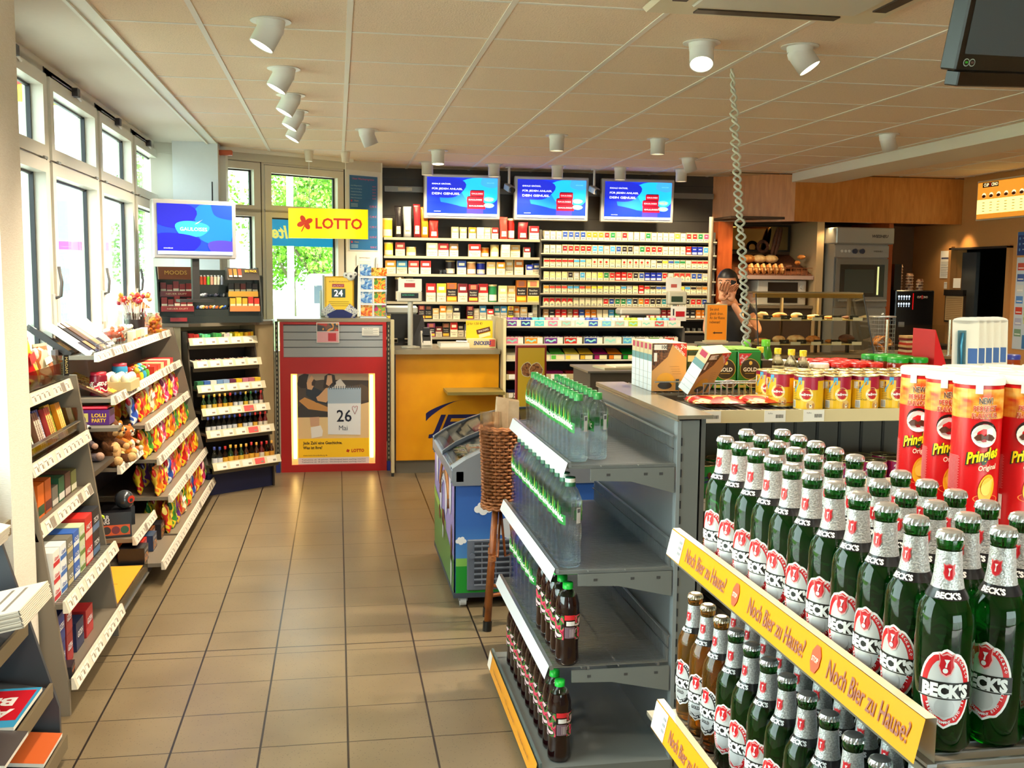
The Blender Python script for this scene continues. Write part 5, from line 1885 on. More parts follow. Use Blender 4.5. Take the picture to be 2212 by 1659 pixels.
# toys: cuddly animals, black figure packs, helmet-like ball
def plush(body,belly,s=1.0,ears='round'):
 t=Thing('cuddly_toy','cuddly toy')
 fur=ramp_mat('plush_%d'%body[0],[(0.3,tuple(int(v*0.7)for v in body)),(0.7,body)],90,0.95,bump=1.0)
 bl_=ramp_mat('plush_%d_%d'%belly[:2],[(0.3,tuple(int(v*0.85)for v in belly)),(0.7,belly)],90,0.95,bump=1.0)
 b=MB()
 b.lathe([(0.0001,0),(0.05,0.004),(0.068,0.03),(0.07,0.06),(0.055,0.10),(0.04,0.125),(0.055,0.14),(0.068,0.17),(0.066,0.2),(0.045,0.228),(0.0001,0.24)],fur,n=18,cap=False)
 b.ball((0,-0.045,0.06),0.045,bl_,sc=(1,0.6,1.2))
 b.ball((0,-0.052,0.165),0.03,bl_,sc=(1.1,0.7,0.8))
 t.part('body',b)
 for sx in(-1,1):
  b=MB()
  b.tube([(sx*0.035,-0.03,0.025),(sx*0.06,-0.07,0.02),(sx*0.062,-0.095,0.024)],[0.024,0.024,0.022],fur,n=8)
  b.ball((sx*0.062,-0.102,0.028),0.024,bl_,n=8)
  t.part('leg',b)
  b=MB()
  b.tube([(sx*0.05,-0.01,0.11),(sx*0.07,-0.045,0.09),(sx*0.055,-0.075,0.085)],[0.018,0.018,0.016],fur,n=8)
  b.ball((sx*0.052,-0.08,0.085),0.017,bl_,n=8)
  t.part('arm',b)
  b=MB()
  if ears=='long':
   b.ball((sx*0.03,0,0.26),0.016,bl_,sc=(1,0.6,2.2),n=8)
  else:
   b.ball((sx*0.055,0,0.225),0.022,fur,sc=(1,0.5,1),n=8)
  t.part('ear',b)
  b=MB()
  b.ball((sx*0.027,-0.058,0.19),0.015,mat((236,226,200),0.4),n=10)
  b.ball((sx*0.027,-0.068,0.19),0.010,BLACK,n=10)
  t.part('eye',b)
 b=MB()
 b.ball((0,-0.076,0.172),0.009,mat((60,30,20),0.4),n=8)
 t.part('nose',b)
 return t
zs=0.60+0.034
put(plush((112,64,26),(226,180,120),ears='long'),T(-1.20,5.60,zs,FX-0.35,0,0,1.05),'large brown cuddly toy with big black eyes on the middle unit','cuddly toys')
put(plush((104,90,96),(190,150,130)),T(-1.27,5.28,0.702,FX-0.5,0,0,0.9),'grey-brown cuddly toy sitting in shade left of the large brown one','cuddly toys')
put(plush((224,140,40),(240,196,120)),T(-1.20,5.83,zs,FX-0.5,0,0,0.78),'small orange cuddly toy right of the large brown one','cuddly toys')
put(plush((226,120,50),(250,226,200)),T(-1.17,5.98,zs,FX-0.3,0,0,0.62),'smallest orange and white cuddly toy at the end of its shelf','cuddly toys')
BLKP=(26,26,32)
for i,(x,y,z,w,h,d,rz,lb)in enumerate(((-1.17,5.52,0.258,0.2,0.13,0.14,FX-1.35,'black and orange figure box with round windows at the near end'),(-1.16,5.70,0.258,0.14,0.12,0.1,FX,'black figure box with white lettering, middle unit'),
                                              (-1.12,5.86,0.258,0.1,0.1,0.08,FX+0.3,'small black figure box with white lettering beside the robot ball'))):
 b=MB()
 b.box((-w/2,0,0),(w/2,d,h),mat(BLKP,0.3))
 if i==0:
  b.quad(rect(-w*0.46,w*0.46,h*0.08,h*0.5,-0.001),mat((214,90,40),0.35))
  for k in range(4):
   b.add(disc(-w*0.33+k*w*0.22,h*0.29,h*0.16,h*0.16,14,-0.0018),[tuple(range(14))],mat([(120,30,40),(40,36,40),(110,30,50),(30,90,60)][k],0.3))
 b.text('STAR',h*0.24,mat((226,226,230),0.4),T(-w*0.2,-0.002,h*0.74),bold=0.03,width=w*0.34)
 b.text('WARS',h*0.24,mat((226,226,230),0.4),T(-w*0.2,-0.002,h*0.56),bold=0.03,width=w*0.34)
 single('figure_box',b,lb,'toy box','black toy boxes',M=T(x,y,z,rz))
t=Thing('ball_toy','toy')
b=MB()
b.ball((0,0,0.05),0.05,mat((70,74,80),0.2,0.4),n=18,l=12)
b.add(disc(0.0,0.055,0.025,0.02,14,-0.048),[tuple(range(14))],mat((206,60,40),0.3))
t.root=b.mesh('ball_toy')
put(t,T(-1.12,5.62,0.388,FX-0.6),'round silver and black ball toy resting on the black boxes')
for i in range(5):
 c=[(26,26,32),(190,50,40),(40,60,90),(120,70,40),(30,30,36)][i]
 w=0.12
 b=MB()
 b.box((-w/2,0,0),(w/2,0.13,0.085),mat(c,0.3))
 b.text('STAR WARS',0.018,mat((226,226,230),0.4),T(0,-0.001,0.06),width=w*0.7)
 b.quad(rect(-w*0.45,w*0.45,0.006,0.05,-0.001),print_mat('toyprint_%d'%i,[c,(190,120,60),(60,50,60)],40))
 single('collector_box',b,'%s toy card box, %s from the near end, lowest shelf of the middle unit'%(('black','red','navy','brown','dark grey')[i],nth(i)),'toy box','toy boxes on the lowest shelf',M=T(-1.0-0.03*(i%2),5.53+i*0.13,0.1225,FX))
for i,(y,z,c,rx)in enumerate(((4.95,0.45,(60,70,100),0.35),(5.08,0.42,(90,60,50),0.3),(5.2,0.46,(40,44,60),0.25))):
 b=MB()
 b.box((-0.09,0,-0.3),(0.09,0.012,0.2),print_mat('sabre_%d'%i,[c,(20,22,30),(170,110,60)],12))
 single('hanging_packet',b,'%s tall glossy toy packet hanging in the dark corner'%('blue','brown','navy')[i],'toy packet','tall toy packets in the corner',M=T(-1.27,y,z+0.03,FX,rx))
# green-edged ring toys hanging
b=MB()
for z in(0.53,0.36):
 b.tube([(-1.08+0.03*math.cos(a),4.79+0.02,z+0.03*math.sin(a)*0.3)for a in[PI*i/8 for i in range(17)]],0.005,mat((200,220,30),0.4,emit=0.1),n=5)
b.box((-1.11,4.785,0.30),(-1.05,4.80,0.53),mat((20,24,20),0.4))
single('bottle_bag',b,'black and lime green carrier hanging at the end of the near unit','carrier')
# ---- near unit goods (lighters, filters, tubes)
def nrow(z):
 return z+0.031
n0,n1,n2,n3,n4=[nrow(v[0])for v in NEAR]
# lowest: blue tube cartons
CB=[('dark blue',(28,48,130),3.97,0.13,0),('dark blue',(28,48,130),3.97,0.13,1),('deep red',(150,30,36),4.08,0.13,0),('deep red',(150,30,36),4.08,0.13,1),('navy',(34,44,80),4.24,0.12,0),('crimson',(170,36,40),4.40,0.1,0)]
for i,(nm,c,y,h,k)in enumerate(CB):
 th=carton(0.09 if i<4 else 0.12,0.115,0.22,c,'filter_tube_carton','carton',text='HAUDEGEN' if False else 'GIZEH',tc=(230,230,236),band=tuple(min(255,v+16)for v in c))
 put(th,T(-1.03,y,n0+k*0.116,FX),'%s filter tube carton, %s one at %s on the lowest near shelf'%(nm,('bottom','upper')[k],('the near end','the near end','the middle','the middle','the far half','the far end')[i]),'filter tube cartons')
put(carton(0.07,0.2,0.2,(206,160,70),'tobacco_carton','carton',band=(230,200,120)),T(-1.14,3.925,n0,FX),'yellow carton at the near end of the lowest near shelf')
put(carton(0.08,0.045,0.1,(40,32,36),'lighter_box','box',text='FF',tc=(230,110,40)),T(-0.985,3.94,n0,FX+0.1),'small black box with orange letters at the near end, lowest near shelf')
# second: papers and tubes in stacked boxes
OC=[('white and red',(238,236,232),(200,40,50)),('white and blue',(232,236,240),(60,110,190)),('grey and gold',(120,116,104),(206,190,140)),('blue',(50,100,190),(230,236,240)),('green and white',(206,216,180),(110,140,70)),('bright red',(206,40,36),(240,200,190)),('black',(30,34,44),(90,120,160))]
TX=['Gizeh','Gizeh','OCB','OCB','BIO','HOT','TECH']
for i,(nm,c,bnd)in enumerate(OC):
 k=3 if i<5 else 2
 for j in range(k):
  hh=0.062 if i<5 else 0.1
  th=carton(0.085 if i<5 else 0.12,hh,0.18,c,'rolling_paper_box','box',text=TX[i],tc=(196,40,60)if i==0 else((60,90,170)if i==1 else(236,236,236)),band=bnd)
  y=3.935+i*0.098+(0.03 if i>5 else 0)+(0.015 if i>4 else 0)
  put(th,T(-1.03-0.012*i*0,y,n1+0.003+j*(hh+0.0005),FX),'%s rolling paper box, %s from the bottom, %s stack from the near end'%(nm,nth(j),nth(i)),'rolling paper boxes on the second near shelf')
# third shelf
T3=[('red and white',(206,40,46),(240,230,226)),('white',(236,230,226),(190,40,60)),('orange',(226,110,30),(40,80,50)),('dark orange',(190,90,30),(90,40,40)),('grey',(110,104,96),(206,200,190)),('green',(40,90,60),(226,226,220)),('brown',(90,60,50),(206,190,180)),('olive',(110,110,60),(230,226,200))]
for i,(nm,c,bnd)in enumerate(T3):
 th=carton(0.085,[0.09,0.07,0.13,0.13,0.08,0.1,0.1,0.09][i],0.12,c,'lighter_carton','carton',band=bnd)
 put(th,T(-1.13,3.935+i*0.1,n2,FX),'%s carton, %s from the near end, third near shelf'%(nm,nth(i)),'cartons on the third near shelf')
# fourth: pens and liquorice in acrylic
t=Thing('acrylic_tray','tray')
b=MB()
b.box((-1.36,3.89,n3),(-1.12,4.70,n3+0.004),gl)
b.box((-1.12,3.89,n3),(-1.116,4.70,n3+0.06),gl)
b.box((-1.36,4.695,n3),(-1.12,4.70,n3+0.12),gl)
b.box((-1.13,3.89,n3+0.058),(-1.11,4.70,n3+0.062),STEEL)
t.root=b.mesh('acrylic_tray')
put(t,Matrix.Identity(4),'clear acrylic tray of chewy bars on the fourth near shelf')
MC=[('black and green',(30,30,30),(90,200,50)),('black',(28,26,30),(230,226,220)),('cream striped',(226,200,160),(60,40,40)),('green',(110,190,60),(240,240,230)),('brown',(120,70,50),(240,220,200)),('blue',(50,70,160),(226,226,240)),('red',(200,60,50),(240,220,120)),('yellow',(240,190,40),(110,150,50)),('orange',(240,150,30),(250,230,120))]
for i,(nm,c,c2)in enumerate(MC):
 for j in range(3):
  b=MB()
  b.box((-0.011,0,0),(0.011,0.02,0.15),mat(c,0.3))
  b.quad(rect(-0.009,0.009,0.02,0.12,-0.001),mat(c2,0.35))
  Q=Matrix.Translation((0,-0.0015,0.07))@Matrix.Rotation(PI/2,4,'Y')
  b.text('MUNZ' if i<3 else 'MINT',0.014,mat(c,0.4),Q@T(0,0,-0.005),width=0.06)
  put(Thing('chewy_bar','chewy bar',b),T(-1.15-0.02*(i%2),3.92+i*0.085+j*0.026,n3+0.005,FX,-0.25),'%s chewy bar, %s of three, %s group from the near end'%(nm,nth(j),nth(i)),'chewy bars in the acrylic tray')
# top near shelf: bags of sweets in a clear basket
t=Thing('acrylic_basket','basket')
b=MB()
b.box((-1.38,3.9,n4),(-1.17,4.68,n4+0.004),gl)
b.box((-1.172,3.9,n4),(-1.168,4.68,n4+0.09),gl)
b.box((-1.38,4.676,n4),(-1.17,4.68,n4+0.12),gl)
b.tube([(-1.30,4.1,n4+0.10),(-1.30,4.2,n4+0.24),(-1.30,4.4,n4+0.27),(-1.30,4.6,n4+0.22),(-1.30,4.66,n4+0.1)],0.008,gl,n=8)
t.root=b.mesh('acrylic_basket')
put(t,Matrix.Identity(4),'clear basket with handle on the top near shelf')
for i,c in enumerate(('orange','pale','green','pale','red','orange','pale')):
 put(sweet_bag(0.11,0.20 if i<5 else 0.16,0.045,c,BC[c]),T(-1.21-0.02*(i%2),3.97+i*0.105,n4+0.006,FX+rg.uniform(-0.3,0.3),-0.2),'%s snack bag, %s from the near end in the clear basket'%(c,nth(i)),'snack bags in the clear basket')
b=MB()
b.box((-0.012,0,0),(0.012,0.002,0.09),mat((30,26,24),0.4))
Q=Matrix.Translation((0,-0.001,0.045))@Matrix.Rotation(PI/2,4,'Y')
b.text('MAOAM',0.018,mat((226,206,140),0.4),Q@T(0,0,-0.006),width=0.07)
single('hanging_label',b,'narrow black and cream label standing at the end of the clear basket','label',M=T(-1.16,4.70,n4+0.03,FX-0.8))
# ================================================================ SNACK UNIT (turned towards the aisle)
SM=T(-1.085,7.895,0,math.atan2(0.35,0.45))
SW_=0.565
SZ=[(1.10,0.0),(0.935,0.055),(0.756,0.105),(0.589,0.16),(0.43,0.215),(0.20,0.295)]
t=Thing('snack_shelving','shelving')
b=MB(SM)
b.box((0.0,0.13,0.0),(SW_,0.15,1.20),mat((38,34,34),0.6))
t.part('back_panel',b)
for xx in(-0.006,SW_-0.006):
 b=MB(SM)
 ff=-0.24 if xx>0 else-0.1
 vs=[(xx,0.15,0),(xx,ff,0),(xx,ff,0.15),(xx,0.03,1.2),(xx,0.15,1.2)]
 vs+=[(x+0.012,y,z)for x,y,z in vs]
 b.add(vs,[(4,3,2,1,0),(5,6,7,8,9)]+[(i,(i+1)%5,(i+1)%5+5,i+5)for i in range(5)],mat((70,62,54),0.5))
 t.part('side_panel',b)
for i,(z,d)in enumerate(SZ):
 b=MB(SM)
 b.box((0.01,-d,z+0.008),(SW_-0.01,0.13,z+0.024),mat((92,84,72),0.4))
 b.box((0.0,-d-0.005,z-0.03),(SW_,-d+0.01,z+0.01),mat((96,88,74),0.45))
 r=MB(SM@T(0,-d-0.01,z,0))
 r.add([(-0.01,-0.02,0.0),(SW_+0.01,-0.02,0.0),(SW_+0.01,0.0,0.055),(-0.01,0.0,0.055)],[(0,1,2,3)],mat((220,208,176),0.4))
 r.add([(-0.01,-0.018,0.0),(SW_+0.01,-0.018,0.0),(SW_+0.01,0.003,0.055),(-0.01,0.003,0.055)],[(3,2,1,0)],mat((220,208,176),0.4))
 for k in range(5):
  x0=0.02+k*0.108
  c=PAPER if not(i>=3 and k==3)else mat((236,90,90),0.5)
  r.add([(x0,-0.0185,0.006),(x0+0.085,-0.0185,0.006),(x0+0.085,-0.0035,0.048),(x0,-0.0035,0.048)],[(0,1,2,3)],c)
  r.add([(x0+0.05,-0.0165,0.014),(x0+0.075,-0.0165,0.014),(x0+0.075,-0.0125,0.026),(x0+0.05,-0.0125,0.026)],[(0,1,2,3)],STRIP)
 t.part('shelf',b,[('price_rail',r)])
b=MB(SM)
b.box((0.0,-0.22,0.0),(SW_,0.12,0.16),mat((26,34,74),0.5))
t.part('plinth',b)
put(t,Matrix.Identity(4),'six-tier shelf unit with miniature bottles turned towards the aisle')
def mini(body,cap,lab,s=1.0,r=0.018,h=0.125):
 t=Thing('miniature_bottle','miniature bottle')
 b=MB()
 b.lathe([(r*0.95,0),(r,0.004),(r,h*0.5),(r*0.85,h*0.6),(r*0.4,h*0.72),(r*0.38,h*0.86)],glass(body,0.25)if sum(body)>200 else mat(body,0.08,spec=0.8),n=12)
 t.part('bottle',b)
 b=MB()
 b.lathe([(r*0.44,h*0.84),(r*0.46,h),(0.0001,h)],mat(cap,0.3),n=12)
 t.part('cap',b)
 b=MB()
 b.lathe([(r*1.02,h*0.14),(r*1.02,h*0.42)],mat(lab,0.5),n=12,cap=False)
 t.part('label',b)
 return t
MK={'clear':mini((225,235,240),(40,60,140),(226,230,236)),'green':mini((20,50,20),(206,170,60),(230,190,60)),'brown':mini((60,24,8),(206,150,60),(226,160,60)),'red':mini((90,14,14),(190,30,30),(230,220,200)),'gold':mini((206,130,40),(180,30,30),(236,180,60)),'herbal':mini((14,40,20),(14,90,40),(226,220,190))}
MR={3:['green','herbal','green','brown','green','gold','clear','clear','green','herbal','clear','red'],4:['clear','clear','clear','clear','clear','clear','gold','clear','clear','gold','red','red'],5:['clear','clear','gold','green','brown','green','brown','gold','brown','red','gold','brown']}
for lv,row in MR.items():
 z,d=SZ[lv]
 for i,k in enumerate(row):
  s=1.25 if lv==5 and i in(0,3,7)else(1.1 if lv==5 else 1.0)
  s=min(s,1.15)
  put(MK[k],SM@T(0.035+i*0.045,-d+0.035,z+0.0245,i,0,0,s),'%s miniature bottle, %s from the left on the %s tier from the bottom'%(k,nth(i),nth(5-lv)),'miniature bottles in the snack unit')
TOPC=[('red checked',(206,60,60)),('mint',(110,200,150)),('green',(60,160,90)),('cream',(236,226,190)),('yellow',(246,200,40)),('golden',(240,180,40))]
for i,(nm,c)in enumerate(TOPC):
 b=MB()
 g=random.Random(i)
 for k in range(9):
  b.box((-0.035+(k%3)*0.024,(k//3)*0.03,0),(-0.013+(k%3)*0.024,0.026+(k//3)*0.03,0.05+0.012*g.random()),mat(tuple(min(255,int(v*g.uniform(0.85,1.1)))for v in c),0.35))
 put(Thing('sweet_roll_pack','sweet rolls',b),SM@T(0.05+i*0.094,0.0,1.10+0.0245),'%s bundle of sweet rolls, %s from the left on the top tier'%(nm,nth(i)),'sweet rolls on the top tier')
for i in range(22):
 c=[(226,222,206),(60,50,60),(214,200,160),(150,60,60),(236,230,220)][i%5]
 b=MB()
 b.cyl((0,0,0.0),(0,0.09,0.012),0.009,mat(c,0.3),n=8)
 b.cyl((0,-0.001,-0.0),(0,0.0,0.0),0.006,mat((206,120,120),0.3),n=8)
 put(Thing('sweet_stick','sweet stick',b),SM@T(0.03+i*0.0243,-0.045,0.935+0.034+0.0),'thin %s sweet stick, %s from the left on the second tier from the top'%(('white','dark','cream','reddish','pale')[i%5],nth(i)),'sweet sticks on the second tier')
B3=[('green',(60,130,90)),('blue',(70,110,190)),('white',(232,232,226)),('light blue',(120,160,210)),('pale blue',(150,180,220)),('plum',(110,50,80)),('yellow',(236,200,40)),('pink',(206,130,150)),('rose',(196,110,130)),('gold',(240,200,60))]
for i,(nm,c)in enumerate(B3):
 put(carton(0.05,0.055,0.05,c,'sweet_packet','packet',band=(236,232,220)),SM@T(0.035+i*0.055,-0.09,0.756+0.0245),'%s small packet, %s from the left on the third tier from the top'%(nm,nth(i)),'small packets on the third tier')
# ---- cigarillo display on the window counter
CM_=T(-1.30,7.99,1.2605,math.radians(13))
DG=mat((34,40,36),0.5)
MAH=mat((140,36,22),0.35)
t=Thing('cigarillo_display','display stand')
b=MB(CM_)
for xx in(-0.012,0.742):
 vs=[(xx,0.0,0.0),(xx,0.36,0.0),(xx,0.36,0.42),(xx,0.20,0.42),(xx,0.08,0.30)]
 vs+=[(x+0.012,y,z)for x,y,z in vs]
 b.add(vs,[(0,1,2,3,4),(9,8,7,6,5)]+[(i,i+5,(i+1)%5+5,(i+1)%5)for i in range(5)],DG)
b.box((0.0,0.34,0.0),(0.742,0.36,0.40),DG)
b.box((0.742,0.25,0.02),(0.80,0.36,0.36),DG,ch=0.01)
b.box((0.0,0.0,0.0),(0.742,0.34,0.05),DG)
for x0,x1 in((0.0,0.25),(0.50,0.742)):
 b.box((x0,0.04,0.05),(x1,0.34,0.115),DG)
 b.box((x0,0.12,0.115),(x1,0.34,0.225),DG)
b.box((0.25,0.03,0.05),(0.50,0.34,0.10),DG)
b.box((0.25,0.10,0.10),(0.50,0.34,0.19),DG)
b.box((0.25,0.20,0.19),(0.50,0.34,0.285),DG)
t.part('case',b)
b=MB(CM_)
b.add([(0.0,0.05,0.325),(0.25,0.05,0.325),(0.25,0.13,0.42),(0.0,0.13,0.42),(0.0,0.2,0.42),(0.25,0.2,0.42),(0.0,0.2,0.325),(0.25,0.2,0.325)],[(0,1,2,3),(3,2,5,4),(0,3,4,6),(1,7,5,2),(0,6,7,1)],mat((116,60,34),0.4))
Q=Matrix.Translation((0.125,0.073,0.362))@Matrix.Rotation(-0.7,4,'X')
b.text('MOODS',0.055,mat((206,160,70),0.35),Q,width=0.16)
t.part('left_header',b)
b=MB(CM_)
b.add([(0.50,0.05,0.325),(0.742,0.05,0.325),(0.742,0.12,0.41),(0.50,0.12,0.42),(0.50,0.2,0.42),(0.742,0.2,0.41),(0.5,0.2,0.325),(0.742,0.2,0.325)],[(0,1,2,3),(3,2,5,4),(0,3,4,6),(1,7,5,2),(0,6,7,1)],mat((44,32,20),0.4))
Q=Matrix.Translation((0.68,0.084,0.385))@Matrix.Rotation(-0.7,4,'X')
b.text('BIG PACK',0.03,mat((236,180,40),0.35),Q,width=0.09,bold=0.03)
for k in range(3):
 Q=Matrix.Translation((0.525+k*0.035,0.07,0.36))@Matrix.Rotation(-0.7,4,'X')
 b.quad(rect(-0.013,0.013,-0.02,0.06,-0.004),mat([(150,100,40),(190,130,50),(190,70,40)][k],0.4),Q)
 b.quad(rect(-0.012,0.012,-0.02,-0.004,-0.005),PAPER,Q)
t.part('right_header',b)
for x0,x1,c,zt,s in((0.01,0.245,(130,20,18),0.225,'NEUER DUFT'),(0.01,0.245,(150,24,20),0.115,'NEUER DUFT'),(0.51,0.735,(196,150,50),0.225,''),(0.51,0.735,(226,130,70),0.115,'')):
 b=MB(CM_)
 y=0.12 if zt>0.2 else 0.04
 b.box((x0,y-0.02,zt-0.03),(x1,y,zt+0.012),mat(c,0.35))
 if s:
  b.text(s,0.016,mat((240,200,150),0.4),T((x0+x1)/2,y-0.021,zt-0.014),width=0.15)
 t.part('tray_front',b)
put(t,Matrix.Identity(4),'dark stepped cigarillo and lighter display on the window counter')
for lv,(y,z)in enumerate(((0.125,0.2255),(0.045,0.1155))):
 for i in range(5):
  h=(0.075,0.06,0.085,0.065,0.07)[i]
  th=carton(0.04,h,0.05,(140,30,24),'cigarillo_pack','cigarillo pack',band=(236,220,190))
  put(th,CM_@T(0.035+i*0.046,y,z),'dark red cigarillo pack, %s from the left on the %s step of the display'%(nth(i),('upper','lower')[lv]),'dark red cigarillo packs')
 for i in range(5):
  c=[[(40,32,26),(70,50,30),(110,40,30),(36,30,26),(40,32,26)],[(226,170,50),(236,190,60),(220,160,40),(190,50,40),(206,60,40)]][lv][i]
  h=(0.07,0.075,0.07,0.08,0.07)[i]
  th=carton(0.038,h,0.045,c,'cigarillo_pack','cigarillo pack',band=(232,222,180))
  put(th,CM_@T(0.535+i*0.045,y,z),'%s cigarillo pack, %s from the left on the right %s step'%([['black','brown','maroon','black','black'],['amber','yellow','amber','red','scarlet']][lv][i],nth(i),('upper','lower')[lv]),'cigarillo packs on the right side')
for i in range(9):
 c=[(40,80,60),(240,220,60),(180,70,40),(200,60,40),(110,200,50),(226,160,140),(240,220,190),(236,226,200),(206,206,220)][i]
 b=MB()
 b.cyl((0,0,0),(0,0,0.062),0.0115,mat(c,0.3),n=10)
 b.cyl((0,0,0.062),(0,0,0.074),0.010,mat((200,196,190),0.25,0.7),n=10)
 put(Thing('lighter','lighter',b),CM_@T(0.27+i*0.026,0.22,0.2855),'%s lighter, %s from the left in the top row of the display'%(('dark green','yellow','rust','red','bright green','pink','cream','ivory','silver')[i],nth(i)),'lighters in the display')
g=random.Random(3)
for lv,(y,z,y2)in enumerate(((0.12,0.192,0.19),(0.04,0.102,0.09))):
 b=MB(CM_)
 for i in range(34):
  x=0.265+g.random()*0.215
  yy=y+g.random()*(y2-y)
  c=[[(220,220,226),(90,90,110),(40,50,60)],[(226,120,50),(240,210,90),(70,110,190),(236,230,210)]][lv]
  b.cyl((x,yy,z+0.011),(x+0.02*g.random(),yy+0.03,z+0.014+0.01*g.random()),0.008,mat(g.choice(c),0.3),n=6)
 o=single('lighter_heap',b,('grey','bright coloured')[lv]+' loose lighters heaped in the %s clear tray'%('middle','lower')[lv],'lighters')
 o['kind']='stuff'
b=MB(CM_)
b.box((0.07,-0.02,0.012),(0.19,0.0,0.04),mat((170,24,24),0.35))
single('red_ticket',b,'red ticket box at the foot of the cigarillo display','box')
# ================================================================ ICE-CREAM FREEZER
FZ=mat((120,128,140),0.35)
t=Thing('ice_cream_freezer','freezer')
FX0,FX1,FY0,FY1=0.545,1.62,4.9,5.95
b=MB()
def lidz(x):
 s=(x-FX0)/(FX1-FX0)
 return 0.70+0.165*math.sin(PI*min(1,max(0,s)))**0.8
b.box((FX0+0.02,FY0+0.02,0.06),(FX1-0.02,FY1-0.02,0.62),mat((70,130,200),0.35))
t.part('cabinet',b)
BLUEG=ramp_mat('sky_print',[(0.0,(100,176,226)),(0.30,(84,150,214)),(0.62,(54,104,186)),(1.0,(50,92,176))],1,0.25)
nt=BLUEG.node_tree
# vertical fade printed on the wrap: drive the ramp by height
tcn=[n for n in nt.nodes if n.type=='TEX_COORD'][0]
sep=nt.nodes.new('ShaderNodeSeparateXYZ')
mulz=nt.nodes.new('ShaderNodeMath')
mulz.operation='MULTIPLY'
mulz.inputs[1].default_value=1.5
nt.links.new(tcn.outputs['Object'],sep.inputs[0])
nt.links.new(sep.outputs[2],mulz.inputs[0])
rn=[n for n in nt.nodes if n.type=='VALTORGB'][0]
nt.links.new(mulz.outputs[0],rn.inputs[0])
GR1,GR2=mat((30,150,50),0.3),mat((130,190,90),0.3)
b=MB()
y=FY0+0.012
b.quad(rect(FX0+0.02,FX1-0.02,0.06,0.70,y),BLUEG)
b.quad(rect(FX0+0.02,FX1-0.02,0.06,0.21,y-0.001),GR1)
b.quad(rect(FX0+0.02,FX1-0.02,0.21,0.25,y-0.001),GR2)
CLW=mat((226,232,240),0.4)
for cx,cz,s in((0.70,0.50,1.0),(0.80,0.64,1.5),(0.83,0.40,1.6),(0.59,0.34,0.6),(1.05,0.56,1.4),(1.3,0.46,1.3)):
 for k,(dx,dz,r)in enumerate(((0,0,0.026),(-0.028,-0.006,0.018),(0.028,-0.006,0.018),(0.012,0.014,0.018),(-0.012,0.012,0.017),(0,-0.014,0.022))):
  b.add(disc(cx+dx*s,cz+dz*s,r*s,r*s,14,y-0.0012-0.0001*k),[tuple(range(14))],CLW)
t.part('front_wrap',b)
b=MB()
x=FX0+0.012
LV=mat((150,140,206),0.3)
def LQ(y0,y1,z0,z1,m,k=1):
 b.add([(x-0.001*k,y1,z0),(x-0.001*k,y0,z0),(x-0.001*k,y0,z1),(x-0.001*k,y1,z1)],[(0,1,2,3)],m)
LQ(FY0+0.02,FY1-0.02,0.06,0.70,LV,0)
b.add([(x-0.001,FY1-0.02,0.06),(x-0.001,FY0+0.02,0.06),(x-0.001,FY0+0.02,0.24),(x-0.001,5.3,0.30),(x-0.001,FY1-0.02,0.36)],[(0,1,2,3,4)],mat((70,130,60),0.3))
b.add([(x-0.002,FY1-0.02,0.36),(x-0.002,5.3,0.30),(x-0.002,5.3,0.34),(x-0.002,FY1-0.02,0.42)],[(0,1,2,3)],mat((140,190,80),0.3))
WS=Matrix.Translation((x-0.003,0,0))@Matrix.Rotation(-PI/2,4,'Z')
arch=[(-5.34+0.2*math.cos(a),0,0.50+0.15*math.sin(a))for a in[PI*i/16 for i in range(17)]]
b.tube(arch,0.010,mat((190,120,60),0.4),WS,n=4)
b.tube([(p[0]*1.0,0,p[2]-0.05)for p in arch],0.008,mat((120,70,40),0.4),WS,n=4)
b.text('BEN&JERRY\'S',0.07,mat((240,236,240),0.4),WS@T(-5.34,-0.001,0),bold=0.03,width=0.34,
       bend=lambda p:((p[0])*1.0,p[1],p[2]+0.555-p[0]*p[0]*2.2))
for cy,cz,w,h in((5.28,0.5,0.05,0.12),(5.55,0.45,0.05,0.1),(5.08,0.56,0.05,0.13),(5.75,0.58,0.05,0.11)):
 b.add(disc(-cy,cz,w,h,16,0),[tuple(range(16))],mat((226,222,236),0.4),WS)
for cy,cz,w,h,c in((5.02,0.30,0.03,0.1,(96,50,30)),(5.02,0.17,0.025,0.09,(232,230,236)),(5.42,0.34,0.07,0.045,(96,50,30)),(5.43,0.28,0.02,0.06,(232,230,236)),(5.6,0.33,0.05,0.04,(96,50,30)),(5.34,0.28,0.012,0.05,(96,50,30))):
 b.add(disc(-cy,cz,w,h,14,-0.0006),[tuple(range(14))],mat(c,0.4),WS)
t.part('end_wrap',b)
b=MB()
n=16
rimo,rimi=[],[]
for side,yy in((0,FY0),(1,FY1)):
 for i in range(n):
  xa,xb=FX0+(FX1-FX0)*i/n,FX0+(FX1-FX0)*(i+1)/n
  za,zb=lidz(xa),lidz(xb)
  y0,y1=(yy,yy+0.07)if side==0 else(yy-0.07,yy)
  b.add([(xa,y0,0.615),(xb,y0,0.615),(xb,y0,zb),(xa,y0,za),(xa,y1,0.615),(xb,y1,0.615),(xb,y1,zb),(xa,y1,za)],[(0,1,2,3),(7,6,5,4),(3,2,6,7)],FZ)
b.box((FX0,FY0,0.615),(FX0+0.075,FY1,0.705),FZ,ch=0.02)
b.box((FX1-0.075,FY0,0.615),(FX1,FY1,0.705),FZ,ch=0.02)
t.part('rim',b)
b=MB()
GLS=mat((84,92,104),0.2)
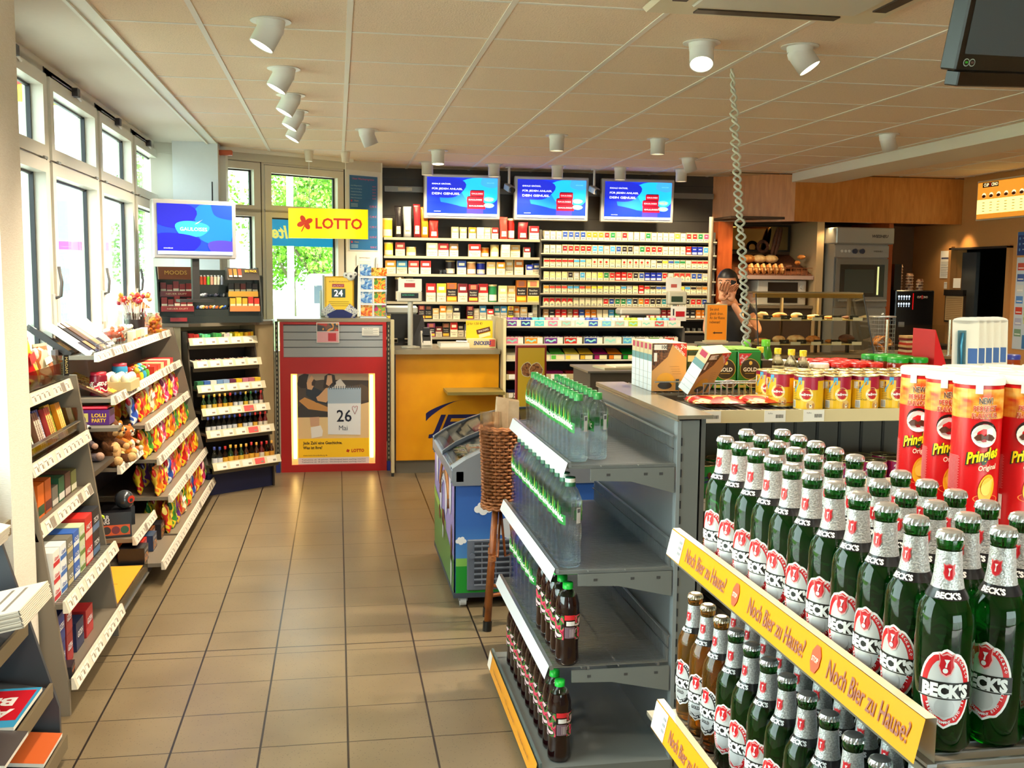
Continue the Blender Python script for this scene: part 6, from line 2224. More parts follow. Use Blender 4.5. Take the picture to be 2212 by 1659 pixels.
for y0,y1,dz in((FY0+0.07,FY0+0.50,0.0),(FY0+0.46,FY1-0.07,0.012)):
 for i in range(n):
  xa,xb=FX0+(FX1-FX0)*i/n,FX0+(FX1-FX0)*(i+1)/n
  for q0,q1 in((y0,y0+0.025),(y1-0.025,y1)):
   b.add([(xa,q0,lidz(xa)+dz),(xb,q0,lidz(xb)+dz),(xb,q1,lidz(xb)+dz),(xa,q1,lidz(xa)+dz),(xa,q0,lidz(xa)+dz-0.02),(xb,q0,lidz(xb)+dz-0.02)],[(0,1,2,3),(4,5,1,0)],GLS)
t.part('lid_frame',b)
b=MB()
for y0,y1,dz in((FY0+0.09,FY0+0.48,0.0),(FY0+0.48,FY1-0.09,0.012)):
 for i in range(n):
  xa,xb=FX0+(FX1-FX0)*i/n,FX0+(FX1-FX0)*(i+1)/n
  b.add([(xa,y0,lidz(xa)+dz-0.006),(xb,y0,lidz(xb)+dz-0.006),(xb,y1,lidz(xb)+dz-0.006),(xa,y1,lidz(xa)+dz-0.006)],[(0,1,2,3)],pane((206,214,220),0.3),smooth=True)
t.part('glass_lid',b)
b=MB()
b.box((FX0+0.05,FY0+0.05,0.622),(FX1-0.05,FY1-0.05,0.63),mat((60,64,72),0.6))
t.part('basket_floor',b)
b=MB()
GRM=mat((96,106,124),0.45)
gx0,gx1=0.62,1.10
b.box((gx0,FY0-0.004,0.09),(gx1,FY0+0.012,0.345),GRM,ch=0.004)
for i in range(8):
 z=0.115+i*0.028
 b.box((gx0+0.035,FY0-0.010,z),(gx1-0.03,FY0-0.004,z+0.007),mat((120,130,148),0.4))
 b.box((gx0+0.035,FY0-0.0045,z+0.007),(gx1-0.03,FY0-0.0038,z+0.022),mat((44,50,62),0.6))
for k in range(6):
 b.box((gx0+0.07+k*0.07,FY0-0.009,0.115),(gx0+0.075+k*0.07,FY0-0.003,0.33),mat((110,120,138),0.4))
b.cyl((gx0+0.025,FY0-0.012,0.265),(gx0+0.025,FY0,0.265),0.014,GRM,n=12)
t.part('motor_grille',b)
b=MB()
b.box((FX0+0.01,FY0+0.01,0.05),(FX1-0.01,FY1-0.01,0.075),mat((60,70,84),0.5))
t.part('base',b)
for xx in(FX0+0.06,FX1-0.08):
 for yy in(FY0+0.05,FY1-0.08):
  b=MB()
  b.cyl((xx-0.015,yy,0.028),(xx+0.015,yy,0.028),0.028,mat((200,206,210),0.4),n=16)
  b.box((xx-0.022,yy-0.018,0.03),(xx+0.022,yy+0.018,0.056),mat((150,156,160),0.4,0.4))
  t.part('caster',b)
put(t,Matrix.Identity(4),'ice cream freezer with cloud wrap, curved glass lids and casters')
IC=[('white',(238,226,200)),('red',(190,60,50)),('green',(110,140,60)),('cream',(240,216,160)),('brown',(110,60,40)),('orange',(220,130,60)),('dark',(50,46,56))]
k=0
for j,yy in enumerate((5.045,5.19,5.335,5.49,5.645,5.79)):
 for i in range(4):
  nm,c=IC[(k*3+j)%7]
  k+=1
  b=MB()
  b.box((-0.05,-0.06,0),(0.05,0.06,0.035),mat(c,0.3),ch=0.01)
  b.box((-0.035,-0.045,0.035),(0.035,0.03,0.0365),print_mat('ice_%d'%(k%7),[c,(250,240,210),(150,60,60)],30))
  put(Thing('ice_cream_box','ice cream',b),T(0.66+i*0.115,yy,0.6305,rg.uniform(-0.3,0.3)),'%s ice cream box in the freezer, %s from left, %s row from front'%(nm,nth(i),nth(j)),'ice cream boxes in the freezer')
# biscuit advert on the freezer
t=Thing('advert_board','sign')
AM=T(1.15,6.02,0)
b=MB(AM)
b.box((-0.105,0.0,0.82),(0.085,0.015,1.225),mat((150,26,26),0.4),ch=0.005)
b.box((-0.06,0.002,0.0),(-0.04,0.014,0.84),mat((120,30,30),0.4))
b.box((0.03,0.002,0.0),(0.05,0.014,0.84),mat((120,30,30),0.4))
b.box((-0.12,-0.02,0.0),(0.11,0.14,0.015),mat((120,30,30),0.4))
t.part('frame',b)
b=MB(AM)
b.quad(rect(-0.09,0.072,0.835,1.21,-0.002),mat((240,190,50),0.3))
for cx,cz,r in((-0.035,1.08,0.036),(0.02,1.07,0.042)):
 p=[(cx+r*(1+0.06*math.sin(7*a))*math.cos(a),-0.003-(0.001 if cx>0 else 0),cz+r*1.25*(1+0.05*math.sin(5*a+1))*math.sin(a))for a in[2*PI*i/26 for i in range(26)]]
 b.add(p,[tuple(range(26))],mat((250,236,190),0.4))
 b.add([((q[0]-cx)*0.92+cx,q[1]-0.0006,(q[2]-cz)*0.92+cz)for q in p],[tuple(range(26))],ramp_mat('biscuit',[(0.35,(92,46,24)),(0.5,(180,110,60)),(0.7,(206,140,84))],70,0.6,3))
t.part('picture',b)
put(t,AM.inverted()@AM,'yellow advert board with two biscuits in a dark red frame')
# ================================================================ WICKER STAND WITH PAPER BAGS
WK=ramp_mat('wicker',[(0.3,(120,66,30)),(0.7,(176,110,58))],60,0.6,3,stretch=(1,1,3))
WKD=ramp_mat('cane_leg',[(0.3,(120,62,22)),(0.7,(160,90,36))],20,0.4)
t=Thing('wicker_stand','basket')
BX,BY=0.745,4.66
b=MB(T(BX,BY,0))
b.lathe([(0.068,0.56),(0.080,0.585),(0.076,0.62),(0.078,0.75),(0.086,0.86),(0.094,0.925),(0.088,0.93),(0.08,0.86),(0.07,0.62),(0.066,0.58),(0.0001,0.575)],mat((96,56,28),0.8),n=28,cap=False)
t.part('lining',b)
b=MB(T(BX,BY,0))
for i in range(23):
 z=0.575+i*0.0157
 s=(z-0.575)/0.36
 r=0.081+0.014*s*s if z>0.6 else 0.084
 pts=[]
 for k in range(57):
  a=2*PI*k/56
  w=0.0055*(1 if(k//2+i)%2 else-1)
  pts.append(((r+w)*math.cos(a),(r+w)*math.sin(a),z))
 b.tube(pts,0.0066,WK,n=5)
for k in range(28):
 a=2*PI*k/28
 b.tube([(0.080*math.cos(a),0.080*math.sin(a),0.57),(0.080*math.cos(a),0.080*math.sin(a),0.75),(0.092*math.cos(a),0.092*math.sin(a),0.93)],0.0035,WK,n=5)
for r,z in((0.098,0.932),(0.094,0.940),(0.086,0.565)):
 b.tube([(r*math.cos(a),r*math.sin(a),z+0.003*math.sin(a*14))for a in[2*PI*k/56 for k in range(57)]],0.0075,WK,n=6)
t.part('weave',b)
for k,a in enumerate((math.radians(232),math.radians(352),math.radians(112))):
 b=MB(T(BX,BY,0))
 top=(0.045*math.cos(a),0.045*math.sin(a),0.57)
 ft=(0.115*math.cos(a),0.115*math.sin(a),0.03)
 b.tube([top,ft],[0.014,0.017],WKD,n=10)
 m_=Vector(top).lerp(Vector(ft),0.45)
 for q in range(4):
  c=Vector(top).lerp(Vector(ft),0.42+q*0.012)
  b.cyl(c-Vector((0,0,0.004)),c+Vector((0,0,0.004)),0.019,WK,n=10)
 f=MB(T(BX,BY,0))
 f.cyl((ft[0]*0.99,ft[1]*0.99,0.045),(ft[0]*1.03,ft[1]*1.03,0.0),0.021,BLACK,n=12)
 t.part('leg',b,[('rubber_foot',f)])
b=MB(T(BX,BY,0))
fe=[(0.10*math.cos(a),0.10*math.sin(a),0.16)for a in(math.radians(232),math.radians(352),math.radians(112))]
for i in range(3):
 b.tube([fe[i],fe[(i+1)%3]],0.009,WKD,n=8)
 p,q=Vector(fe[i]),Vector((0,0,0.57))
 b.tube([p+Vector((0,0,0.2)),(p*0.5).lerp(q,0.5),q*0.97],0.007,WKD,n=6)
t.part('stretcher',b)
put(t,Matrix.Identity(4),'tall wicker basket on three cane legs in front of the freezer')
KR=ramp_mat('kraft_paper',[(0.3,(184,156,122)),(0.7,(206,180,146))],20,0.8)
for i,(dx,dy,rz,z1,m,nm)in enumerate(((-0.03,0.02,0.15,1.07,KR,'tallest brown paper bag standing in the wicker basket'),(0.035,0.03,-0.2,1.06,KR,'brown paper bag behind the film bag in the wicker basket'),(-0.005,-0.03,0.5,1.02,glass((240,236,230),0.6,0.15),'crinkled clear film bag sticking out of the wicker basket'))):
 b=MB()
 x_,w,d=0,0.105,0.03
 zz=[0.62,0.8,0.93,z1]
 vs=[]
 for z in zz:
  k_=0.06 if z<0.9 else 0.0525
  f=0.8 if z==zz[-1]else 1
  for px_,py_ in((-k_,-d/2*f),(0,-d*0.62*f),(k_,-d/2*f),(k_*0.9,0),(k_,d/2*f),(0,d*0.6*f),(-k_,d/2*f),(-k_*0.9,0)):
   vs.append((px_*(0.75 if z<0.9 else 1),py_,z+(0.006*math.sin(px_*90)if z==zz[-1]else 0)))
 fs=[]
 for l in range(3):
  for k in range(8):
   q=(k+1)%8
   fs.append((l*8+k,l*8+q,l*8+8+q,l*8+8+k))
 b.add(vs,fs,m)
 single('paper_bag' if i<2 else 'film_bag',b,nm,'bag',M=T(BX+dx,BY+dy,0,rz,0,0.06*(1-i)))
# ================================================================ NEWSPAPER RACK, bottom left
t=Thing('newspaper_rack','rack')
RK=mat((74,78,86),0.4,0.3)
RKL=mat((126,112,88),0.4,0.2)
b=MB()
for yy in(2.75,3.52):
 vs=[(-1.43,yy,0),(-0.93,yy,0),(-0.93,yy,0.18),(-1.16,yy,1.0),(-1.43,yy,1.0)]
 vs+=[(x,y+0.018,z)for x,y,z in vs]
 b.add(vs,[(0,1,2,3,4),(9,8,7,6,5)]+[(i,i+5,(i+1)%5+5,(i+1)%5)for i in range(5)],RK)
t.part('side_panel',b)
for z,x in((0.06,-0.91),(0.24,-0.95),(0.46,-1.02),(0.80,-1.06)):
 b=MB()
 b.add([(-1.42,2.77,z+0.10),(x,2.77,z),(x,3.50,z),(-1.42,3.50,z+0.10),(-1.42,2.77,z+0.115),(x,2.77,z+0.015),(x,3.50,z+0.015),(-1.42,3.50,z+0.115)],[(0,1,2,3),(7,6,5,4),(0,4,5,1),(1,5,6,2),(2,6,7,3)],RK)
 b.box((x-0.004,2.76,z-0.02),(x+0.006,3.51,z+0.03),RKL)
 t.part('tray',b)
put(t,Matrix.Identity(4),'dark metal newspaper rack at the bottom left beside the papered pier')
def paper(w,d,n,cover,key):
 b=MB()
 for i in range(n):
  o=0.004*math.sin(i*2.3)
  b.box((-w/2+o,-d/2,i*0.0062),(w/2+o,d/2-abs(o),i*0.0062+0.005),mat((214,204,190),0.8)if i<n-1 else mat((226,216,202),0.8))
  b.cyl((-w/2+o,-d/2,i*0.0062+0.0028),(w/2+o,-d/2,i*0.0062+0.0028),0.003,mat((206,196,180),0.8),n=6)
 z=n*0.0062-0.0008
 for x0,x1,y0,y1,c in cover:
  b.add([(x0,y0,z),(x1,y0,z),(x1,y1,z),(x0,y1,z)],[(0,1,2,3)],mat(c,0.7))
 return Thing(key,'newspaper',b)
cov=[(-0.10,0.06,0.1,0.16,(176,40,36)),(-0.12,-0.02,0.0,0.08,(70,66,60)),(0.0,0.12,0.0,0.012,(120,112,104)),(0.0,0.12,0.03,0.04,(120,112,104)),(-0.12,0.12,-0.1,-0.09,(130,120,110)),(-0.12,0.12,-0.14,-0.13,(130,120,110))]
put(paper(0.30,0.38,9,cov,'newspaper_stack'),T(-1.10,3.27,0.555,FX,-0.2),'thick stack of folded newspapers with a red headline box on the rack','newspaper piles')
put(paper(0.30,0.36,8,[(-0.12,0.12,0.0,0.012,(60,60,60)),(-0.12,0.1,0.05,0.1,(160,130,90))],'newspaper_stack'),T(-1.17,3.12,0.865,FX,0.25),'leaning pile of newspapers on the top tray of the rack','newspaper piles')
MG=[('motoring magazine',(60,150,200),3.26,0.285,'Auto'),('orange magazine',(206,100,50),3.36,0.115,''),('pale magazine',(206,196,180),3.05,0.115,''),('dark magazine',(70,64,66),3.0,0.285,'')]
for i,(nm,c,y,z,s)in enumerate(MG):
 b=MB()
 b.box((-0.11,-0.15,0),(0.11,0.15,0.012),PAPER)
 b.add([(-0.11,-0.15,0.0125),(0.11,-0.15,0.0125),(0.11,0.15,0.0125),(-0.11,0.15,0.0125)],[(0,1,2,3)],mat(c,0.25))
 if s:
  b.add([(-0.10,-0.13,0.013),(0.08,-0.13,0.013),(0.08,0.1,0.013),(-0.10,0.1,0.013)],[(0,1,2,3)],mat((190,24,40),0.25))
  Q=Matrix.Translation((0,0,0.0135))@Matrix.Rotation(-PI/2,4,'X')
  b.text('Auto',0.085,mat((240,240,244),0.3),Q@T(0,0,0.02),bold=0.04,width=0.15)
  b.text('Bild',0.085,mat((240,240,244),0.3),Q@T(0,0,-0.07),bold=0.04,width=0.12)
 single('magazine',b,nm+' lying on the %s tray of the newspaper rack'%('lowest' if z<0.2 else 'second lowest'),'magazine','magazines on the rack',M=T(-1.06,y,z,FX*(2 if s else 1),0.0 if s else 0.1))
# ================================================================ DRINKS GONDOLA (water and juice)
GRY=ramp_mat('shelf_steel',[(0.3,(126,132,134)),(0.7,(136,142,144))],3,0.28,bump=0.0)
GRY.node_tree.nodes['Principled BSDF'].inputs['Metallic'].default_value=0.55
GRP=mat((116,122,122),0.4,0.25)
AY0,AY1=3.05,4.06
AX=1.05
t=Thing('drinks_gondola','shelving')
b=MB()
b.box((AX,AY0+0.03,0.02),(AX+0.02,AY1,1.195),GRY)
b.box((AX+0.085,AY0+0.03,0.02),(AX+0.10,AY1,1.195),GRY)
t.part('back_panel',b)
b=MB()
b.box((AX+0.004,AY0+0.0,0.0),(AX+0.068,AY0+0.05,1.19),GRP)
b.box((AX-0.004,AY0-0.002,0.0),(AX+0.008,AY0+0.03,1.19),mat((140,150,154),0.35,0.3))
for i in range(22):
 b.box((AX+0.0085,AY0-0.003,0.06+i*0.05),(AX+0.0125,AY0+0.001,0.085+i*0.05),mat((30,34,40),0.5))
t.part('upright',b)
b=MB()
b.box((AX+0.004,AY1-0.05,0.0),(AX+0.068,AY1,1.19),GRP)
t.part('upright',b)
b=MB()
b.box((AX-0.008,AY0-0.01,1.195),(AX+0.11,AY1+0.01,1.207),mat((150,142,124),0.22,0.5))
b.box((AX-0.008,AY0-0.01,1.188),(AX-0.002,AY1+0.01,1.196),mat((150,142,124),0.22,0.5))
t.part('top_cap',b)
def gondola_shelf(t,x0,z,solid,wire,fence,y0=AY0,y1=AY1,xb=AX,promo=False,rail_h=0.042):
 b=MB()
 if solid:
  b.box((x0,y0+0.004,z-0.012),(xb-0.002,y1-0.004,z-0.003),GRY)
 else:
  b.box((x0,y0+0.004,z-0.006),(x0+0.012,y1,z-0.001),STEEL)
  b.box((x0+0.12,y0+0.004,z-0.012),(x0+0.128,y1,z-0.004),STEEL)
  b.box((xb-0.05,y0+0.004,z-0.012),(xb-0.042,y1,z-0.004),STEEL)
 # edge bracket at the open end, tapering towards the upright
 for yy in(y0,y1-0.006):
  b.add([(x0+0.07,yy,z-0.012),(x0+0.07,yy,z-0.05),(x0+0.2,yy,z-0.055),(xb-0.01,yy,z-0.095),(xb-0.01,yy,z-0.012),
               (x0+0.07,yy+0.006,z-0.012),(x0+0.07,yy+0.006,z-0.05),(x0+0.2,yy+0.006,z-0.055),(xb-0.01,yy+0.006,z-0.095),(xb-0.01,yy+0.006,z-0.012)],
              [(4,3,2,1,0),(5,6,7,8,9),(0,1,6,5),(1,2,7,6),(2,3,8,7)][0:5],GRP)
 for xx in(x0+0.12,x0+0.24,xb-0.06):
  b.box((xx,y0-0.001,z-0.036),(xx+0.012,y0,z-0.028),mat((60,62,64),0.5))
 subs=[]
 r=MB()
 r.add([(x0-0.004,y0,z+0.008),(x0-0.004,y1,z+0.008),(x0-0.018,y1,z+0.008-rail_h),(x0-0.018,y0,z+0.008-rail_h)],[(0,1,2,3)],mat((214,222,230),0.25))
 r.add([(x0-0.002,y0,z+0.009),(x0-0.002,y1,z+0.009),(x0+0.008,y1,z+0.009),(x0+0.008,y0,z+0.009)],[(0,1,2,3)],STEEL)
 r.add([(x0-0.001,y0,z+0.008),(x0+0.008,y0,z+0.008),(x0+0.008,y0,z-0.006),(x0-0.001,y0,z-0.006)],[(0,3,2,1)],STEEL)
 subs.append(('price_rail',r))
 if wire:
  w=MB()
  n=int((y1-y0)/0.0125)
  for i in range(n):
   yy=y0+0.008+i*(y1-y0-0.02)/n
   w.box((x0+0.006,yy,z-0.0025),(xb-0.012,yy+0.0032,z+0.0006),STEEL)
  for xx in(x0+0.1,x0+0.22):
   w.box((xx,y0,z-0.006),(xx+0.004,y1,z-0.0026),STEEL)
  subs.append(('wire_mat',w))
 if fence:
  w=MB()
  n=int((y1-y0)/0.0125)
  for i in range(n):
   yy=y0+0.008+i*(y1-y0-0.02)/n
   w.box((xb-0.016,yy,z),(xb-0.013,yy+0.003,z+0.085),STEEL)
  w.box((xb-0.018,y0,z+0.083),(xb-0.012,y1,z+0.088),STEEL)
  w.box((xb-0.018,y0,z+0.045),(xb-0.0145,y1,z+0.048),mat((60,64,68),0.4))
  subs.append(('wire_fence',w))
 t.part('shelf',b,subs)
AZ=[(0.615,0.092),(0.645,0.408),(0.66,0.722),(0.695,1.052)]
gondola_shelf(t,0.70,1.055,True,True,True)
gondola_shelf(t,0.665,0.722,True,True,True)
gondola_shelf(t,0.65,0.41,False,True,True)
b=MB()
b.box((0.625,AY0-0.01,0.0),(AX,AY1,0.088),GRP)
b.box((0.70,AY0-0.012,0.03),(0.72,AY0-0.01,0.05),mat((50,52,54),0.5))
r=MB()
r.add([(0.612,AY0,0.10),(0.612,AY1,0.10),(0.600,AY1,0.035),(0.600,AY0,0.035)],[(0,1,2,3)],mat((236,160,30),0.35))
r.add([(0.6105,AY1-0.07,0.098),(0.6105,AY1-0.002,0.098),(0.5995,AY1-0.002,0.037),(0.5995,AY1-0.07,0.037)],[(0,1,2,3)],PAPER)
Q=Matrix.Translation((0.604,0,0.068))@Matrix.Rotation(-PI/2,4,'Z')@Matrix.Rotation(0.18,4,'X')
for i,s in enumerate(('Noch Durst?','F\u00fcr unterwegs','Noch Durst?')):
 r.text(s,0.034,mat((150,110,90),0.5),Q@T(-3.25-i*0.28,-0.002,-0.012),width=0.2)
b.box((0.618,AY0-0.01,0.0),(0.626,AY1,0.105),mat((90,104,104),0.4))
t.part('base_shelf',b,[('promo_strip',r)])
put(t,Matrix.Identity(4),'grey metal drinks gondola with water and juice bottles on its left edge')
b=MB()
b.box((0.80,4.25,0.0),(0.93,4.40,0.98),mat((20,60,160),0.35),ch=0.01)
single('blue_column_bin',b,'tall blue bin seen through the gap behind the drinks gondola','bin')
# ---- bottles
PET=glass((248,251,253),0.62,0.03,1.33)
GRNC=mat((30,130,60),0.35)
def wrap(b,r,z0,z1,a0,a1,m,off=0.0006,n=14,slant=0.0):
 q=[((r+off)*math.sin(a0+(a1-a0)*i/n),-(r+off)*math.cos(a0+(a1-a0)*i/n))for i in range(n+1)]
 for i in range(n):
  s0,s1=slant*i/n,slant*(i+1)/n
  b.add([(q[i][0],q[i][1],z0+s0),(q[i+1][0],q[i+1][1],z0+s1),(q[i+1][0],q[i+1][1],z1+s1),(q[i][0],q[i][1],z1+s0)],[(0,1,2,3)],m,smooth=True)
def cyl_bend(r,rot=0.0):
 def f(p):
  a=p[0]/r+rot
  return(r*math.sin(a),-r*math.cos(a),p[2])
 return f
def water_bottle(h,r,cap,ring,lz):
 t=Thing('water_bottle','water bottle')
 b=MB()
 prof=[(r*0.5,0.004),(r*0.86,0.0),(r*0.97,0.008)]
 z=0.012
 while z<h*0.66:
  prof+=[(r*0.985,z),(r*0.955,z+0.006),(r*0.985,z+0.012)]if z<h*0.3 or z>h*0.45 else[(r,z),(r,z+0.012)]
  z+=0.0135
 prof+=[(r,h*0.70),(r*0.93,h*0.77),(r*0.7,h*0.85),(r*0.42,h*0.90),(r*0.38,h*0.925)]
 b.lathe(prof,PET,n=22,cap=True)
 t.part('bottle',b)
 b=MB()
 cr=r*0.43
 b.lathe([(cr*1.05,h*0.90),(cr*1.05,h*0.915),(cr,h*0.92),(cr,h),(0.0001,h)],cap,n=20,cap=False)
 if ring:
  b.lathe([(cr*1.03,h*0.945),(cr*1.03,h*0.99)],ring,n=20,cap=False)
 t.part('cap',b)
 b=MB()
 G1,G2=mat((30,130,50),0.35),mat((150,200,50),0.35)
 R1=-PI/2+0.25
 for k in range(2):
  a=R1+k*PI
  wrap(b,r,lz-0.016,lz+0.016,a-0.75,a+0.75,G1,0.001,slant=-0.012)
  for sgn,hh in((-0.25,0.05),(0.1,0.038)):
   q=[(math.sin(a+sgn+d)*(r+0.0014),-math.cos(a+sgn+d)*(r+0.0014))for d in(-0.22,0.22,0.05)]
   b.add([(q[0][0],q[0][1],lz),(q[1][0],q[1][1],lz),(q[2][0],q[2][1],lz+hh)],[(0,1,2)],G2 if sgn<0 else G1)
  b.text('Volvic',0.03,mat((240,246,240),0.4),None,bold=0.03,width=r*1.15,bend=lambda p,a=a:cyl_bend(r+0.0022,a)((p[0],0,p[2]+lz-0.010-p[0]*0.3)))
 wrap(b,r,lz-0.022,lz+0.028,0.35,0.8,mat((206,214,222),0.4),0.001,4)
 wrap(b,r,lz+0.012,lz+0.024,0.42,0.72,mat((90,100,110),0.4),0.0015,3)
 t.part('label',b)
 return t
w_small=water_bottle(0.212,0.0325,GRNC,None,0.118)
w_big=water_bottle(0.285,0.038,mat((30,100,66),0.35),mat((226,230,222),0.4),0.165)
for i in range(12):
 put(w_small,T(0.745,3.125+i*0.0665,1.0565,0.12*math.sin(i)),'small green-capped water bottle, %s from the near end, aisle-side row, top shelf'%nth(i),'small water bottles on the top gondola shelf')
for i in range(10):
 put(w_small,T(0.815,3.155+i*0.067,1.0565,0.2*math.sin(i*2)),'small green-capped water bottle, %s from the near end, inner row, top shelf'%nth(i),'small water bottles on the top gondola shelf')
for i in range(12):
 put(w_big,T(0.718,3.105+i*0.079,0.7235,0.12*math.sin(i*3)),'large white-banded water bottle, %s from the near end, second gondola shelf'%nth(i),'large water bottles on the second gondola shelf')
for i in range(6):
 put(w_big,T(0.705,3.50+i*0.085,0.4115,0.12*math.sin(i*2)),'large water bottle, %s behind the dark juice bottles, third gondola shelf'%nth(i),'large water bottles on the third gondola shelf')
def juice_bottle():
 t=Thing('juice_bottle','juice bottle')
 h,r=0.262,0.038
 jm=mat((24,4,6),0.08,spec=0.6,coat=0.3)
 b=MB()
 prof=[(r*0.8,0.0),(r*0.97,0.008),(r,0.02),(r*0.96,0.05),(r*0.95,0.075),(r,0.085),(r*1.0,0.165),(r*0.97,0.172),(r,0.178),(r*0.98,0.195),(r*0.8,0.222)]
 b.lathe(prof,jm,n=24)
 t.part('bottle',b)
 b=MB()
 b.lathe([(r*0.79,0.2225),(r*0.6,0.233),(r*0.42,0.240),(r*0.4,0.246)],glass((220,200,200),0.4),n=20)
 t.part('neck',b)
 b=MB()
 b.lathe([(0.0165,0.243),(0.0165,h),(0.0001,h)],mat((20,190,60),0.35),n=20)
 t.part('cap',b)
 b=MB()
 wrap(b,r,0.086,0.164,0.45,2*PI-0.5,print_mat('berry_label',[(150,30,60),(210,70,100),(60,110,50),(40,16,30),(214,190,196)],40),0.0008,26)
 wrap(b,r,0.150,0.166,-0.45,0.45,mat((206,40,50),0.35),0.001,8)
 wrap(b,r,0.132,0.146,-0.3,0.42,mat((220,220,222),0.35),0.001,6)
 wrap(b,r,0.092,0.128,-0.42,0.45,mat((110,90,104),0.35),0.001,8)
 for a in(0.0,0.12,0.2,0.3):
  wrap(b,r,0.096,0.122,a,a+0.03,mat((220,214,220),0.35),0.0015,1)
 t.part('label',b)
 return t
jb=juice_bottle()
for i in range(5):
 put(jb,T(0.712,3.09+i*0.080,0.4115,0.1*math.sin(i*2)),'dark red juice bottle, %s from the near end, third gondola shelf'%nth(i),'juice bottles on the third gondola shelf')
for i in range(11):
 put(jb,T(0.693,3.10+i*0.081,0.0895,0.1*math.sin(i*3)),'dark red juice bottle, %s from the near end, bottom gondola shelf'%nth(i),'juice bottles on the bottom gondola shelf')
# ================================================================ BEER GONDOLA
t=Thing('beer_gondola','shelving')
BYA,BYB,BXB=1.02,1.91,0.96
for z,x0,tag in((1.083,0.655,'top'),(0.735,0.632,'low')):
 b=MB()
 b.box((x0,BYA,z-0.012),(BXB,BYB if tag=='top' else BYB+0.08,z-0.003),mat((118,112,100),0.45,0.2))
 for i in range(40):
  yy=BYA+0.01+i*0.0225
  b.box((x0+0.01,yy,z-0.003),(BXB,yy+0.004,z-0.0008),STEEL)
 b.box((x0,BYA-0.006,z-0.05),(BXB,BYA,z-0.012),GRP)
 b.cyl((x0+0.02,BYA-0.004,z),(x0+0.02,BYA-0.004,z-0.12),0.0025,STEEL,n=6)
 b.box((x0+0.0,BYA-0.002,z+0.0),(x0+0.012,BYB,z+0.004),STEEL)
 r=MB()
 zt,zl=(1.140,1.088)if tag=='top' else(0.790,0.733)
 ye=BYB if tag=='top' else BYB+0.0
 xt,xl=x0-0.004,x0-0.016
 r.add([(xt,BYA,zt),(xt,ye,zt),(xl,ye,zl),(xl,BYA,zl)],[(0,1,2,3)],mat((240,156,20),0.3))
 r.add([(xt,BYA,zt+0.001),(xt,ye,zt+0.001),(xt+0.014,ye,zt+0.001),(xt+0.014,BYA,zt+0.001)],[(0,1,2,3)],mat((226,206,170),0.35))
 r.add([(xt+0.014,BYA,zt+0.001),(xt+0.014,ye,zt+0.001),(xt+0.014,ye,z),(xt+0.014,BYA,z)],[(0,1,2,3)],mat((200,206,206),0.3))
 nrm=Vector((-(zt-zl),0,(xt-xl))).normalized()*0.0008
 def RP(y_,k_,o=1.0):
  return Vector((xl+(xt-xl)*k_,y_,zl+(zt-zl)*k_))+nrm*o*(1 if nrm.x<0 else-1)
 hm=zt-zl
 r.add([RP(ye,0.03),RP(ye-0.075,0.03),RP(ye-0.075,0.97),RP(ye,0.97)],[(0,1,2,3)],PAPER)
 for q in range(3):
  r.add([RP(ye-0.055,0.3+q*0.2,2),RP(ye-0.07,0.3+q*0.2,2),RP(ye-0.07,0.4+q*0.2,2),RP(ye-0.055,0.4+q*0.2,2)],[(0,1,2,3)],mat((150,150,156),0.5))
 PU=mat((150,96,84),0.5)
 tx=((ye-0.20,0.2),(ye-0.50,0.2),(ye-0.77,0.2))if tag=='top' else((ye-0.2,0.2),(ye-0.48,0.2),(ye-0.75,0.2))
 for y_,w_ in tx:
  def bd(p,y_=y_):
   v=RP(y_-p[0],(p[2]+0.014)/hm,1.6)
   return(v.x,v.y,v.z)
  r.text('Noch Bier zu Hause?',0.036,PU,None,width=w_,bold=0.01,bend=bd)
 for y_ in(ye-0.345,ye-0.635):
  oc=[RP(y_+0.014*math.cos(PI/8+i*PI/4)*-1,0.5+0.38*math.sin(PI/8+i*PI/4),1.8)for i in range(8)]
  r.add(oc,[tuple(range(8))],mat((226,90,60),0.4))
  def bd2(p,y_=y_):
   v=RP(y_-p[0],(p[2]+hm*0.42)/hm,2.6)
   return(v.x,v.y,v.z)
  r.text('STOP',0.010,mat((250,220,200),0.4),None,width=0.018,bold=0.03,bend=bd2)
 t.part('shelf',b,[('promo_strip',r)])
b=MB()
b.box((BXB,BYA,0.0),(BXB+0.03,BYB+0.08,1.08),GRP)
t.part('back_panel',b)
b=MB()
b.box((0.62,BYA,0.0),(BXB,BYB+0.08,0.36),GRP)
t.part('base',b)
b=MB()
b.box((BXB+0.03,1.40,0.0),(1.75,2.0,1.195),GRP)
b.box((BXB+0.0,1.38,1.195),(1.75,2.02,1.209),mat((170,160,140),0.4))
for i in range(12):
 b.box((BXB+0.02+i*0.06,1.382,1.21),(BXB+0.024+i*0.06,1.386,1.28),STEEL)
b.cyl((BXB+0.1,1.384,1.282),(1.74,1.384,1.282),0.0025,mat((206,180,130),0.3,0.6),n=6)
t.part('crisps_deck',b)
put(t,Matrix.Identity(4),'front beer gondola with yellow promotional strips, nearest the camera')
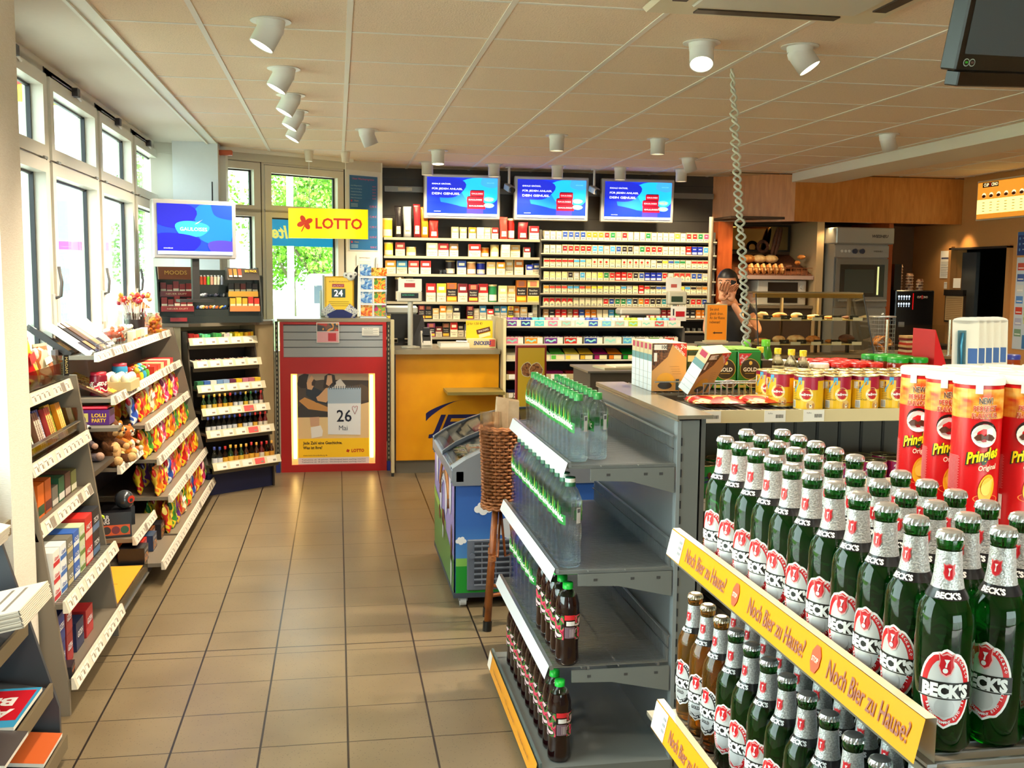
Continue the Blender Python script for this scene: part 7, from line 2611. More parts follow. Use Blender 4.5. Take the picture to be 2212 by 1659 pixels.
def beer_bottle(gold):
 t=Thing('beer_bottle','beer bottle')
 r,h=0.0335,0.26
 gm=bpy.data.materials.new('bottle_glass_'+('amber' if gold else 'green'))
 gm.use_nodes=True
 p=gm.node_tree.nodes['Principled BSDF']
 p.inputs['Base Color'].default_value=lin((206,140,40))if gold else lin((20,112,30))
 p.inputs['Transmission Weight'].default_value=0.92
 p.inputs['Roughness'].default_value=0.03
 p.inputs['IOR'].default_value=1.45
 b=MB()
 prof=[(0.012,0.003),(r*0.9,0.0),(r,0.006),(r,0.148),(r*0.98,0.158),(r*0.90,0.170),(r*0.70,0.182),(r*0.53,0.192),(r*0.47,0.205),(0.0138,0.228),(0.0133,0.238),(0.0148,0.241),(0.0148,0.252),(0.0125,0.254)]
 b.lathe(prof,gm,n=28)
 t.part('bottle',b)
 b=MB()
 cr=0.0158
 vs,fs=[],[]
 n=42
 for k,(rr,z)in enumerate(((cr,0.2495),(cr*0.98,0.2535),(cr*0.88,0.2575),(cr*0.6,0.2595),(0.0001,0.26))):
  for i in range(n):
   q=rr*(1+(0.05*(1 if i%2 else-1)if k==0 else(0.02*(1 if i%2 else-1)if k==1 else 0)))
   vs.append((q*math.cos(2*PI*i/n),q*math.sin(2*PI*i/n),z))
 for k in range(4):
  for i in range(n):
   j=(i+1)%n
   fs.append((k*n+i,k*n+j,k*n+n+j,k*n+n+i))
 b.add(vs,fs,mat((210,196,170)if gold else(206,208,212),0.25,0.85),smooth=False)
 t.part('crown_cap',b)
 # silver foil on the neck
 b=MB()
 FO=ramp_mat('neck_foil',[(0.35,(176,178,182)),(0.65,(222,224,226))],420,0.3,2,bump=0.6)
 FO.node_tree.nodes['Principled BSDF'].inputs['Metallic'].default_value=0.35
 b.lathe([(r*0.56,0.1915),(r*0.485,0.2055),(0.0146,0.2285),(0.0142,0.236)],FO,n=26,cap=False)
 b.lathe([(r*0.735,0.1805),(r*0.575,0.1905),(r*0.565,0.1918)],mat((22,22,28),0.3),n=26,cap=False)
 wt=mat((236,238,242),0.35)
 for a0 in(-0.75,2.4):
  def nb(p,a0=a0):
   z=0.1826+p[2]
   rr=r*(0.735-(z-0.1805)*16)+0.0011
   a=p[0]/(r*0.66)+a0
   return(rr*math.sin(a),-rr*math.cos(a),z)
  b.text('BECK\'S',0.0088,wt,None,width=0.028,bold=0.05,bend=nb)
  sh=[(-1,1),(-0.55,0.82),(0,1.0),(0.55,0.82),(1,1),(0.85,0.3),(1,-0.2),(0.6,-0.9),(0,-1.15),(-0.6,-0.9),(-1,-0.2),(-0.85,0.3)]
  rr=0.0158
  for sc,c,of in((1.0,(236,120,120),0.0007),(0.85,(214,30,44),0.0011)):
   q=[]
   for u,v in sh:
    z=0.2125+v*0.0095*sc
    rr=r*0.485+(0.0146-r*0.485)*(z-0.2055)/0.023+of
    a=a0+u*0.42*sc
    q.append((rr*math.sin(a),-rr*math.cos(a),z))
   b.add(q,[tuple(range(12))],mat(c,0.3))
  q=[]
  for u,v in((-0.3,0.55),(0.5,0.55),(0.1,0.15),(0.1,-0.6),(-0.25,-0.6),(-0.05,0.1)):
   z=0.2125+v*0.008
   rr=r*0.485+(0.0146-r*0.485)*(z-0.2055)/0.023+0.0015
   a=a0+u*0.3
   q.append((rr*math.sin(a),-rr*math.cos(a),z))
  b.add(q,[tuple(range(6))],wt)
 t.part('neck_foil',b)
 # oval front label, wrapped round the belly
 A0=-0.72
 zc=0.078
 def ov(ru,rv,off,m,u0=0.0,v0=0.0,n=34,b=None):
  for i in range(n):
   # strips so that the label follows the curve
   pass
  q=[]
  rows_=14
  for j in range(rows_+1):
   v=-1+2*j/rows_
   w=math.sqrt(max(0,1-v*v))
   for i in range(9):
    u=(-1+2*i/8)*w
    a=A0+(u0+u*ru)/r
    q.append(((r+off)*math.sin(a),-(r+off)*math.cos(a),zc+v0+v*rv))
  f=[]
  for j in range(rows_):
   for i in range(8):
    f.append((j*9+i,j*9+i+1,j*9+10+i,j*9+9+i))
  b.add(q,f,m,smooth=True)
 b=MB()
 RDm=mat((30,30,34)if gold else(214,32,40),0.3)
 SV=mat((206,208,212),0.3,0.2)
 ov(0.0300,0.0480,0.0004,mat((240,242,244),0.3),b=b)
 ov(0.0272,0.0450,0.0007,RDm,b=b)
 ov(0.0205,0.0375,0.0010,SV,b=b)
 ov(0.0110,0.0120,0.0012,mat((190,192,196),0.3,0.2),v0=-0.022,b=b)
 # black band and name
 wrap(b,r,zc-0.0125,zc+0.0085,A0-0.91,A0+0.91,BLACK,0.0014,16)
 wrap(b,r,zc-0.0108,zc-0.0102,A0-0.9,A0+0.9,SV,0.0017,12)
 b.text('BECK\'S',0.0205,wt,None,width=0.0535,bold=0.06,bend=lambda p:cyl_bend(r+0.002,A0)((p[0],0,p[2]+zc-0.0088)))
 for k,(s,an,sz)in enumerate((('BECK&CO',40,0.0048),('BREMEN',-132,0.0048),('GERMANY ESTD 1873',-58,0.0044))):
  for ci,ch_ in enumerate(s):
   th_=math.radians(an+(-1 if an>0 else 1)*(ci-len(s)/2)*(7.5 if an>0 else 6.3))
   cu,cv=0.0238*math.cos(th_),0.0412*math.sin(th_)
   ro=th_-PI/2 if an>0 else th_+PI/2
   if ch_==' ':
    continue
   def lb_(p,cu=cu,cv=cv,ro=ro):
    x_=p[0]*math.cos(ro)-p[2]*math.sin(ro)
    z_=p[0]*math.sin(ro)+p[2]*math.cos(ro)
    return cyl_bend(r+0.0016,A0)((cu+x_,0,zc+cv+z_))
   b.text(ch_,sz,wt,None,bold=0.03,bend=lb_,res=1)
 for sc,c,of in((1.0,(240,180,180),0.0016),(0.86,(206,24,38),0.0019)):
  q=[]
  for u,v in[(-1,1),(-0.55,0.82),(0,1.0),(0.55,0.82),(1,1),(0.85,0.3),(1,-0.2),(0.6,-0.9),(0,-1.15),(-0.6,-0.9),(-1,-0.2),(-0.85,0.3)]:
   q.append(cyl_bend(r+of,A0)((u*0.0092*sc,0,zc+0.030+v*0.0135*sc)))
  b.add(q,[tuple(range(12))],mat(c,0.3))
 q=[cyl_bend(r+0.0024,A0)((u*0.006,0,zc+0.030+v*0.010))for u,v in((-0.45,0.6),(0.6,0.6),(0.15,0.1),(0.05,-0.35),(-0.3,-0.35),(-0.1,0.15))]
 b.add(q,[tuple(range(6))],wt)
 b.add([cyl_bend(r+0.0024,A0)((-0.0012+0.003*math.cos(a),0,zc+0.0225+0.003*math.sin(a)))for a in[2*PI*i/10 for i in range(10)]],[tuple(range(10))],wt)
 if gold:
  b.text('GOLD',0.009,mat((60,60,64),0.3),None,width=0.02,bold=0.03,bend=lambda p:cyl_bend(r+0.0018,A0)((p[0],0,p[2]+zc-0.023)))
 t.part('label',b)
 return t
bg,ba=beer_bottle(False),beer_bottle(True)
cols=[(0.707,1.078,11),(0.780,1.083,12),(0.850,1.075,12)]
COLN=('aisle-side','middle','inner')
for ci,(x,y0,n)in enumerate(cols):
 for i in range(n):
  put(bg,T(x,y0+i*0.0712,1.0835,(0.25 if i==0 and ci==0 else-0.35)+0.12*math.sin(i*5+ci),s=1.0),'green beer bottle, %s from the near end, %s column, upper beer shelf'%(nth(i),COLN[ci]),'green beer bottles on the upper shelf')
cols2=[(0.716,1.075,13),(0.790,1.10,12),(0.860,1.09,12)]
for ci,(x,y0,n)in enumerate(cols2):
 for i in range(n):
  gold=i>=10 if ci==0 else i>=9
  put(ba if gold else bg,T(x,y0+i*0.0728,0.7355,-0.35+0.12*math.sin(i*3+ci)),'%s beer bottle, %s from the near end, %s column, lower beer shelf'%('golden' if gold else 'green',nth(i),COLN[ci]),'beer bottles on the lower shelf')
# ---- crisps tubes
t=Thing('crisps_tube','crisps tube')
r,h=0.0385,0.262
RC=mat((206,18,24),0.28)
b=MB()
b.lathe([(r,0.004),(r,h)],RC,n=32)
b.lathe([(r*1.015,0),(r*1.015,0.006)],STEEL,n=32)
t.part('tube',b)
b=MB()
b.lathe([(r*1.045,h-0.008),(r*1.05,h+0.003),(r*1.0,h+0.006),(r*0.93,h+0.004),(0.0001,h+0.004)],mat((238,236,226),0.35),n=32,cap=False)
wrap(b,r*1.045,h-0.022,h-0.006,-0.78,-0.5,mat((238,236,226),0.35),0.0005,3)
t.part('lid',b)
b=MB()
C0=-0.35
wrap(b,r,h*0.76,h*0.945,-PI,PI,ramp_mat('gold_sky',[(0.3,(206,60,30)),(0.5,(226,150,50)),(0.75,(246,210,120))],26,0.3,2,stretch=(1,1,2.4)),0.0004,40)
cb=cyl_bend(r+0.0018,C0)
wrap(b,r,h*0.04,h*0.50,C0+1.05,C0+5.1,mat((196,40,50),0.4),0.0005,24)
for i in range(26):
 wrap(b,r,h*(0.30+0.0085*i),h*(0.303+0.0085*i),C0+1.15+0.1*(i%3),C0+3.0-0.1*(i%4),mat((236,150,150),0.5),0.0009,8)
 wrap(b,r,h*(0.30+0.0085*i),h*(0.303+0.0085*i),C0-1.95+0.1*(i%3),C0-0.95-0.05*(i%2),mat((236,150,150),0.5),0.0009,6)
wrap(b,r,h*0.06,h*0.26,C0+1.15,C0+2.6,mat((236,214,214),0.5),0.0009,8)
wrap(b,r,h*0.10,h*0.26,C0-2.0,C0-0.95,mat((236,226,216),0.5),0.0009,8)
for s,z,sz,w_,c in(('NEW!',0.855,0.014,0.022,(70,50,60)),('PERFECT',0.81,0.012,0.038,(196,40,30)),('FLAVOUR',0.765,0.012,0.042,(196,40,30))):
 for of,cc,bo in((0.0012,(244,220,180),0.06),(0.0018,c,0.01)):
  b.text(s,sz,mat(cc,0.4),None,width=w_,bold=bo,bend=lambda p,of=of,z=z:cyl_bend(r+of,C0)((p[0],0,p[2]+h*z+p[0]*0.05)))
# round mark: plain oval with a moustache-like bow tie shape
def od(cu,cv,ru,rv,c,of,n=22,sk=0.0):
 b.add([cyl_bend(r+of,C0)((cu+ru*math.cos(a)+sk*math.sin(a),0,cv+rv*math.sin(a)))for a in[2*PI*i/n for i in range(n)]],[tuple(range(n))],mat(c,0.35))
od(0.0,h*0.665,0.0215,0.0215,(44,20,16),0.0018)
od(0.0,h*0.655,0.0205,0.0190,(244,240,232),0.0026)
for sx in(-1,1):
 b.add([cyl_bend(r+0.0040,C0)((sx*u,0,h*0.645+v))for u,v in((0.0,0.002),(0.006,0.006),(0.012,0.004),(0.017,-0.001),(0.012,-0.006),(0.005,-0.005),(0.0,-0.002))],[tuple(range(7))if sx>0 else tuple(range(6,-1,-1))],mat((84,40,20),0.4))
b.text('Pringles',0.026,mat((34,60,30),0.35),None,width=0.053,bold=0.07,shear=0.15,bend=lambda p:cyl_bend(r+0.0016,C0)((p[0]-0.0012,0,p[2]+h*0.50+p[0]*0.28-0.001)))
b.text('Pringles',0.026,mat((250,224,20),0.35),None,width=0.051,bold=0.035,shear=0.15,bend=lambda p:cyl_bend(r+0.0024,C0)((p[0],0,p[2]+h*0.50+p[0]*0.28)))
b.text('Original',0.012,mat((246,226,200),0.35),None,width=0.03,bold=0.02,bend=lambda p:cyl_bend(r+0.002,C0)((p[0]+0.008,0,p[2]+h*0.44+p[0]*0.15)))
od(0.008,h*0.32,0.0135,0.024,(250,186,40),0.0018,sk=0.003)
od(0.008,h*0.335,0.009,0.015,(252,206,80),0.0024,sk=0.002)
q=[cyl_bend(r+0.0028,C0)((0.008+(0.02+d)*math.cos(a),0,h*0.255+(0.007+d*0.4)*math.sin(a)))for d in(0,0.0016)for a in[PI*0.75+1.6*PI*i/20 for i in range(21)]]
b.add(q,[(i,i+1,i+22,i+21)for i in range(20)],mat((250,150,70),0.35))
t.part('label',b)
k=0
for j in range(3):
 for i in range(5):
  x=1.05+0.0815*i+0.0
  y=1.545+0.0815*j
  k+=1
  put(t,T(x,y,1.21,(0.0 if i or j else 0.0)-0.12*j+0.1*math.sin(k)),'red crisps tube with white lid, %s row from the front, %s from the left'%(nth(j),nth(i)),'red crisps tubes')
# ================================================================ GROCERY GONDOLA (coffee, dog food, jars)
t=Thing('grocery_gondola','shelving')
CY=3.255
XA,XB=1.165,3.9
CRM=mat((214,196,150),0.35)
def cross_shelf(z,y0,y1,wire_h=0.0,x0=XA,tickets=()):
 b=MB()
 b.box((x0,y0+0.01,z-0.012),(XB,y1,z-0.004),mat((120,112,96),0.4,0.3))
 subs=[]
 w=MB()
 n=int((XB-x0)/0.03)
 for i in range(n):
  xx=x0+0.01+i*0.03
  w.box((xx,y0+0.01,z-0.004),(xx+0.004,y1,z-0.0005),STEEL)
 subs.append(('wire_mat',w))
 r=MB()
 ya=y0 if y0==CY or y0<3.5 else None
 if ya is not None:
  r.box((x0,y0-0.004,z-0.035),(XB,y0+0.002,z+0.008),CRM)
  for xx in tickets:
   r.box((xx,y0-0.006,z-0.033),(xx+0.075,y0-0.004,z+0.006),PAPER)
   for k in range(7):
    r.box((xx+0.04+k*0.004,y0-0.0065,z-0.02),(xx+0.042+k*0.004,y0-0.006,z-0.008),INK)
   r.text('Kaffee',0.007,mat((120,116,110),0.5),T(xx+0.02,y0-0.0066,z-0.006))
  subs.append(('price_rail',r))
 t.part('shelf',b,subs)
cross_shelf(1.185,CY,3.62,tickets=(1.19,1.42,1.56))
cross_shelf(1.205,3.68,4.06)
cross_shelf(0.885,CY-0.0,3.62,tickets=(1.19,1.5))
cross_shelf(0.70,CY-0.03,3.62,tickets=(1.2,))
cross_shelf(0.45,CY-0.05,3.62)
b=MB()
b.box((XA,CY-0.06,0.0),(XB,4.10,0.10),GRP)
b.box((XA,3.63,0.10),(XB,3.67,1.17),mat((104,96,84),0.5))
for i in range(30):
 b.box((XA+0.09*i,3.624,0.12),(XA+0.09*i+0.01,3.63,1.15),mat((60,56,50),0.5))
t.part('spine',b)
for yy in(3.615,3.685):
 b=MB()
 z0,z1=1.19,1.245
 b.cyl((1.26 if yy<3.65 else 1.17,yy,z1),(1.98,yy,z1),0.003,STEEL,n=6)
 b.cyl((1.26,yy,z0),(1.98,yy,z0),0.003,STEEL,n=6)
 for i in range(30):
  x=1.265+i*0.0235
  b.box((x-0.0012,yy-0.0012,z0),(x+0.0012,yy+0.0012,z1),STEEL)
 t.part('wire_fence',b)
b=MB()
for i in range(40):
 x=1.18+i*0.014
 b.box((x-0.001,CY-0.035,0.705),(x+0.001,CY-0.033,0.76),STEEL)
b.box((1.17,CY-0.036,0.758),(1.75,CY-0.032,0.762),STEEL)
t.part('wire_fence',b)
put(t,Matrix.Identity(4),'long grocery gondola crossing behind the beer, with dog food and coffee')
# dog-food tins
def tin(r,h,base,bands,text,key,name='pet_food_tin'):
 t=Thing(name,'tin')
 b=MB()
 b.lathe([(r*0.97,0),(r,0.004),(r,h-0.004)],mat(base,0.3),n=28)
 t.part('can',b)
 b=MB()
 b.lathe([(r*0.99,0),(r*1.02,0.002),(r*0.99,0.005)],mat((206,196,160),0.25,0.8),n=28)
 b.lathe([(r*1.0,h-0.005),(r*1.025,h-0.002),(r*1.0,h),(r*0.94,h-0.001),(r*0.93,h-0.004),(0.0001,h-0.004)],mat((206,190,140),0.25,0.8),n=28,cap=False)
 b.tube([(0.0,-0.3*r,h-0.001),(0.3*r,0,h-0.001),(0.0,0.3*r,h-0.001),(-0.3*r,0,h-0.001),(0.0,-0.3*r,h-0.001)],0.0015,mat((206,190,140),0.25,0.8),n=4)
 t.part('lid',b)
 b=MB()
 bands(b,r,h)
 t.part('label',b)
 return t
def ped(b,r,h):
 C=0.15
 wrap(b,r,h*0.86,h*0.965,-PI,PI,mat((150,24,60),0.35),0.0004,30)
 wrap(b,r,h*0.05,h*0.86,-PI,PI,mat((242,190,30),0.35),0.0004,30)
 wrap(b,r,h*0.6,h*0.95,C-0.15,C+0.8,mat((176,30,60),0.35),0.0008,8)
 cb_=cyl_bend(r+0.0012,C)
 b.add([cb_((x,0,z))for x,z in((-0.030,h*0.95),(-0.016,h*0.95),(-0.016,h*0.76),(-0.044,h*0.5),(-0.044,h*0.62),(-0.030,h*0.78))],[tuple(range(6))],mat((80,180,226),0.35))
 b.add([cb_((x,0,z))for x,z in((-0.046,h*0.83),(-0.02,h*0.83),(-0.022,h*0.74),(-0.046,h*0.60))],[(3,2,1,0)],ramp_mat('kibble',[(0.4,(90,40,20)),(0.6,(206,130,80))],90,0.5))
 for rr,c,of in((0.024,(250,232,150),0.0014),(0.0165,(196,40,44),0.002)):
  b.add([cyl_bend(r+of,C)((rr*math.cos(a),0,h*0.46+rr*math.sin(a)))for a in[2*PI*i/20 for i in range(20)]],[tuple(range(20))],mat(c,0.35))
 b.text('Pedigree',0.0125,mat((250,246,240),0.35),None,bold=0.04,width=0.046,bend=lambda p:cyl_bend(r+0.0026,C)((p[0],0,p[2]+h*0.43)))
 b.text('Vital',0.010,mat((120,90,30),0.35),None,width=0.02,bend=lambda p:cyl_bend(r+0.0014,C)((p[0]-0.03,0,p[2]+h*0.28)))
 for cu,cv,ru,rv,c,of in((0.016,0.16,0.015,0.017,(236,196,120),0.0014),(0.008,0.14,0.004,0.010,(200,140,70),0.002),(0.025,0.14,0.004,0.010,(200,140,70),0.002),(0.0165,0.13,0.006,0.006,(250,236,206),0.002),(0.0165,0.15,0.0025,0.002,(40,26,20),0.0026)):
  b.add([cyl_bend(r+of,C)((cu+ru*math.cos(a),0,h*cv+rv*math.sin(a)))for a in[2*PI*i/14 for i in range(14)]],[tuple(range(14))],mat(c,0.5))
 for a in(C-1.15,C+1.6):
  wrap(b,r,h*0.06,h*0.28,a,a+0.35,PAPER,0.001,3)
  for k in range(5):
   wrap(b,r,h*0.08,h*0.26,a+0.04+k*0.06,a+0.06+k*0.06,INK,0.0016,1)
  wrap(b,r,h*0.62,h*0.82,a-0.15,a+0.15,PAPER,0.001,2)
 for i in range(8):
  wrap(b,r,h*(0.3+0.05*i),h*(0.315+0.05*i),C-1.1,C-0.72,mat((150,110,40),0.5),0.001,4)
def saft(col):
 def f(b,r,h):
  C=0.0
  wrap(b,r,h*0.04,h*0.96,-PI,PI,mat(col,0.3),0.0004,30)
  cb_=cyl_bend(r+0.0010,C)
  b.add([cb_((x,0,z))for x,z in((-0.045,h*0.96),(0.015,h*0.96),(-0.045,h*0.62))],[(2,1,0)],mat((206,30,40),0.3))
  b.add([cyl_bend(r+0.0016,C)((x,0,z))for x,z in((-0.046,h*0.38),(0.046,h*0.62),(0.046,h*0.82),(-0.046,h*0.58))],[(0,1,2,3)],mat((236,236,238),0.3))
  for s,z in(('Saftige',0.565),('Brocken',0.45)):
   b.text(s,0.016,mat((50,40,130),0.4),None,bold=0.03,width=0.052,bend=lambda p,z=z:cyl_bend(r+0.0024,C)((p[0]-0.004,0,p[2]+h*z+p[0]*0.26+0.002)))
  for s,z in(('GUT',0.86),('&',0.8),('G\u00dcNSTIG',0.74)):
   b.text(s,0.008,mat((240,240,240),0.4),None,bold=0.03,bend=lambda p,z=z:cyl_bend(r+0.0018,C)((p[0]-0.027+(z-0.74)*0.0,0,p[2]+h*z+p[0]*0.8)))
  b.text('mit Wild',0.009,mat((220,236,220),0.4),None,width=0.026,bend=lambda p:cyl_bend(r+0.0014,C)((p[0]-0.014,0,p[2]+h*0.3)))
  for cu,cv,ru,rv in((0.022,0.72,0.008,0.010),(0.026,0.45,0.010,0.03),(0.02,0.2,0.013,0.022)):
   b.add([cyl_bend(r+0.003,C)((cu+ru*math.cos(a),0,h*cv+rv*math.sin(a)))for a in[2*PI*i/14 for i in range(14)]],[tuple(range(14))],mat((96,50,26),0.6))
 return f
pt=tin(0.0495,0.119,(236,180,40),ped,'','p')
for j in range(3):
 for i in range(5 if j==0 else 6):
  x=1.605+i*0.103-(0.055 if j==1 else(0.05 if j==2 else 0))
  put(pt,T(x,CY+0.058+j*0.104,1.186,-0.75 if(i==0)else-0.15+0.1*math.sin(i*4+j)),'yellow dog food tin, %s from the left, %s row on the top grocery shelf'%(nth(i),nth(j)),'yellow dog food tins')
sg,sp_=tin(0.0495,0.119,(30,140,50),saft((40,150,60)),'','g'),tin(0.0495,0.119,(150,20,80),saft((150,24,84)),'','v')
for j in range(2):
 for i in range(9):
  th=sg if i<4 else sp_
  put(th,T(1.225+i*0.105+(0.2 if i>=4 else 0)*0+0.0,CY+0.058+j*0.104,0.8855,-0.2),'%s dog food tin, %s from left, %s row, second grocery shelf'%('green' if i<4 else 'magenta',nth(i),nth(j)),'dog food tins on the second shelf')
for i,x in enumerate((1.31,1.50)):
 b=MB()
 pouch(b,0.19,0.13,0.035,print_mat('red_bag',[(206,26,30),(226,60,40),(240,206,130),(206,26,30)],18))
 b.quad([(-0.04,-0.002,0.03),(0.05,-0.002,0.03),(0.05,-0.002,0.07),(-0.04,-0.002,0.07)],mat((240,200,120),0.3))
 single('red_snack_bag',b,'red pet treat bag lying on the top grocery shelf, %s one'%('left','right')[i],'bag','red pet treat bags',M=T(x,CY+0.17,1.205,0.1*(1 if i else-1),PI/2+0.0)@T(0,-0.02,-0.065))
for i in range(8):
 b=MB()
 b.box((-0.04,0,0),(0.04,0.1,0.03),mat([(190,40,30),(226,150,60),(120,30,40)][i%3],0.3))
 b.box((-0.035,0.005,0.03),(0.035,0.09,0.034),print_mat('fr%d'%(i%3),[(206,60,30),(240,200,90),(90,40,30)],30))
 put(Thing('treat_pack','pack',b),T(1.22+i*0.09,CY+0.02,0.7005),'%s treat pack in the low wire basket, %s from the left'%(('red','orange','maroon')[i%3],nth(i)),'treat packs in the low basket')
# coffee filters: cartons one behind another plus a toppled one
KB=(214,176,120)
def filter_box():
 t=Thing('coffee_filter_carton','carton')
 w,h,d=0.135,0.182,0.05
 b=MB()
 b.box((-w/2,0,0),(w/2,d,h),mat((226,202,152),0.5))
 t.part('carton',b)
 b=MB()
 b.quad(rect(-w/2,w/2,0,h,-0.0006),mat((206,150,84),0.4))
 b.add([(-w/2,-0.001,h),(w*0.1,-0.001,h),(-w*0.05,-0.001,h*0.72),(-w/2,-0.001,h*0.42)],[(3,2,1,0)],ramp_mat('coffee_beans',[(0.35,(40,18,10)),(0.65,(130,80,46))],110,0.5,kind='noise'))
 b.quad(rect(-w*0.45,-w*0.08,h*0.86,h*0.97,-0.0016),PAPER)
 b.text('100',0.018,INK,T(-w*0.14,-0.0022,h*0.885),bold=0.02)
 b.quad(rect(-w*0.45,-w*0.36,h*0.62,h*0.8,-0.0016),PAPER)
 b.add([(w*0.05,-0.0014,h),(w/2,-0.0014,h),(w/2,-0.0014,h*0.7)],[(2,1,0)],mat((206,40,34),0.4))
 Q=Matrix.Translation((w*0.36,-0.002,h*0.9))@Matrix.Rotation(0.75,4,'Y')
 for s,z in(('GUT',0.004),('&',-0.006),('G\u00dcNSTIG',-0.017)):
  b.text(s,0.012,mat((240,236,226),0.4),Q@T(0,0,z),bold=0.03)
 b.add(disc(-w*0.1,h*0.22,0.035,0.03,20,-0.0016),[tuple(range(20))],mat((226,160,40),0.4))
 b.add(disc(-w*0.12,h*0.12,0.028,0.014,18,-0.0022),[tuple(range(18))],mat((50,40,34),0.4))
 for i in range(4):
  b.quad(rect(w*0.1-i*0.004,w*0.36-i*0.003,h*(0.36+0.05*i),h*(0.364+0.05*i),-0.0016),mat((110,70,40),0.5))
 b.box((w*0.2,-0.002,0.004),(w*0.3,-0.001,h*0.25),mat((50,70,80),0.4))
 t.part('front_print',b)
 b=MB()
 x=-w/2-0.0008
 for z0,z1,c in((0,0.62,(226,230,232)),(0.62,0.76,(110,150,150)),(0.76,1,(220,196,150))):
  b.add([(x,d,h*z0),(x,0,h*z0),(x,0,h*z1),(x,d,h*z1)],[(0,1,2,3)],mat(c,0.5))
 b.add([(x-0.0005,d*0.8,h*0.86),(x-0.0005,d*0.2,h*0.86),(x-0.0005,d*0.2,h*0.98),(x-0.0005,d*0.8,h*0.98)],[(0,1,2,3)],mat((190,50,80),0.5))
 for z0 in(0.12,0.25,0.38):
  b.add([(x-0.0005,d,h*z0),(x-0.0005,0,h*z0),(x-0.0005,0,h*z0+0.001),(x-0.0005,d,h*z0+0.001)],[(0,1,2,3)],mat((150,160,166),0.5))
 t.part('side_print',b)
 return t
fb=filter_box()
for i in range(5):
 put(fb,T(1.236,3.72+i*0.0535,1.2062),'coffee filter carton standing upright, %s from the front of its row'%nth(i),'upright coffee filter cartons')
put(fb,T(1.325,3.64,1.206,0.62,0.55)@T(0,0,0),'toppled coffee filter carton leaning askew in front of the upright ones')
def coffee_brick(c,kind):
 t=Thing('coffee_pack','coffee pack')
 w,h,d=0.096,0.148,0.066
 b=MB()
 b.box((-w/2,0,0),(w/2,d,h),mat(c,0.25),ch=0.004)
 b.box((-w/2+0.004,0.008,h),(w/2-0.004,d-0.008,h+0.007),mat((226,206,130)if kind=='j' else(120,160,70),0.3),ch=0.003)
 t.part('pack',b)
 b=MB()
 if kind=='g':
  b.add([(-w*0.47,-0.001,h*0.93),(w*0.1,-0.001,h*0.93),(-w*0.42,-0.001,h*0.6)],[(2,1,0)],mat((206,40,40),0.35))
  Q=Matrix.Translation((-w*0.28,-0.0016,h*0.80))@Matrix.Rotation(-0.85,4,'Y')
  for s,z in(('GUT',0.006),('&',-0.001),('G\u00dcNSTIG',-0.009)):
   b.text(s,0.009,mat((240,240,236),0.4),Q@T(0,0,z),bold=0.02)
  for rr,cc,of in((0.041,(190,160,60),0.001),(0.0385,(40,26,18),0.0015)):
   b.add(disc(0.002,h*0.52,rr,rr,26,-of),[tuple(range(26))],mat(cc,0.35))
  b.text('GOLD',0.021,mat((246,240,220),0.35),T(0.002,-0.0022,h*0.46),bold=0.03,width=0.056)
  b.add(disc(0.004,h*0.68,0.007,0.008,12,-0.002),[tuple(range(12))],mat((226,180,70),0.35))
  b.quad(rect(-0.018,0.02,h*0.40,h*0.41,-0.002),mat((226,180,70),0.35))
  for rr,cc,of in((1.0,(236,222,180),0.0026),(0.86,(74,40,24),0.003)):
   b.add(disc(0.018,h*0.14,0.031*rr,0.017*rr,20,-of),[tuple(range(20))],mat(cc,0.35))
  b.quad(rect(-w*0.46,-w*0.12,h*0.03,h*0.1,-0.001),mat((200,180,80),0.4))
 else:
  b.quad(rect(-w*0.5,w*0.5,h*0.72,h*0.88,-0.001),mat((240,230,190),0.35))
  b.text('JACOBS',0.017,mat((50,50,30),0.4),T(0.006,-0.0016,h*0.765),bold=0.01,width=0.062)
  for k in range(3):
   b.quad(rect(-w*0.1-0.006*k,w*0.3,h*(0.66-0.045*k),h*(0.675-0.045*k),-0.001),mat((226,220,190),0.4))
  b.add(disc(0.0,h*0.46,0.013,0.013,16,-0.001),[tuple(range(16))],mat((226,210,140),0.4))
  b.quad(rect(-w*0.5,w*0.42,0.004,h*0.36,-0.001),mat((236,226,180),0.35))
  b.quad(rect(w*0.1,w*0.34,h*0.16,h*0.30,-0.0016),mat((110,60,50),0.5))
 t.part('front_print',b)
 return t
cg,cj=coffee_brick((20,120,40),'g'),coffee_brick((30,56,30),'j')
for j in range(3):
 put(cj,T(1.378,3.78+j*0.068,1.2062),'dark green coffee pack with cream label, %s row from the front'%nth(j),'dark green coffee packs')
 for i in range(2):
  put(cg,T(1.482+i*0.100,3.78+j*0.068,1.2062),'bright green coffee pack with a round dark seal, %s, %s row from the front'%(('left stack','right stack')[i],nth(j)),'bright green coffee packs')
b=MB()
b.box((-0.02,0,0),(0.02,0.07,0.11),mat((36,28,24),0.3))
for k in range(4):
 b.quad(rect(-0.018,0.018,0.012+k*0.02,0.02+k*0.02,-0.001),PAPER)
single('dark_pack',b,'narrow dark brown pack right of the bright green coffee packs','pack',M=T(1.655,3.78,1.2062))
t=Thing('sauce_bottle','bottle')
b=MB()
b.lathe([(0.027,0),(0.029,0.01),(0.029,0.075),(0.024,0.10),(0.012,0.125),(0.011,0.136)],glass((240,238,220),0.35),n=18)
b.lathe([(0.0001,0.004),(0.026,0.006),(0.026,0.082),(0.0001,0.083)],mat((236,226,190),0.4),n=16,cap=False)
t.part('bottle',b)
b=MB()
b.lathe([(0.0135,0.132),(0.0135,0.155),(0.0001,0.155)],mat((230,204,40),0.35),n=18)
t.part('cap',b)
for i,(x,y)in enumerate(((1.675,3.90),(1.715,3.82),(1.745,3.76),(1.765,3.70))):
 put(t,T(x,y,1.2062),'yellow-capped bottle of pale sauce, %s from the left'%nth(i),'yellow-capped sauce bottles')
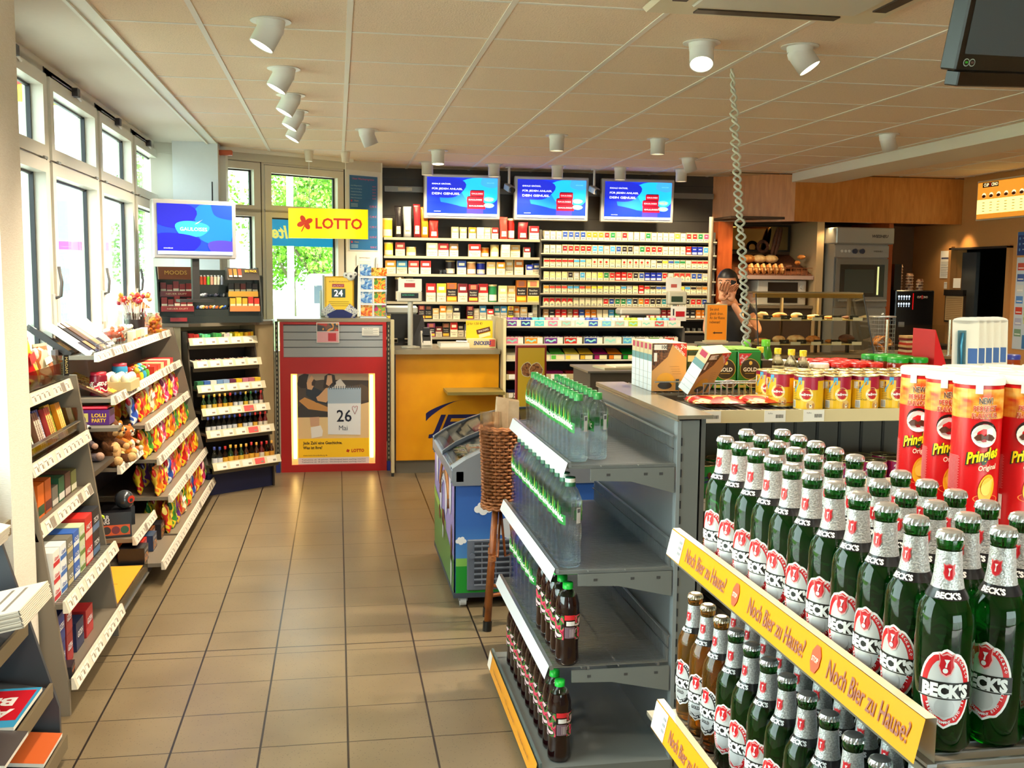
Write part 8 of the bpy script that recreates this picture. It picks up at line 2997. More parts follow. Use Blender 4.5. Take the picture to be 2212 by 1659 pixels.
def lidjar(c,lid,r,h,nm):
 t=Thing('preserve_jar','jar')
 b=MB()
 b.lathe([(r*0.9,0),(r,0.006),(r,h*0.78),(r*0.9,h*0.88)],mat(c,0.12,coat=0.5),n=20)
 t.part('jar',b)
 b=MB()
 n=30
 b.lathe([(r*0.96,h*0.84),(r*0.98,h*0.97),(r*0.9,h),(0.0001,h*0.985)],mat(lid,0.3),n=n)
 t.part('lid',b)
 if c[0]>100:
  b=MB()
  b.lathe([(r*1.005,h*0.2),(r*1.005,h*0.6)],mat((226,206,160),0.4),n=20,cap=False)
  t.part('label',b)
 return t
jw=lidjar((60,34,20),(240,236,224),0.038,0.105,'white')
jr=lidjar((60,12,14),(206,36,30),0.0345,0.105,'red')
jg=lidjar((150,44,16),(30,150,40),0.041,0.125,'green')
jbl=lidjar((150,60,20),(60,70,160),0.041,0.125,'blue')
for i,(x,y)in enumerate(((1.745,3.885),(1.80,3.80),(1.838,3.71))):
 put(jw,T(x,y,1.2062),'white-lidded dark jar, %s from the back'%nth(i),'white-lidded jars')
k=0
for j in range(4):
 for i in range(3):
  put(jr,T(1.93-0.012*j+i*0.0715,3.72+j*0.072,1.2062),'red-lidded jar, %s row from the front, %s from the left'%(nth(j),nth(i)),'red-lidded jars')
for j in range(3):
 for i in range(2):
  put(jg if i<3 or j<1 else jbl,T(2.175-0.01*j+i*0.084,3.725+j*0.084,1.2062),'%s-lidded jar, %s row from the front, %s from the left'%('green' if i<3 or j<1 else 'blue',nth(j),nth(i)),'green and blue-lidded jars')
put(jbl,T(2.76,3.86,1.206),'blue-lidded jar right of the toothbrush display','green and blue-lidded jars')
t=Thing('toothbrush_display','display box')
b=MB()
b.add([(-0.06,0,0),(-0.06,0,0.235),(0.03,0,0),(-0.06,0.16,0),(-0.06,0.16,0.235),(0.03,0.16,0)],[(0,2,1),(3,4,5),(0,1,4,3),(1,2,5,4),(0,3,5,2)],mat((206,30,34),0.35))
t.part('red_wedge',b)
b=MB()
b.box((0.03,0.0,0.0),(0.22,0.16,0.07),mat((226,226,226),0.4))
t.part('tray',b)
put(t,T(2.375,3.70,1.206),'red wedge-shaped display holding toothbrush blister packs')
for i in range(5):
 b=MB()
 b.box((-0.05,0,0),(0.05,0.003,0.20),mat((232,226,206),0.3))
 b.add(disc(0,0.2,0.05,0.014,14,0.0),[tuple(range(14))],mat((236,232,220),0.3))
 b.box((-0.03,-0.012,0.02),(0.0,-0.001,0.16),pane((200,226,236),0.3))
 b.tube([(-0.015,-0.006,0.02),(-0.018,-0.008,0.1),(-0.012,-0.006,0.15)],0.006,mat((70,170,206)if i<4 else(220,90,150),0.3),n=6)
 b.box((0.01,-0.001,0.03),(0.045,0.0,0.09),mat((40,90,160),0.4))
 put(Thing('toothbrush_pack','toothbrush',b),T(2.45+i*0.042,3.70+i*0.015,1.278,-0.35,-0.12),'toothbrush blister pack, %s from the left in the red display'%nth(i),'toothbrush packs')
b=MB()
g=random.Random(21)
for i in range(70):
 x,y,a=2.62+g.random()*0.42,3.34+g.random()*0.2,g.random()*PI
 z=1.19+0.09*g.random()
 b.box((-0.05,-0.005,0),(0.05,0.005,0.006),mat(g.choice([(206,140,40),(60,34,20),(140,40,30),(236,206,150)]),0.4),T(x,y,z,a,0.1*g.random(),0.2*g.random()))
b.box((2.58,3.30,1.186),(3.1,3.58,1.192),mat((150,110,60),0.5))
o=single('sweet_stick_heap',b,'heap of orange and brown sticks at the right picture edge','sticks')
o['kind']='stuff'
b=MB()
b.box((-0.5,0,0),(0.5,0.22,0.012),mat((206,190,150),0.5))
b.box((-0.42,0.02,0.012),(0.38,0.2,0.018),mat((236,226,196),0.5))
single('leaflet_pile',b,'flat pile of pale leaflets behind the coffee packs','leaflets',M=T(2.1,6.1,1.072,0.1))
b=MB()
b.box((1.5,6.0,0),(2.75,6.45,1.06),mat((84,70,54),0.6))
b.box((1.48,5.98,1.06),(2.77,6.47,1.0715),TOPG)
single('island_counter',b,'low island counter behind the grocery gondola where the coiled cables end','counter')
t=Thing('yogurt_drink','bottle')
b=MB()
b.lathe([(0.03,0),(0.034,0.01),(0.034,0.08),(0.024,0.11),(0.02,0.118)],mat((70,150,40),0.25),n=18)
t.part('bottle',b)
b=MB()
b.lathe([(0.0225,0.116),(0.0225,0.15),(0.0001,0.152)],mat((130,230,60),0.3),n=18)
t.part('cap',b)
put(t,T(2.535,6.12,1.0720,0,0,0,1.2),'green bottle with bright green cap left of the coiled cables','green capped bottles')
put(t,T(2.665,6.12,1.0720,0,0,0,1.2),'green bottle with bright green cap right of the coiled cables','green capped bottles')
# ================================================================ BAKERY
BR=ramp_mat('bread_crust',[(0.25,(140,72,24)),(0.55,(206,130,54)),(0.8,(236,190,110))],30,0.6,4,bump=0.6)
BRL=ramp_mat('bread_light',[(0.25,(196,130,60)),(0.7,(240,210,150))],24,0.6,4,bump=0.5)
BRD=ramp_mat('bread_dark',[(0.25,(50,26,14)),(0.7,(110,60,30))],24,0.7,4,bump=0.5)
t=Thing('bakery_case','display case')
KX0,KX1,KY0,KY1=3.17,4.06,7.4,7.72
BRASS=mat((190,160,90),0.25,0.8)
b=MB()
b.box((KX0-0.03,KY0,0.0),(KX1+0.08,KY1,1.03),mat((60,50,40),0.5))
b.box((KX0-0.05,KY0-0.02,1.03),(KX1+0.1,KY1,1.05),mat((120,100,70),0.3))
t.part('base',b)
b=MB()
b.box((KX0,KY0+0.1,1.49),(KX1,KY0+0.16,1.525),BRASS)
b.box((KX0,KY1-0.03,1.05),(KX0+0.02,KY1,1.52),mat((60,54,44),0.4))
b.box((KX1-0.02,KY1-0.03,1.05),(KX1,KY1,1.52),mat((60,54,44),0.4))
b.box((KX0,KY0+0.1,1.525),(KX1,KY1,1.535),mat((110,96,70),0.3))
for x in(KX0+0.3,KX0+0.6):
 b.box((x,KY1-0.03,1.05),(x+0.015,KY1,1.5),mat((90,76,50),0.4))
t.part('frame',b)
GP=pane((236,234,222),0.05)
b=MB()
b.add([(KX0,KY0,1.05),(KX1+0.06,KY0,1.05),(KX1,KY0+0.1,1.52),(KX0,KY0+0.1,1.52)],[(0,1,2,3)],GP)
t.part('front_glass',b)
for x,dx in((KX0,0),(KX1,0.06)):
 b=MB()
 b.add([(x+dx,KY0,1.05),(x+dx,KY1,1.05),(x,KY1,1.52),(x,KY0+0.1,1.52)],[(0,1,2,3)],GP)
 b.cyl((x+dx,KY0,1.05),(x,KY0+0.1,1.52),0.005,mat((30,26,22),0.3),n=6)
 t.part('side_glass',b)
for z in(1.315,1.125):
 b=MB()
 b.box((KX0+0.02,KY0+0.08,z),(KX1-0.02,KY1-0.02,z+0.01),mat((226,206,140),0.2,0.3))
 for i in range(5):
  b.box((KX0+0.12+i*0.17,KY0+0.075,z+0.0),(KX0+0.2+i*0.17,KY0+0.08,z+0.025),mat((226,220,190),0.4))
 t.part('tray',b)
put(t,Matrix.Identity(4),'glass bakery display case with two lit tiers of pastries')
light('case_lamp','AREA',((KX0+KX1)/2,KY0+0.2,1.485),5,(1.0,0.75,0.4),(0,0.1,-1),shape='RECTANGLE',size=0.8,size_y=0.05)
def loaf(b,x,y,z,l,w,h,m,rz=0.0,n=14,cuts=0):
 Q=T(x,y,z,rz)
 vs,fs=[],[]
 k=9
 for i in range(k):
  t_=i/(k-1)
  f=max(0.02,math.sin(PI*t_)**0.5)
  for j in range(n):
   a=2*PI*j/n
   vs.append((l*(t_-0.5),w/2*f*math.cos(a),h/2+h/2*f*(math.sin(a)if math.sin(a)>0 else math.sin(a)*0.98)*(1+0.08*math.sin(cuts*PI*t_*2))))
 for i in range(k-1):
  for j in range(n):
   q=(j+1)%n
   fs.append((i*n+q,i*n+j,i*n+n+j,i*n+n+q))
 b.add(vs,fs,m,Q,smooth=True)
 return b
PS=[[('sugared twist',BRL,0.10,0.07,0.055,3),('fruit pastry',BR,0.13,0.09,0.05,0),('cream roll',BRL,0.10,0.08,0.05,0),('flat pastry',BRL,0.13,0.08,0.035,2),('thin pastry',BR,0.12,0.07,0.025,0),('dark pastry',BRD,0.1,0.07,0.025,0)],
      [('seeded roll',BR,0.13,0.08,0.04,3),('plaited roll',BRL,0.11,0.08,0.06,4),('large golden loaf',BRL,0.15,0.1,0.065,0),('croissant',BR,0.13,0.08,0.06,5),('small pastry',BR,0.08,0.06,0.03,0),('dark berry cake',BRD,0.14,0.1,0.07,0)]]
for r_,row in enumerate(PS):
 z=(1.3255,1.1355)[r_]
 for i,(nm,m,l,w,h,c)in enumerate(row):
  b=MB()
  loaf(b,0,0,0,l,w,h,m,0.1*math.sin(i*3),cuts=c)
  put(Thing('pastry','pastry',b),T(KX0+0.09+i*0.142,KY0+0.17,z),'%s on the %s tier of the bakery case'%(nm,('upper','lower')[r_]),'pastries in the bakery case')
  b=MB()
  b.box((-0.035,-0.02,0),(0.035,0.0,0.03),mat((22,26,22),0.4))
  b.text('1,20',0.014,mat((190,190,170),0.5),T(0,-0.021,0.01))
  put(Thing('price_tag','price tag',b),T(KX0+0.10+i*0.142,KY0+0.10,z),'small black price tag in front of the %s'%nm,'black price tags')
# oven tower
t=Thing('bakery_oven','oven')
OX0,OX1,OY=5.03,5.62,9.9
SS=mat((150,150,146),0.3,0.5)
b=MB()
b.box((OX0,OY+0.02,0.0),(OX1,OY+0.6,2.0),SS)
t.part('cabinet',b)
b=MB()
b.box((OX0-0.02,OY-0.05,2.0),(OX1+0.03,OY+0.6,2.165),mat((160,158,150),0.35,0.3),ch=0.01)
b.text('WIESHEU',0.04,mat((50,50,60),0.4),T(OX1-0.13,OY-0.051,2.065),width=0.18,bold=0.04,shear=0.2)
t.part('hood',b)
b=MB()
b.box((OX0,OY,1.865),(OX1,OY+0.02,1.985),mat((156,156,152),0.3,0.4))
for i in range(3):
 b.cyl((OX0+0.07+i*0.04,OY-0.006,1.925),(OX0+0.07+i*0.04,OY,1.925),0.014,mat((206,206,200),0.3),n=14)
b.text('WIESHEU',0.02,mat((60,60,60),0.4),T(OX1-0.12,OY-0.001,1.92),width=0.1,bold=0.03)
t.part('control_panel',b)
for i in range(2):
 b=MB()
 b.cyl((OX0+0.21+i*0.08,OY-0.02,1.925),(OX0+0.21+i*0.08,OY,1.925),0.026,mat((40,50,74),0.3),n=18)
 t.part('knob',b)
b=MB()
b.box((OX0+0.01,OY-0.02,1.36),(OX1-0.01,OY,1.85),mat((120,120,116),0.3,0.5))
b.quad(rect(OX0+0.05,OX1-0.05,1.46,1.79,OY-0.022),mat((26,34,34),0.12))
b.quad(rect(OX0+0.10,OX1-0.16,1.50,1.74,OY-0.023),mat((44,58,56),0.15))
b.quad(rect(OX1-0.13,OX1-0.11,1.48,1.77,OY-0.023),glow((226,236,160),0.5))
b.cyl((OX0+0.03,OY-0.05,1.42),(OX1-0.03,OY-0.05,1.42),0.012,SS,n=8)
t.part('door',b)
b=MB()
b.box((OX0+0.01,OY-0.01,0.9),(OX1-0.01,OY+0.02,1.34),mat((130,130,124),0.35,0.4))
b.text('WIESHEU',0.02,mat((60,60,60),0.4),T(OX0+0.12,OY-0.011,1.26),width=0.1,bold=0.03)
t.part('lower_door',b)
put(t,Matrix.Identity(4),'tall stainless steel bakery oven with glass door in the recess')
# bread shelf, mirror, loaves, microwave
t=Thing('bread_shelf','shelf')
b=MB()
b.box((4.04,10.12,1.63),(4.91,10.74,1.67),mat((170,140,130),0.4))
t.part('board',b)
b=MB()
b.add([(4.05,10.14,1.68),(4.90,10.14,1.68),(4.90,10.72,1.90),(4.05,10.72,1.90),(4.05,10.14,1.672),(4.90,10.14,1.672)],[(0,1,2,3),(4,5,1,0)],ramp_mat('wicker_tray',[(0.4,(70,34,20)),(0.6,(130,72,36))],60,0.7,stretch=(3,1,1)))
for i in range(14):
 b.box((4.06+i*0.06,10.135,1.672),(4.066+i*0.06,10.145,1.75),mat((120,64,30),0.5))
b.box((4.05,10.135,1.745),(4.90,10.142,1.752),mat((120,64,30),0.5))
t.part('basket',b)
put(t,Matrix.Identity(4),'bakery shelf with sloping wicker basket for loaves in the recess')
names=['oval golden loaf']*6
for i in range(6):
 b=MB()
 loaf(b,0,0,0,0.13,0.064,0.065,BR,PI/2)
 b.add([(-0.012,-0.045,0.071),(0.012,-0.045,0.071),(0.012,0.045,0.071),(-0.012,0.045,0.071)],[(0,1,2,3)],BRL)
 put(Thing('bread_loaf','bread',b),T(4.25+i*0.066,10.22,1.715,0,0.9),'golden oval loaf, %s from the left on the bread shelf'%nth(i),'golden loaves on the bread shelf')
for i in range(3):
 b=MB()
 loaf(b,0,0,0,0.17,0.13,0.09,BRL if i else BR)
 put(Thing('bread_loaf','bread',b),T(4.30+i*0.13,10.42,1.80),'round pale loaf behind the golden loaves, %s from the left'%nth(i),'round loaves at the back')
for i,(x,z)in enumerate(((4.60,1.73),(4.69,1.735),(4.78,1.78),(4.82,1.84))):
 b=MB()
 loaf(b,0,0,0,0.12,0.06,0.05,BRD if i<2 else BR,0.6*i)
 put(Thing('dark_roll','bread',b),T(x,10.24,z),'dark roll, %s from the left beside the golden loaves'%nth(i),'dark rolls on the bread shelf')
b=MB()
b.box((4.10,10.70,1.93),(4.90,10.72,2.22),mat((40,30,22),0.4))
b.box((4.13,10.695,1.95),(4.87,10.70,2.20),mat((150,130,90),0.05,1.0))
single('tilted_mirror',b,'dark-framed mirror above the bread shelf','mirror')
for i,x in enumerate((4.66,4.70)):
 b=MB()
 loaf(b,0,0,0,0.34,0.06,0.05,BRD)
 put(Thing('baguette','bread',b),T(x+0.02,10.55,2.03,0,0,-1.35),'dark baguette standing upright before the mirror, %s one'%('left','right')[i],'upright baguettes')
b=MB()
b.tube([(0.055*math.cos(a),0,0.055*math.sin(a))for a in[2*PI*i/20 for i in range(21)]],0.018,BRD,n=8)
single('bread_ring',b,'dark bread ring hanging before the mirror','bread',M=T(4.52,10.55,1.98))
t=Thing('microwave','microwave oven')
b=MB()
b.box((4.34,10.22,1.36),(4.88,10.6,1.62),mat((216,206,190),0.4),ch=0.008)
t.part('body',b)
b=MB()
b.box((4.45,10.21,1.385),(4.78,10.22,1.60),mat((24,22,22),0.15))
t.part('door',b)
b=MB()
for z in(1.55,1.45):
 b.cyl((4.83,10.195,z),(4.83,10.22,z),0.022,mat((190,180,164),0.4),n=14)
t.part('dial',b)
put(t,Matrix.Identity(4),'white microwave with dark door under the bread shelf')
b=MB()
b.box((4.04,10.15,0),(4.91,10.74,1.33),mat((70,50,36),0.6))
b.box((4.04,10.12,1.33),(4.91,10.74,1.3595),mat((120,104,84),0.4))
single('back_counter',b,'brown back counter carrying the microwave','counter')
# coffee machine
t=Thing('coffee_machine','coffee machine')
MX0,MX1,MY=5.74,6.18,9.93
b=MB()
b.box((MX0,MY,0.97),(MX1,MY+0.5,1.53),mat((16,15,16),0.25),ch=0.01)
b.box((MX0,MY+0.05,1.53),(MX0+0.08,MY+0.35,1.80),mat((18,16,16),0.3))
b.box((MX0+0.04,MY-0.02,1.15),(MX0+0.1,MY,1.2),SS)
t.part('body',b)
b=MB()
b.quad(rect(MX0+0.015,MX0+0.17,1.33,1.50,MY-0.003),mat((20,24,30),0.2))
for r_ in range(2):
 for i in range(5):
  cx,cz=MX0+0.034+i*0.029,1.465-r_*0.075
  b.add(disc(cx,cz,0.0105,0.012,12,MY-0.005),[tuple(range(12))],glow((206,226,246),0.9))
  b.quad(rect(cx-0.004,cx+0.004,cz-0.034,cz-0.016,MY-0.005),glow((206,226,246),0.8))
b.quad(rect(MX0+0.19,MX0+0.2,1.33,1.50,MY-0.004),glow((206,16,20),0.5))
b.text('CUP&CINO',0.03,mat((226,206,190),0.4),T(MX0+0.30,MY-0.004,1.45),width=0.12,bold=0.03)
b.quad(rect(MX0+0.288,MX0+0.305,1.44,1.48,MY-0.0045),mat((190,30,30),0.4))
t.part('touch_panel',b)
put(t,Matrix.Identity(4),'black coffee machine with glowing drink buttons in the recess')
b=MB()
b.box((5.70,9.93,0),(6.38,10.6,0.95),mat((50,40,32),0.6))
b.box((5.70,9.90,0.95),(6.39,10.6,0.9695),mat((90,76,60),0.4))
single('coffee_counter',b,'dark counter under the coffee machine','counter')
CUPM=ramp_mat('paper_cup',[(0.4,(90,46,28)),(0.55,(206,160,120)),(0.7,(150,40,30))],24,0.5)
for i,(x,y,n)in enumerate(((5.865,10.1,9),(5.96,10.06,6),(6.02,10.15,6),(6.075,10.05,4))):
 t=Thing('paper_cup_stack','paper cups')
 b=MB()
 for k in range(n):
  b.lathe([(0.036,0.03*k),(0.029,0.03*k+0.028)],CUPM,n=16)
  b.lathe([(0.0385,0.03*k),(0.0385,0.03*k+0.004)],mat((226,206,180),0.4),n=16)
 t.root=b.mesh('paper_cup_stack')
 put(t,T(x,y,1.5305),'upturned paper cup stack on the coffee machine, %s from the left'%nth(i),'paper cup stacks')
# glass screen with posts, pretzel stand, boxes on the bakery counter
t=Thing('glass_screen','glass screen')
for x in(4.19,4.72):
 b=MB()
 b.cyl((x,7.35,1.05),(x,7.35,1.33),0.014,mat((206,196,170),0.2,0.8),n=12)
 b.lathe([(0.026,0),(0.026,0.006)],SS,T(x,7.35,1.05),n=14)
 t.part('post',b)
b=MB()
b.add([(4.18,7.35,1.07),(4.71,7.35,1.07),(4.71,7.35,1.29),(4.18,7.35,1.29)],[(0,1,2,3)],GP)
t.part('pane',b)
put(t,Matrix.Identity(4),'low glass screen between two steel posts on the bakery counter')
b=MB()
b.box((4.17,7.3,0),(5.3,7.95,1.03),mat((60,50,40),0.5))
b.box((4.165,7.28,1.03),(5.3,7.97,1.05),mat((120,100,70),0.3))
single('bakery_counter',b,'brown bakery counter right of the glass case','counter')
t=Thing('pretzel_stand','pretzel stand')
b=MB(T(4.26,7.55,1.0505))
for z in(0.004,0.29):
 b.lathe([(0.10,z),(0.103,z+0.01),(0.0001,z+0.012)],SS,n=24)
for k in range(16):
 a=2*PI*k/16
 b.cyl((0.098*math.cos(a),0.098*math.sin(a),0.01),(0.098*math.cos(a),0.098*math.sin(a),0.29),0.0018,SS,n=4)
for j in range(8):
 z=0.03+j*0.034
 b.tube([(0.098*math.cos(a),0.098*math.sin(a),z)for a in[2*PI*i/24 for i in range(25)]],0.0015,SS,n=4)
t.part('wire_cylinder',b)
b=MB(T(4.26,7.55,1.0505))
b.ball((0,0,0.312),0.013,SS,n=8)
t.part('knob',b)
put(t,Matrix.Identity(4),'round wire pretzel stand behind the steel post')
for i in range(4):
 b=MB()
 pts=[]
 for k in range(33):
  a=2*PI*k/32
  pts.append((0.055*math.sin(a)+0.02*math.sin(2*a),0.0,0.045*math.cos(a)+0.016*math.cos(3*a)))
 b.tube(pts,0.011,BR,n=6)
 put(Thing('pretzel','pretzel',b),T(4.26,7.51+0.027*i,1.125,0.0),'brown pretzel in the wire stand, %s from the front'%nth(i),'pretzels in the wire stand')
for k in range(8):
 b=MB()
 b.box((-0.09,-0.06,0),(0.09,0.06,0.018),mat([(190,50,40),(226,206,170),(120,40,40),(206,170,120)][k%4],0.4))
 put(Thing('napkin_pack','packet',b),T(4.50+0.004*(k%3),7.5,1.0505+k*0.0185,0.05*math.sin(k)),'%s flat packet, %s from the bottom of the stack by the glass screen'%(('red','cream','maroon','tan')[k%4],nth(k)),'stacked flat packets')
b=MB()
b.lathe([(0.05,0),(0.07,0.07),(0.066,0.07),(0.046,0.004)],glass((230,230,230),0.6),n=20,cap=False)
b.lathe([(0.07,0.068),(0.073,0.075),(0.0001,0.082)],mat((60,110,120),0.4),n=20,cap=False)
single('clear_bowl',b,'clear bowl with dark teal lid right of the stacked packets','bowl',M=T(4.66,7.6,1.0505,0,0,0,1.2))
# notices, map, lit menu on the right wall (local -y looks along -x)
WX=6.395
RM=lambda y,z=0.0:T(WX,y,z,-PI/2)
def wall_sheet(y0,y1,z0,z1,name,cat,label,draw,base=PAPER,dx=0.0,th=0.004):
 """sheet on the right wall; u runs from the far end towards the camera"""
 b=MB(T(WX-dx,y1,0,-PI/2))
 w=y1-y0
 b.box((0,0.0,z0),(w,th,z1),base)
 draw(b,w,z0,z1-z0)
 return single(name,b,label,cat)
def lines(n,c=(150,150,156)):
 def f(b,w,z0,h):
  b.quad(rect(w*0.1,w*0.9,z0+h*0.7,z0+h*0.76,-0.001),mat((80,80,110),0.5))
  for i in range(n):
   b.quad(rect(w*0.1,w*(0.7+0.2*((i*7)%3)/2),z0+h*(0.08+0.56*i/n),z0+h*(0.08+0.56*i/n)+h*0.015,-0.001),mat(c,0.6))
 return f
wall_sheet(10.02,10.2,1.66,1.95,'wall_notice','notice','white notice sheet left of the doorway',lines(9))
wall_sheet(10.04,10.11,1.55,1.62,'wall_notice','notice','small white note below the notice sheet',lines(3))
wall_sheet(10.05,10.11,1.48,1.52,'wall_notice','notice','smallest white note left of the doorway, lowest of three',lines(2))
def menu(b,w,z0,h):
 e=1.3
 b.quad(rect(0.012,w-0.012,z0+0.012,z0+h-0.012,-0.002),ramp_mat('lit_wood',[(0.3,(190,110,30)),(0.7,(240,180,70))],3,0.5,4,stretch=(1,1,6)))
 b.quad(rect(0.012,w-0.012,z0+h*0.16,z0+h*0.52,-0.003),glow((255,232,130),e))
 b.quad(rect(0.012,w-0.012,z0+h*0.52,z0+h*0.95,-0.003),glow((214,140,44),0.8))
 b.quad(rect(0.012,w-0.012,z0+h*0.04,z0+h*0.16,-0.003),glow((206,130,40),0.8))
 b.quad(rect(0.09,0.34,z0+h*0.82,z0+h*0.94,-0.004),mat((40,24,16),0.4))
 b.text('CUP',0.042,glow((250,226,170),0.9),T(0.15,-0.005,z0+h*0.845),bold=0.03,width=0.08)
 b.text('CINO',0.042,glow((250,226,170),0.9),T(0.28,-0.005,z0+h*0.845),bold=0.03,width=0.1)
 b.quad(rect(0.2,0.225,z0+h*0.83,z0+h*0.93,-0.005),mat((206,30,30),0.4))
 for i in range(9):
  cx=0.12+i*0.115
  cz=z0+h*0.62
  b.add(disc(cx,cz,0.032,0.026,16,-0.005),[tuple(range(16))],glow((246,226,180),0.9))
  b.add(disc(cx,cz-0.008,0.03,0.016,16,-0.006),[tuple(range(16))],mat((110,56,24),0.4))
  for k in range(4):
   b.quad(rect(cx-0.02,cx+0.02,z0+h*(0.22+0.07*k),z0+h*(0.235+0.07*k),-0.005),mat((190,130,40),0.5))
wall_sheet(8.45,9.54,2.235,2.625,'menu_light_box','menu board','brightly lit coffee menu light box above the doorway',menu,base=mat((206,196,170),0.4),dx=0.05,th=0.05)
def bluep(b,w,z0,h):
 b.quad(rect(0.005,w-0.005,z0,z0+h,-0.001),mat((30,60,120),0.4))
 b.quad(rect(0.005,w-0.005,z0+h*0.86,z0+h,-0.002),mat((60,110,170),0.4))
 for i in range(3):
  b.add(disc(0.04,z0+h*(0.72-0.24*i),0.012,0.014,10,-0.002),[tuple(range(10))],mat((90,150,200),0.4))
  b.quad(rect(0.08,0.2,z0+h*(0.71-0.24*i),z0+h*(0.75-0.24*i),-0.002),mat((170,190,210),0.5))
wall_sheet(8.3,8.94,1.88,2.10,'blue_poster','poster','blue poster right of the doorway above the map',bluep)
def mapd(b,w,z0,h):
 b.quad(rect(0.14,w,z0+h*0.28,z0+h*0.93,-0.001),ramp_mat('town_map',[(0.3,(150,170,110)),(0.5,(206,206,160)),(0.56,(226,210,140)),(0.7,(130,160,120))],9,0.5,6,1.0))
 cs=[(190,80,60),(60,90,150),(206,206,200),(80,130,190),(190,60,40),(170,170,190),(120,150,120)]
 for i in range(7):
  b.quad(rect(0.02,0.12,z0+h*(0.86-0.12*i),z0+h*(0.94-0.12*i),-0.0015),mat(cs[i],0.5))
  b.quad(rect(0.03,0.11,z0+h*(0.88-0.12*i),z0+h*(0.89-0.12*i),-0.002),PAPER)
 b.quad(rect(0.14,w,z0+0.01,z0+h*0.16,-0.001),mat((60,110,160),0.5))
 b.quad(rect(0.17,0.3,z0+h*0.18,z0+h*0.26,-0.001),mat((150,40,44),0.5))
wall_sheet(8.3,8.93,0.99,1.86,'town_map','map','pale town map with advert column right of the doorway',mapd,base=mat((190,200,206),0.4))
t=Thing('framed_notice','notice')
b=MB(T(6.34,9.99,0,-PI/2))
b.box((0,0,1.20),(0.34,0.02,1.50),mat((60,44,30),0.5))
b.box((0.0,-0.02,1.48),(0.34,0.02,1.54),mat((30,24,20),0.5))
b.quad(rect(0.015,0.325,1.22,1.475,-0.002),mat((196,160,110),0.5))
for i in range(12):
 b.quad(rect(0.03,0.31,1.235+i*0.019,1.242+i*0.019,-0.003),mat((150,110,66),0.5))
b.quad(rect(0.13,0.26,1.56,1.66,0.0),PAPER)
t.root=b.mesh('framed_notice')
put(t,Matrix.Identity(4),'framed tan notice with dark top bar beside the doorway')
b=MB()
b.tube([(7.2,8.75,0.3),(7.2,8.76,1.0),(7.2,8.78,1.75)],[0.16,0.18,0.1],mat((160,130,100),0.8),n=12)
single('hanging_coat',b,'beige coat hanging in the dark storeroom','coat')
for i in range(3):
 b=MB(T(6.6,9.30,0,math.radians(28)))
 b.box((0.5-0.04*i,-0.026,1.35-0.25*i),(0.7-0.04*i,-0.021,1.72-0.28*i),mat([(220,224,224),(130,150,190),(40,70,140)][i],0.6))
 single('door_sheet',b,['white sheet pinned high on the storeroom door','pale blue sheet in the middle of the storeroom door','dark blue sheet low on the storeroom door'][i],'notice')
for x in(4.04,4.53,4.99,5.42,5.83,6.21):
 b=MB()
 b.lathe([(0.035,0.0),(0.035,0.006),(0.024,0.004)],SS,n=16)
 b.lathe([(0.0001,-0.001),(0.022,-0.001),(0.024,0.003)],mat((255,226,150),0.3,emit=12),n=14)
 th=Thing('canopy_downlight','downlight',b)
 put(th,T(x,9.98,2.2285),'small warm downlight under the wooden canopy, %s from the left'%nth([4.04,4.53,4.99,5.42,5.83,6.21].index(x)),'canopy downlights')
 light('canopy_lamp','SPOT',(x,9.98,2.21),7,(1.0,0.72,0.36),(0,0.1,-1),spot_size=math.radians(110),spot_blend=0.8,shadow_soft_size=0.03)
light('wall_lamp','SPOT',(6.2,9.75,2.2),9,(1.0,0.66,0.28),(0.6,-0.1,-1),spot_size=math.radians(70),spot_blend=0.9,shadow_soft_size=0.03)
b=MB()
b.cyl((3.43,9.2,0.0),(3.43,9.2,2.2),0.022,mat((190,170,140),0.3,0.4),n=12)
b.lathe([(0.05,0),(0.05,0.02)],mat((150,130,100),0.4),T(3.43,9.2,0),n=14)
single('steel_pole',b,'slim pale pole standing behind the person','pole')
# orange sign
t=Thing('counter_sign','sign')
b=MB(T(2.905,7.62,0,-0.06))
b.box((-0.088,0.0,1.15),(0.085,0.012,1.435),mat((196,180,140),0.3))
b.box((-0.09,-0.03,1.14),(0.09,0.06,1.15),mat((196,180,140),0.3))
t.part('frame',b)
b=MB(T(2.905,7.62,0,-0.06))
b.quad(rect(-0.075,0.082,1.158,1.428,-0.001),mat((240,140,20),0.4))
for i,s in enumerate(('Sie sind','gleich dran.','An der Kasse','nebenan!')):
 b.text(s,0.031,mat((70,40,24),0.5),T(-0.055,-0.002,1.385-i*0.033),width=[0.07,0.108,0.12,0.085][i],align='LEFT',bold=0.0)
b.add([(-0.028,-0.002,1.212),(-0.01,-0.002,1.202),(-0.01,-0.002,1.208),(0.05,-0.002,1.208),(0.05,-0.002,1.217),(-0.01,-0.002,1.217),(-0.01,-0.002,1.223)],[(0,1,6),(1,2,5,6),(2,3,4,5)],mat((70,40,24),0.5))
t.part('sheet',b)
put(t,Matrix.Identity(4),'orange counter sign with arrow pointing left in front of the person')
b=MB()
b.box((2.78,7.45,0),(3.10,7.69,1.12),mat((70,56,44),0.6))
b.box((2.76,7.43,1.12),(3.11,7.70,1.1395),TOPG)
single('sign_counter',b,'dark counter block under the orange sign','counter')
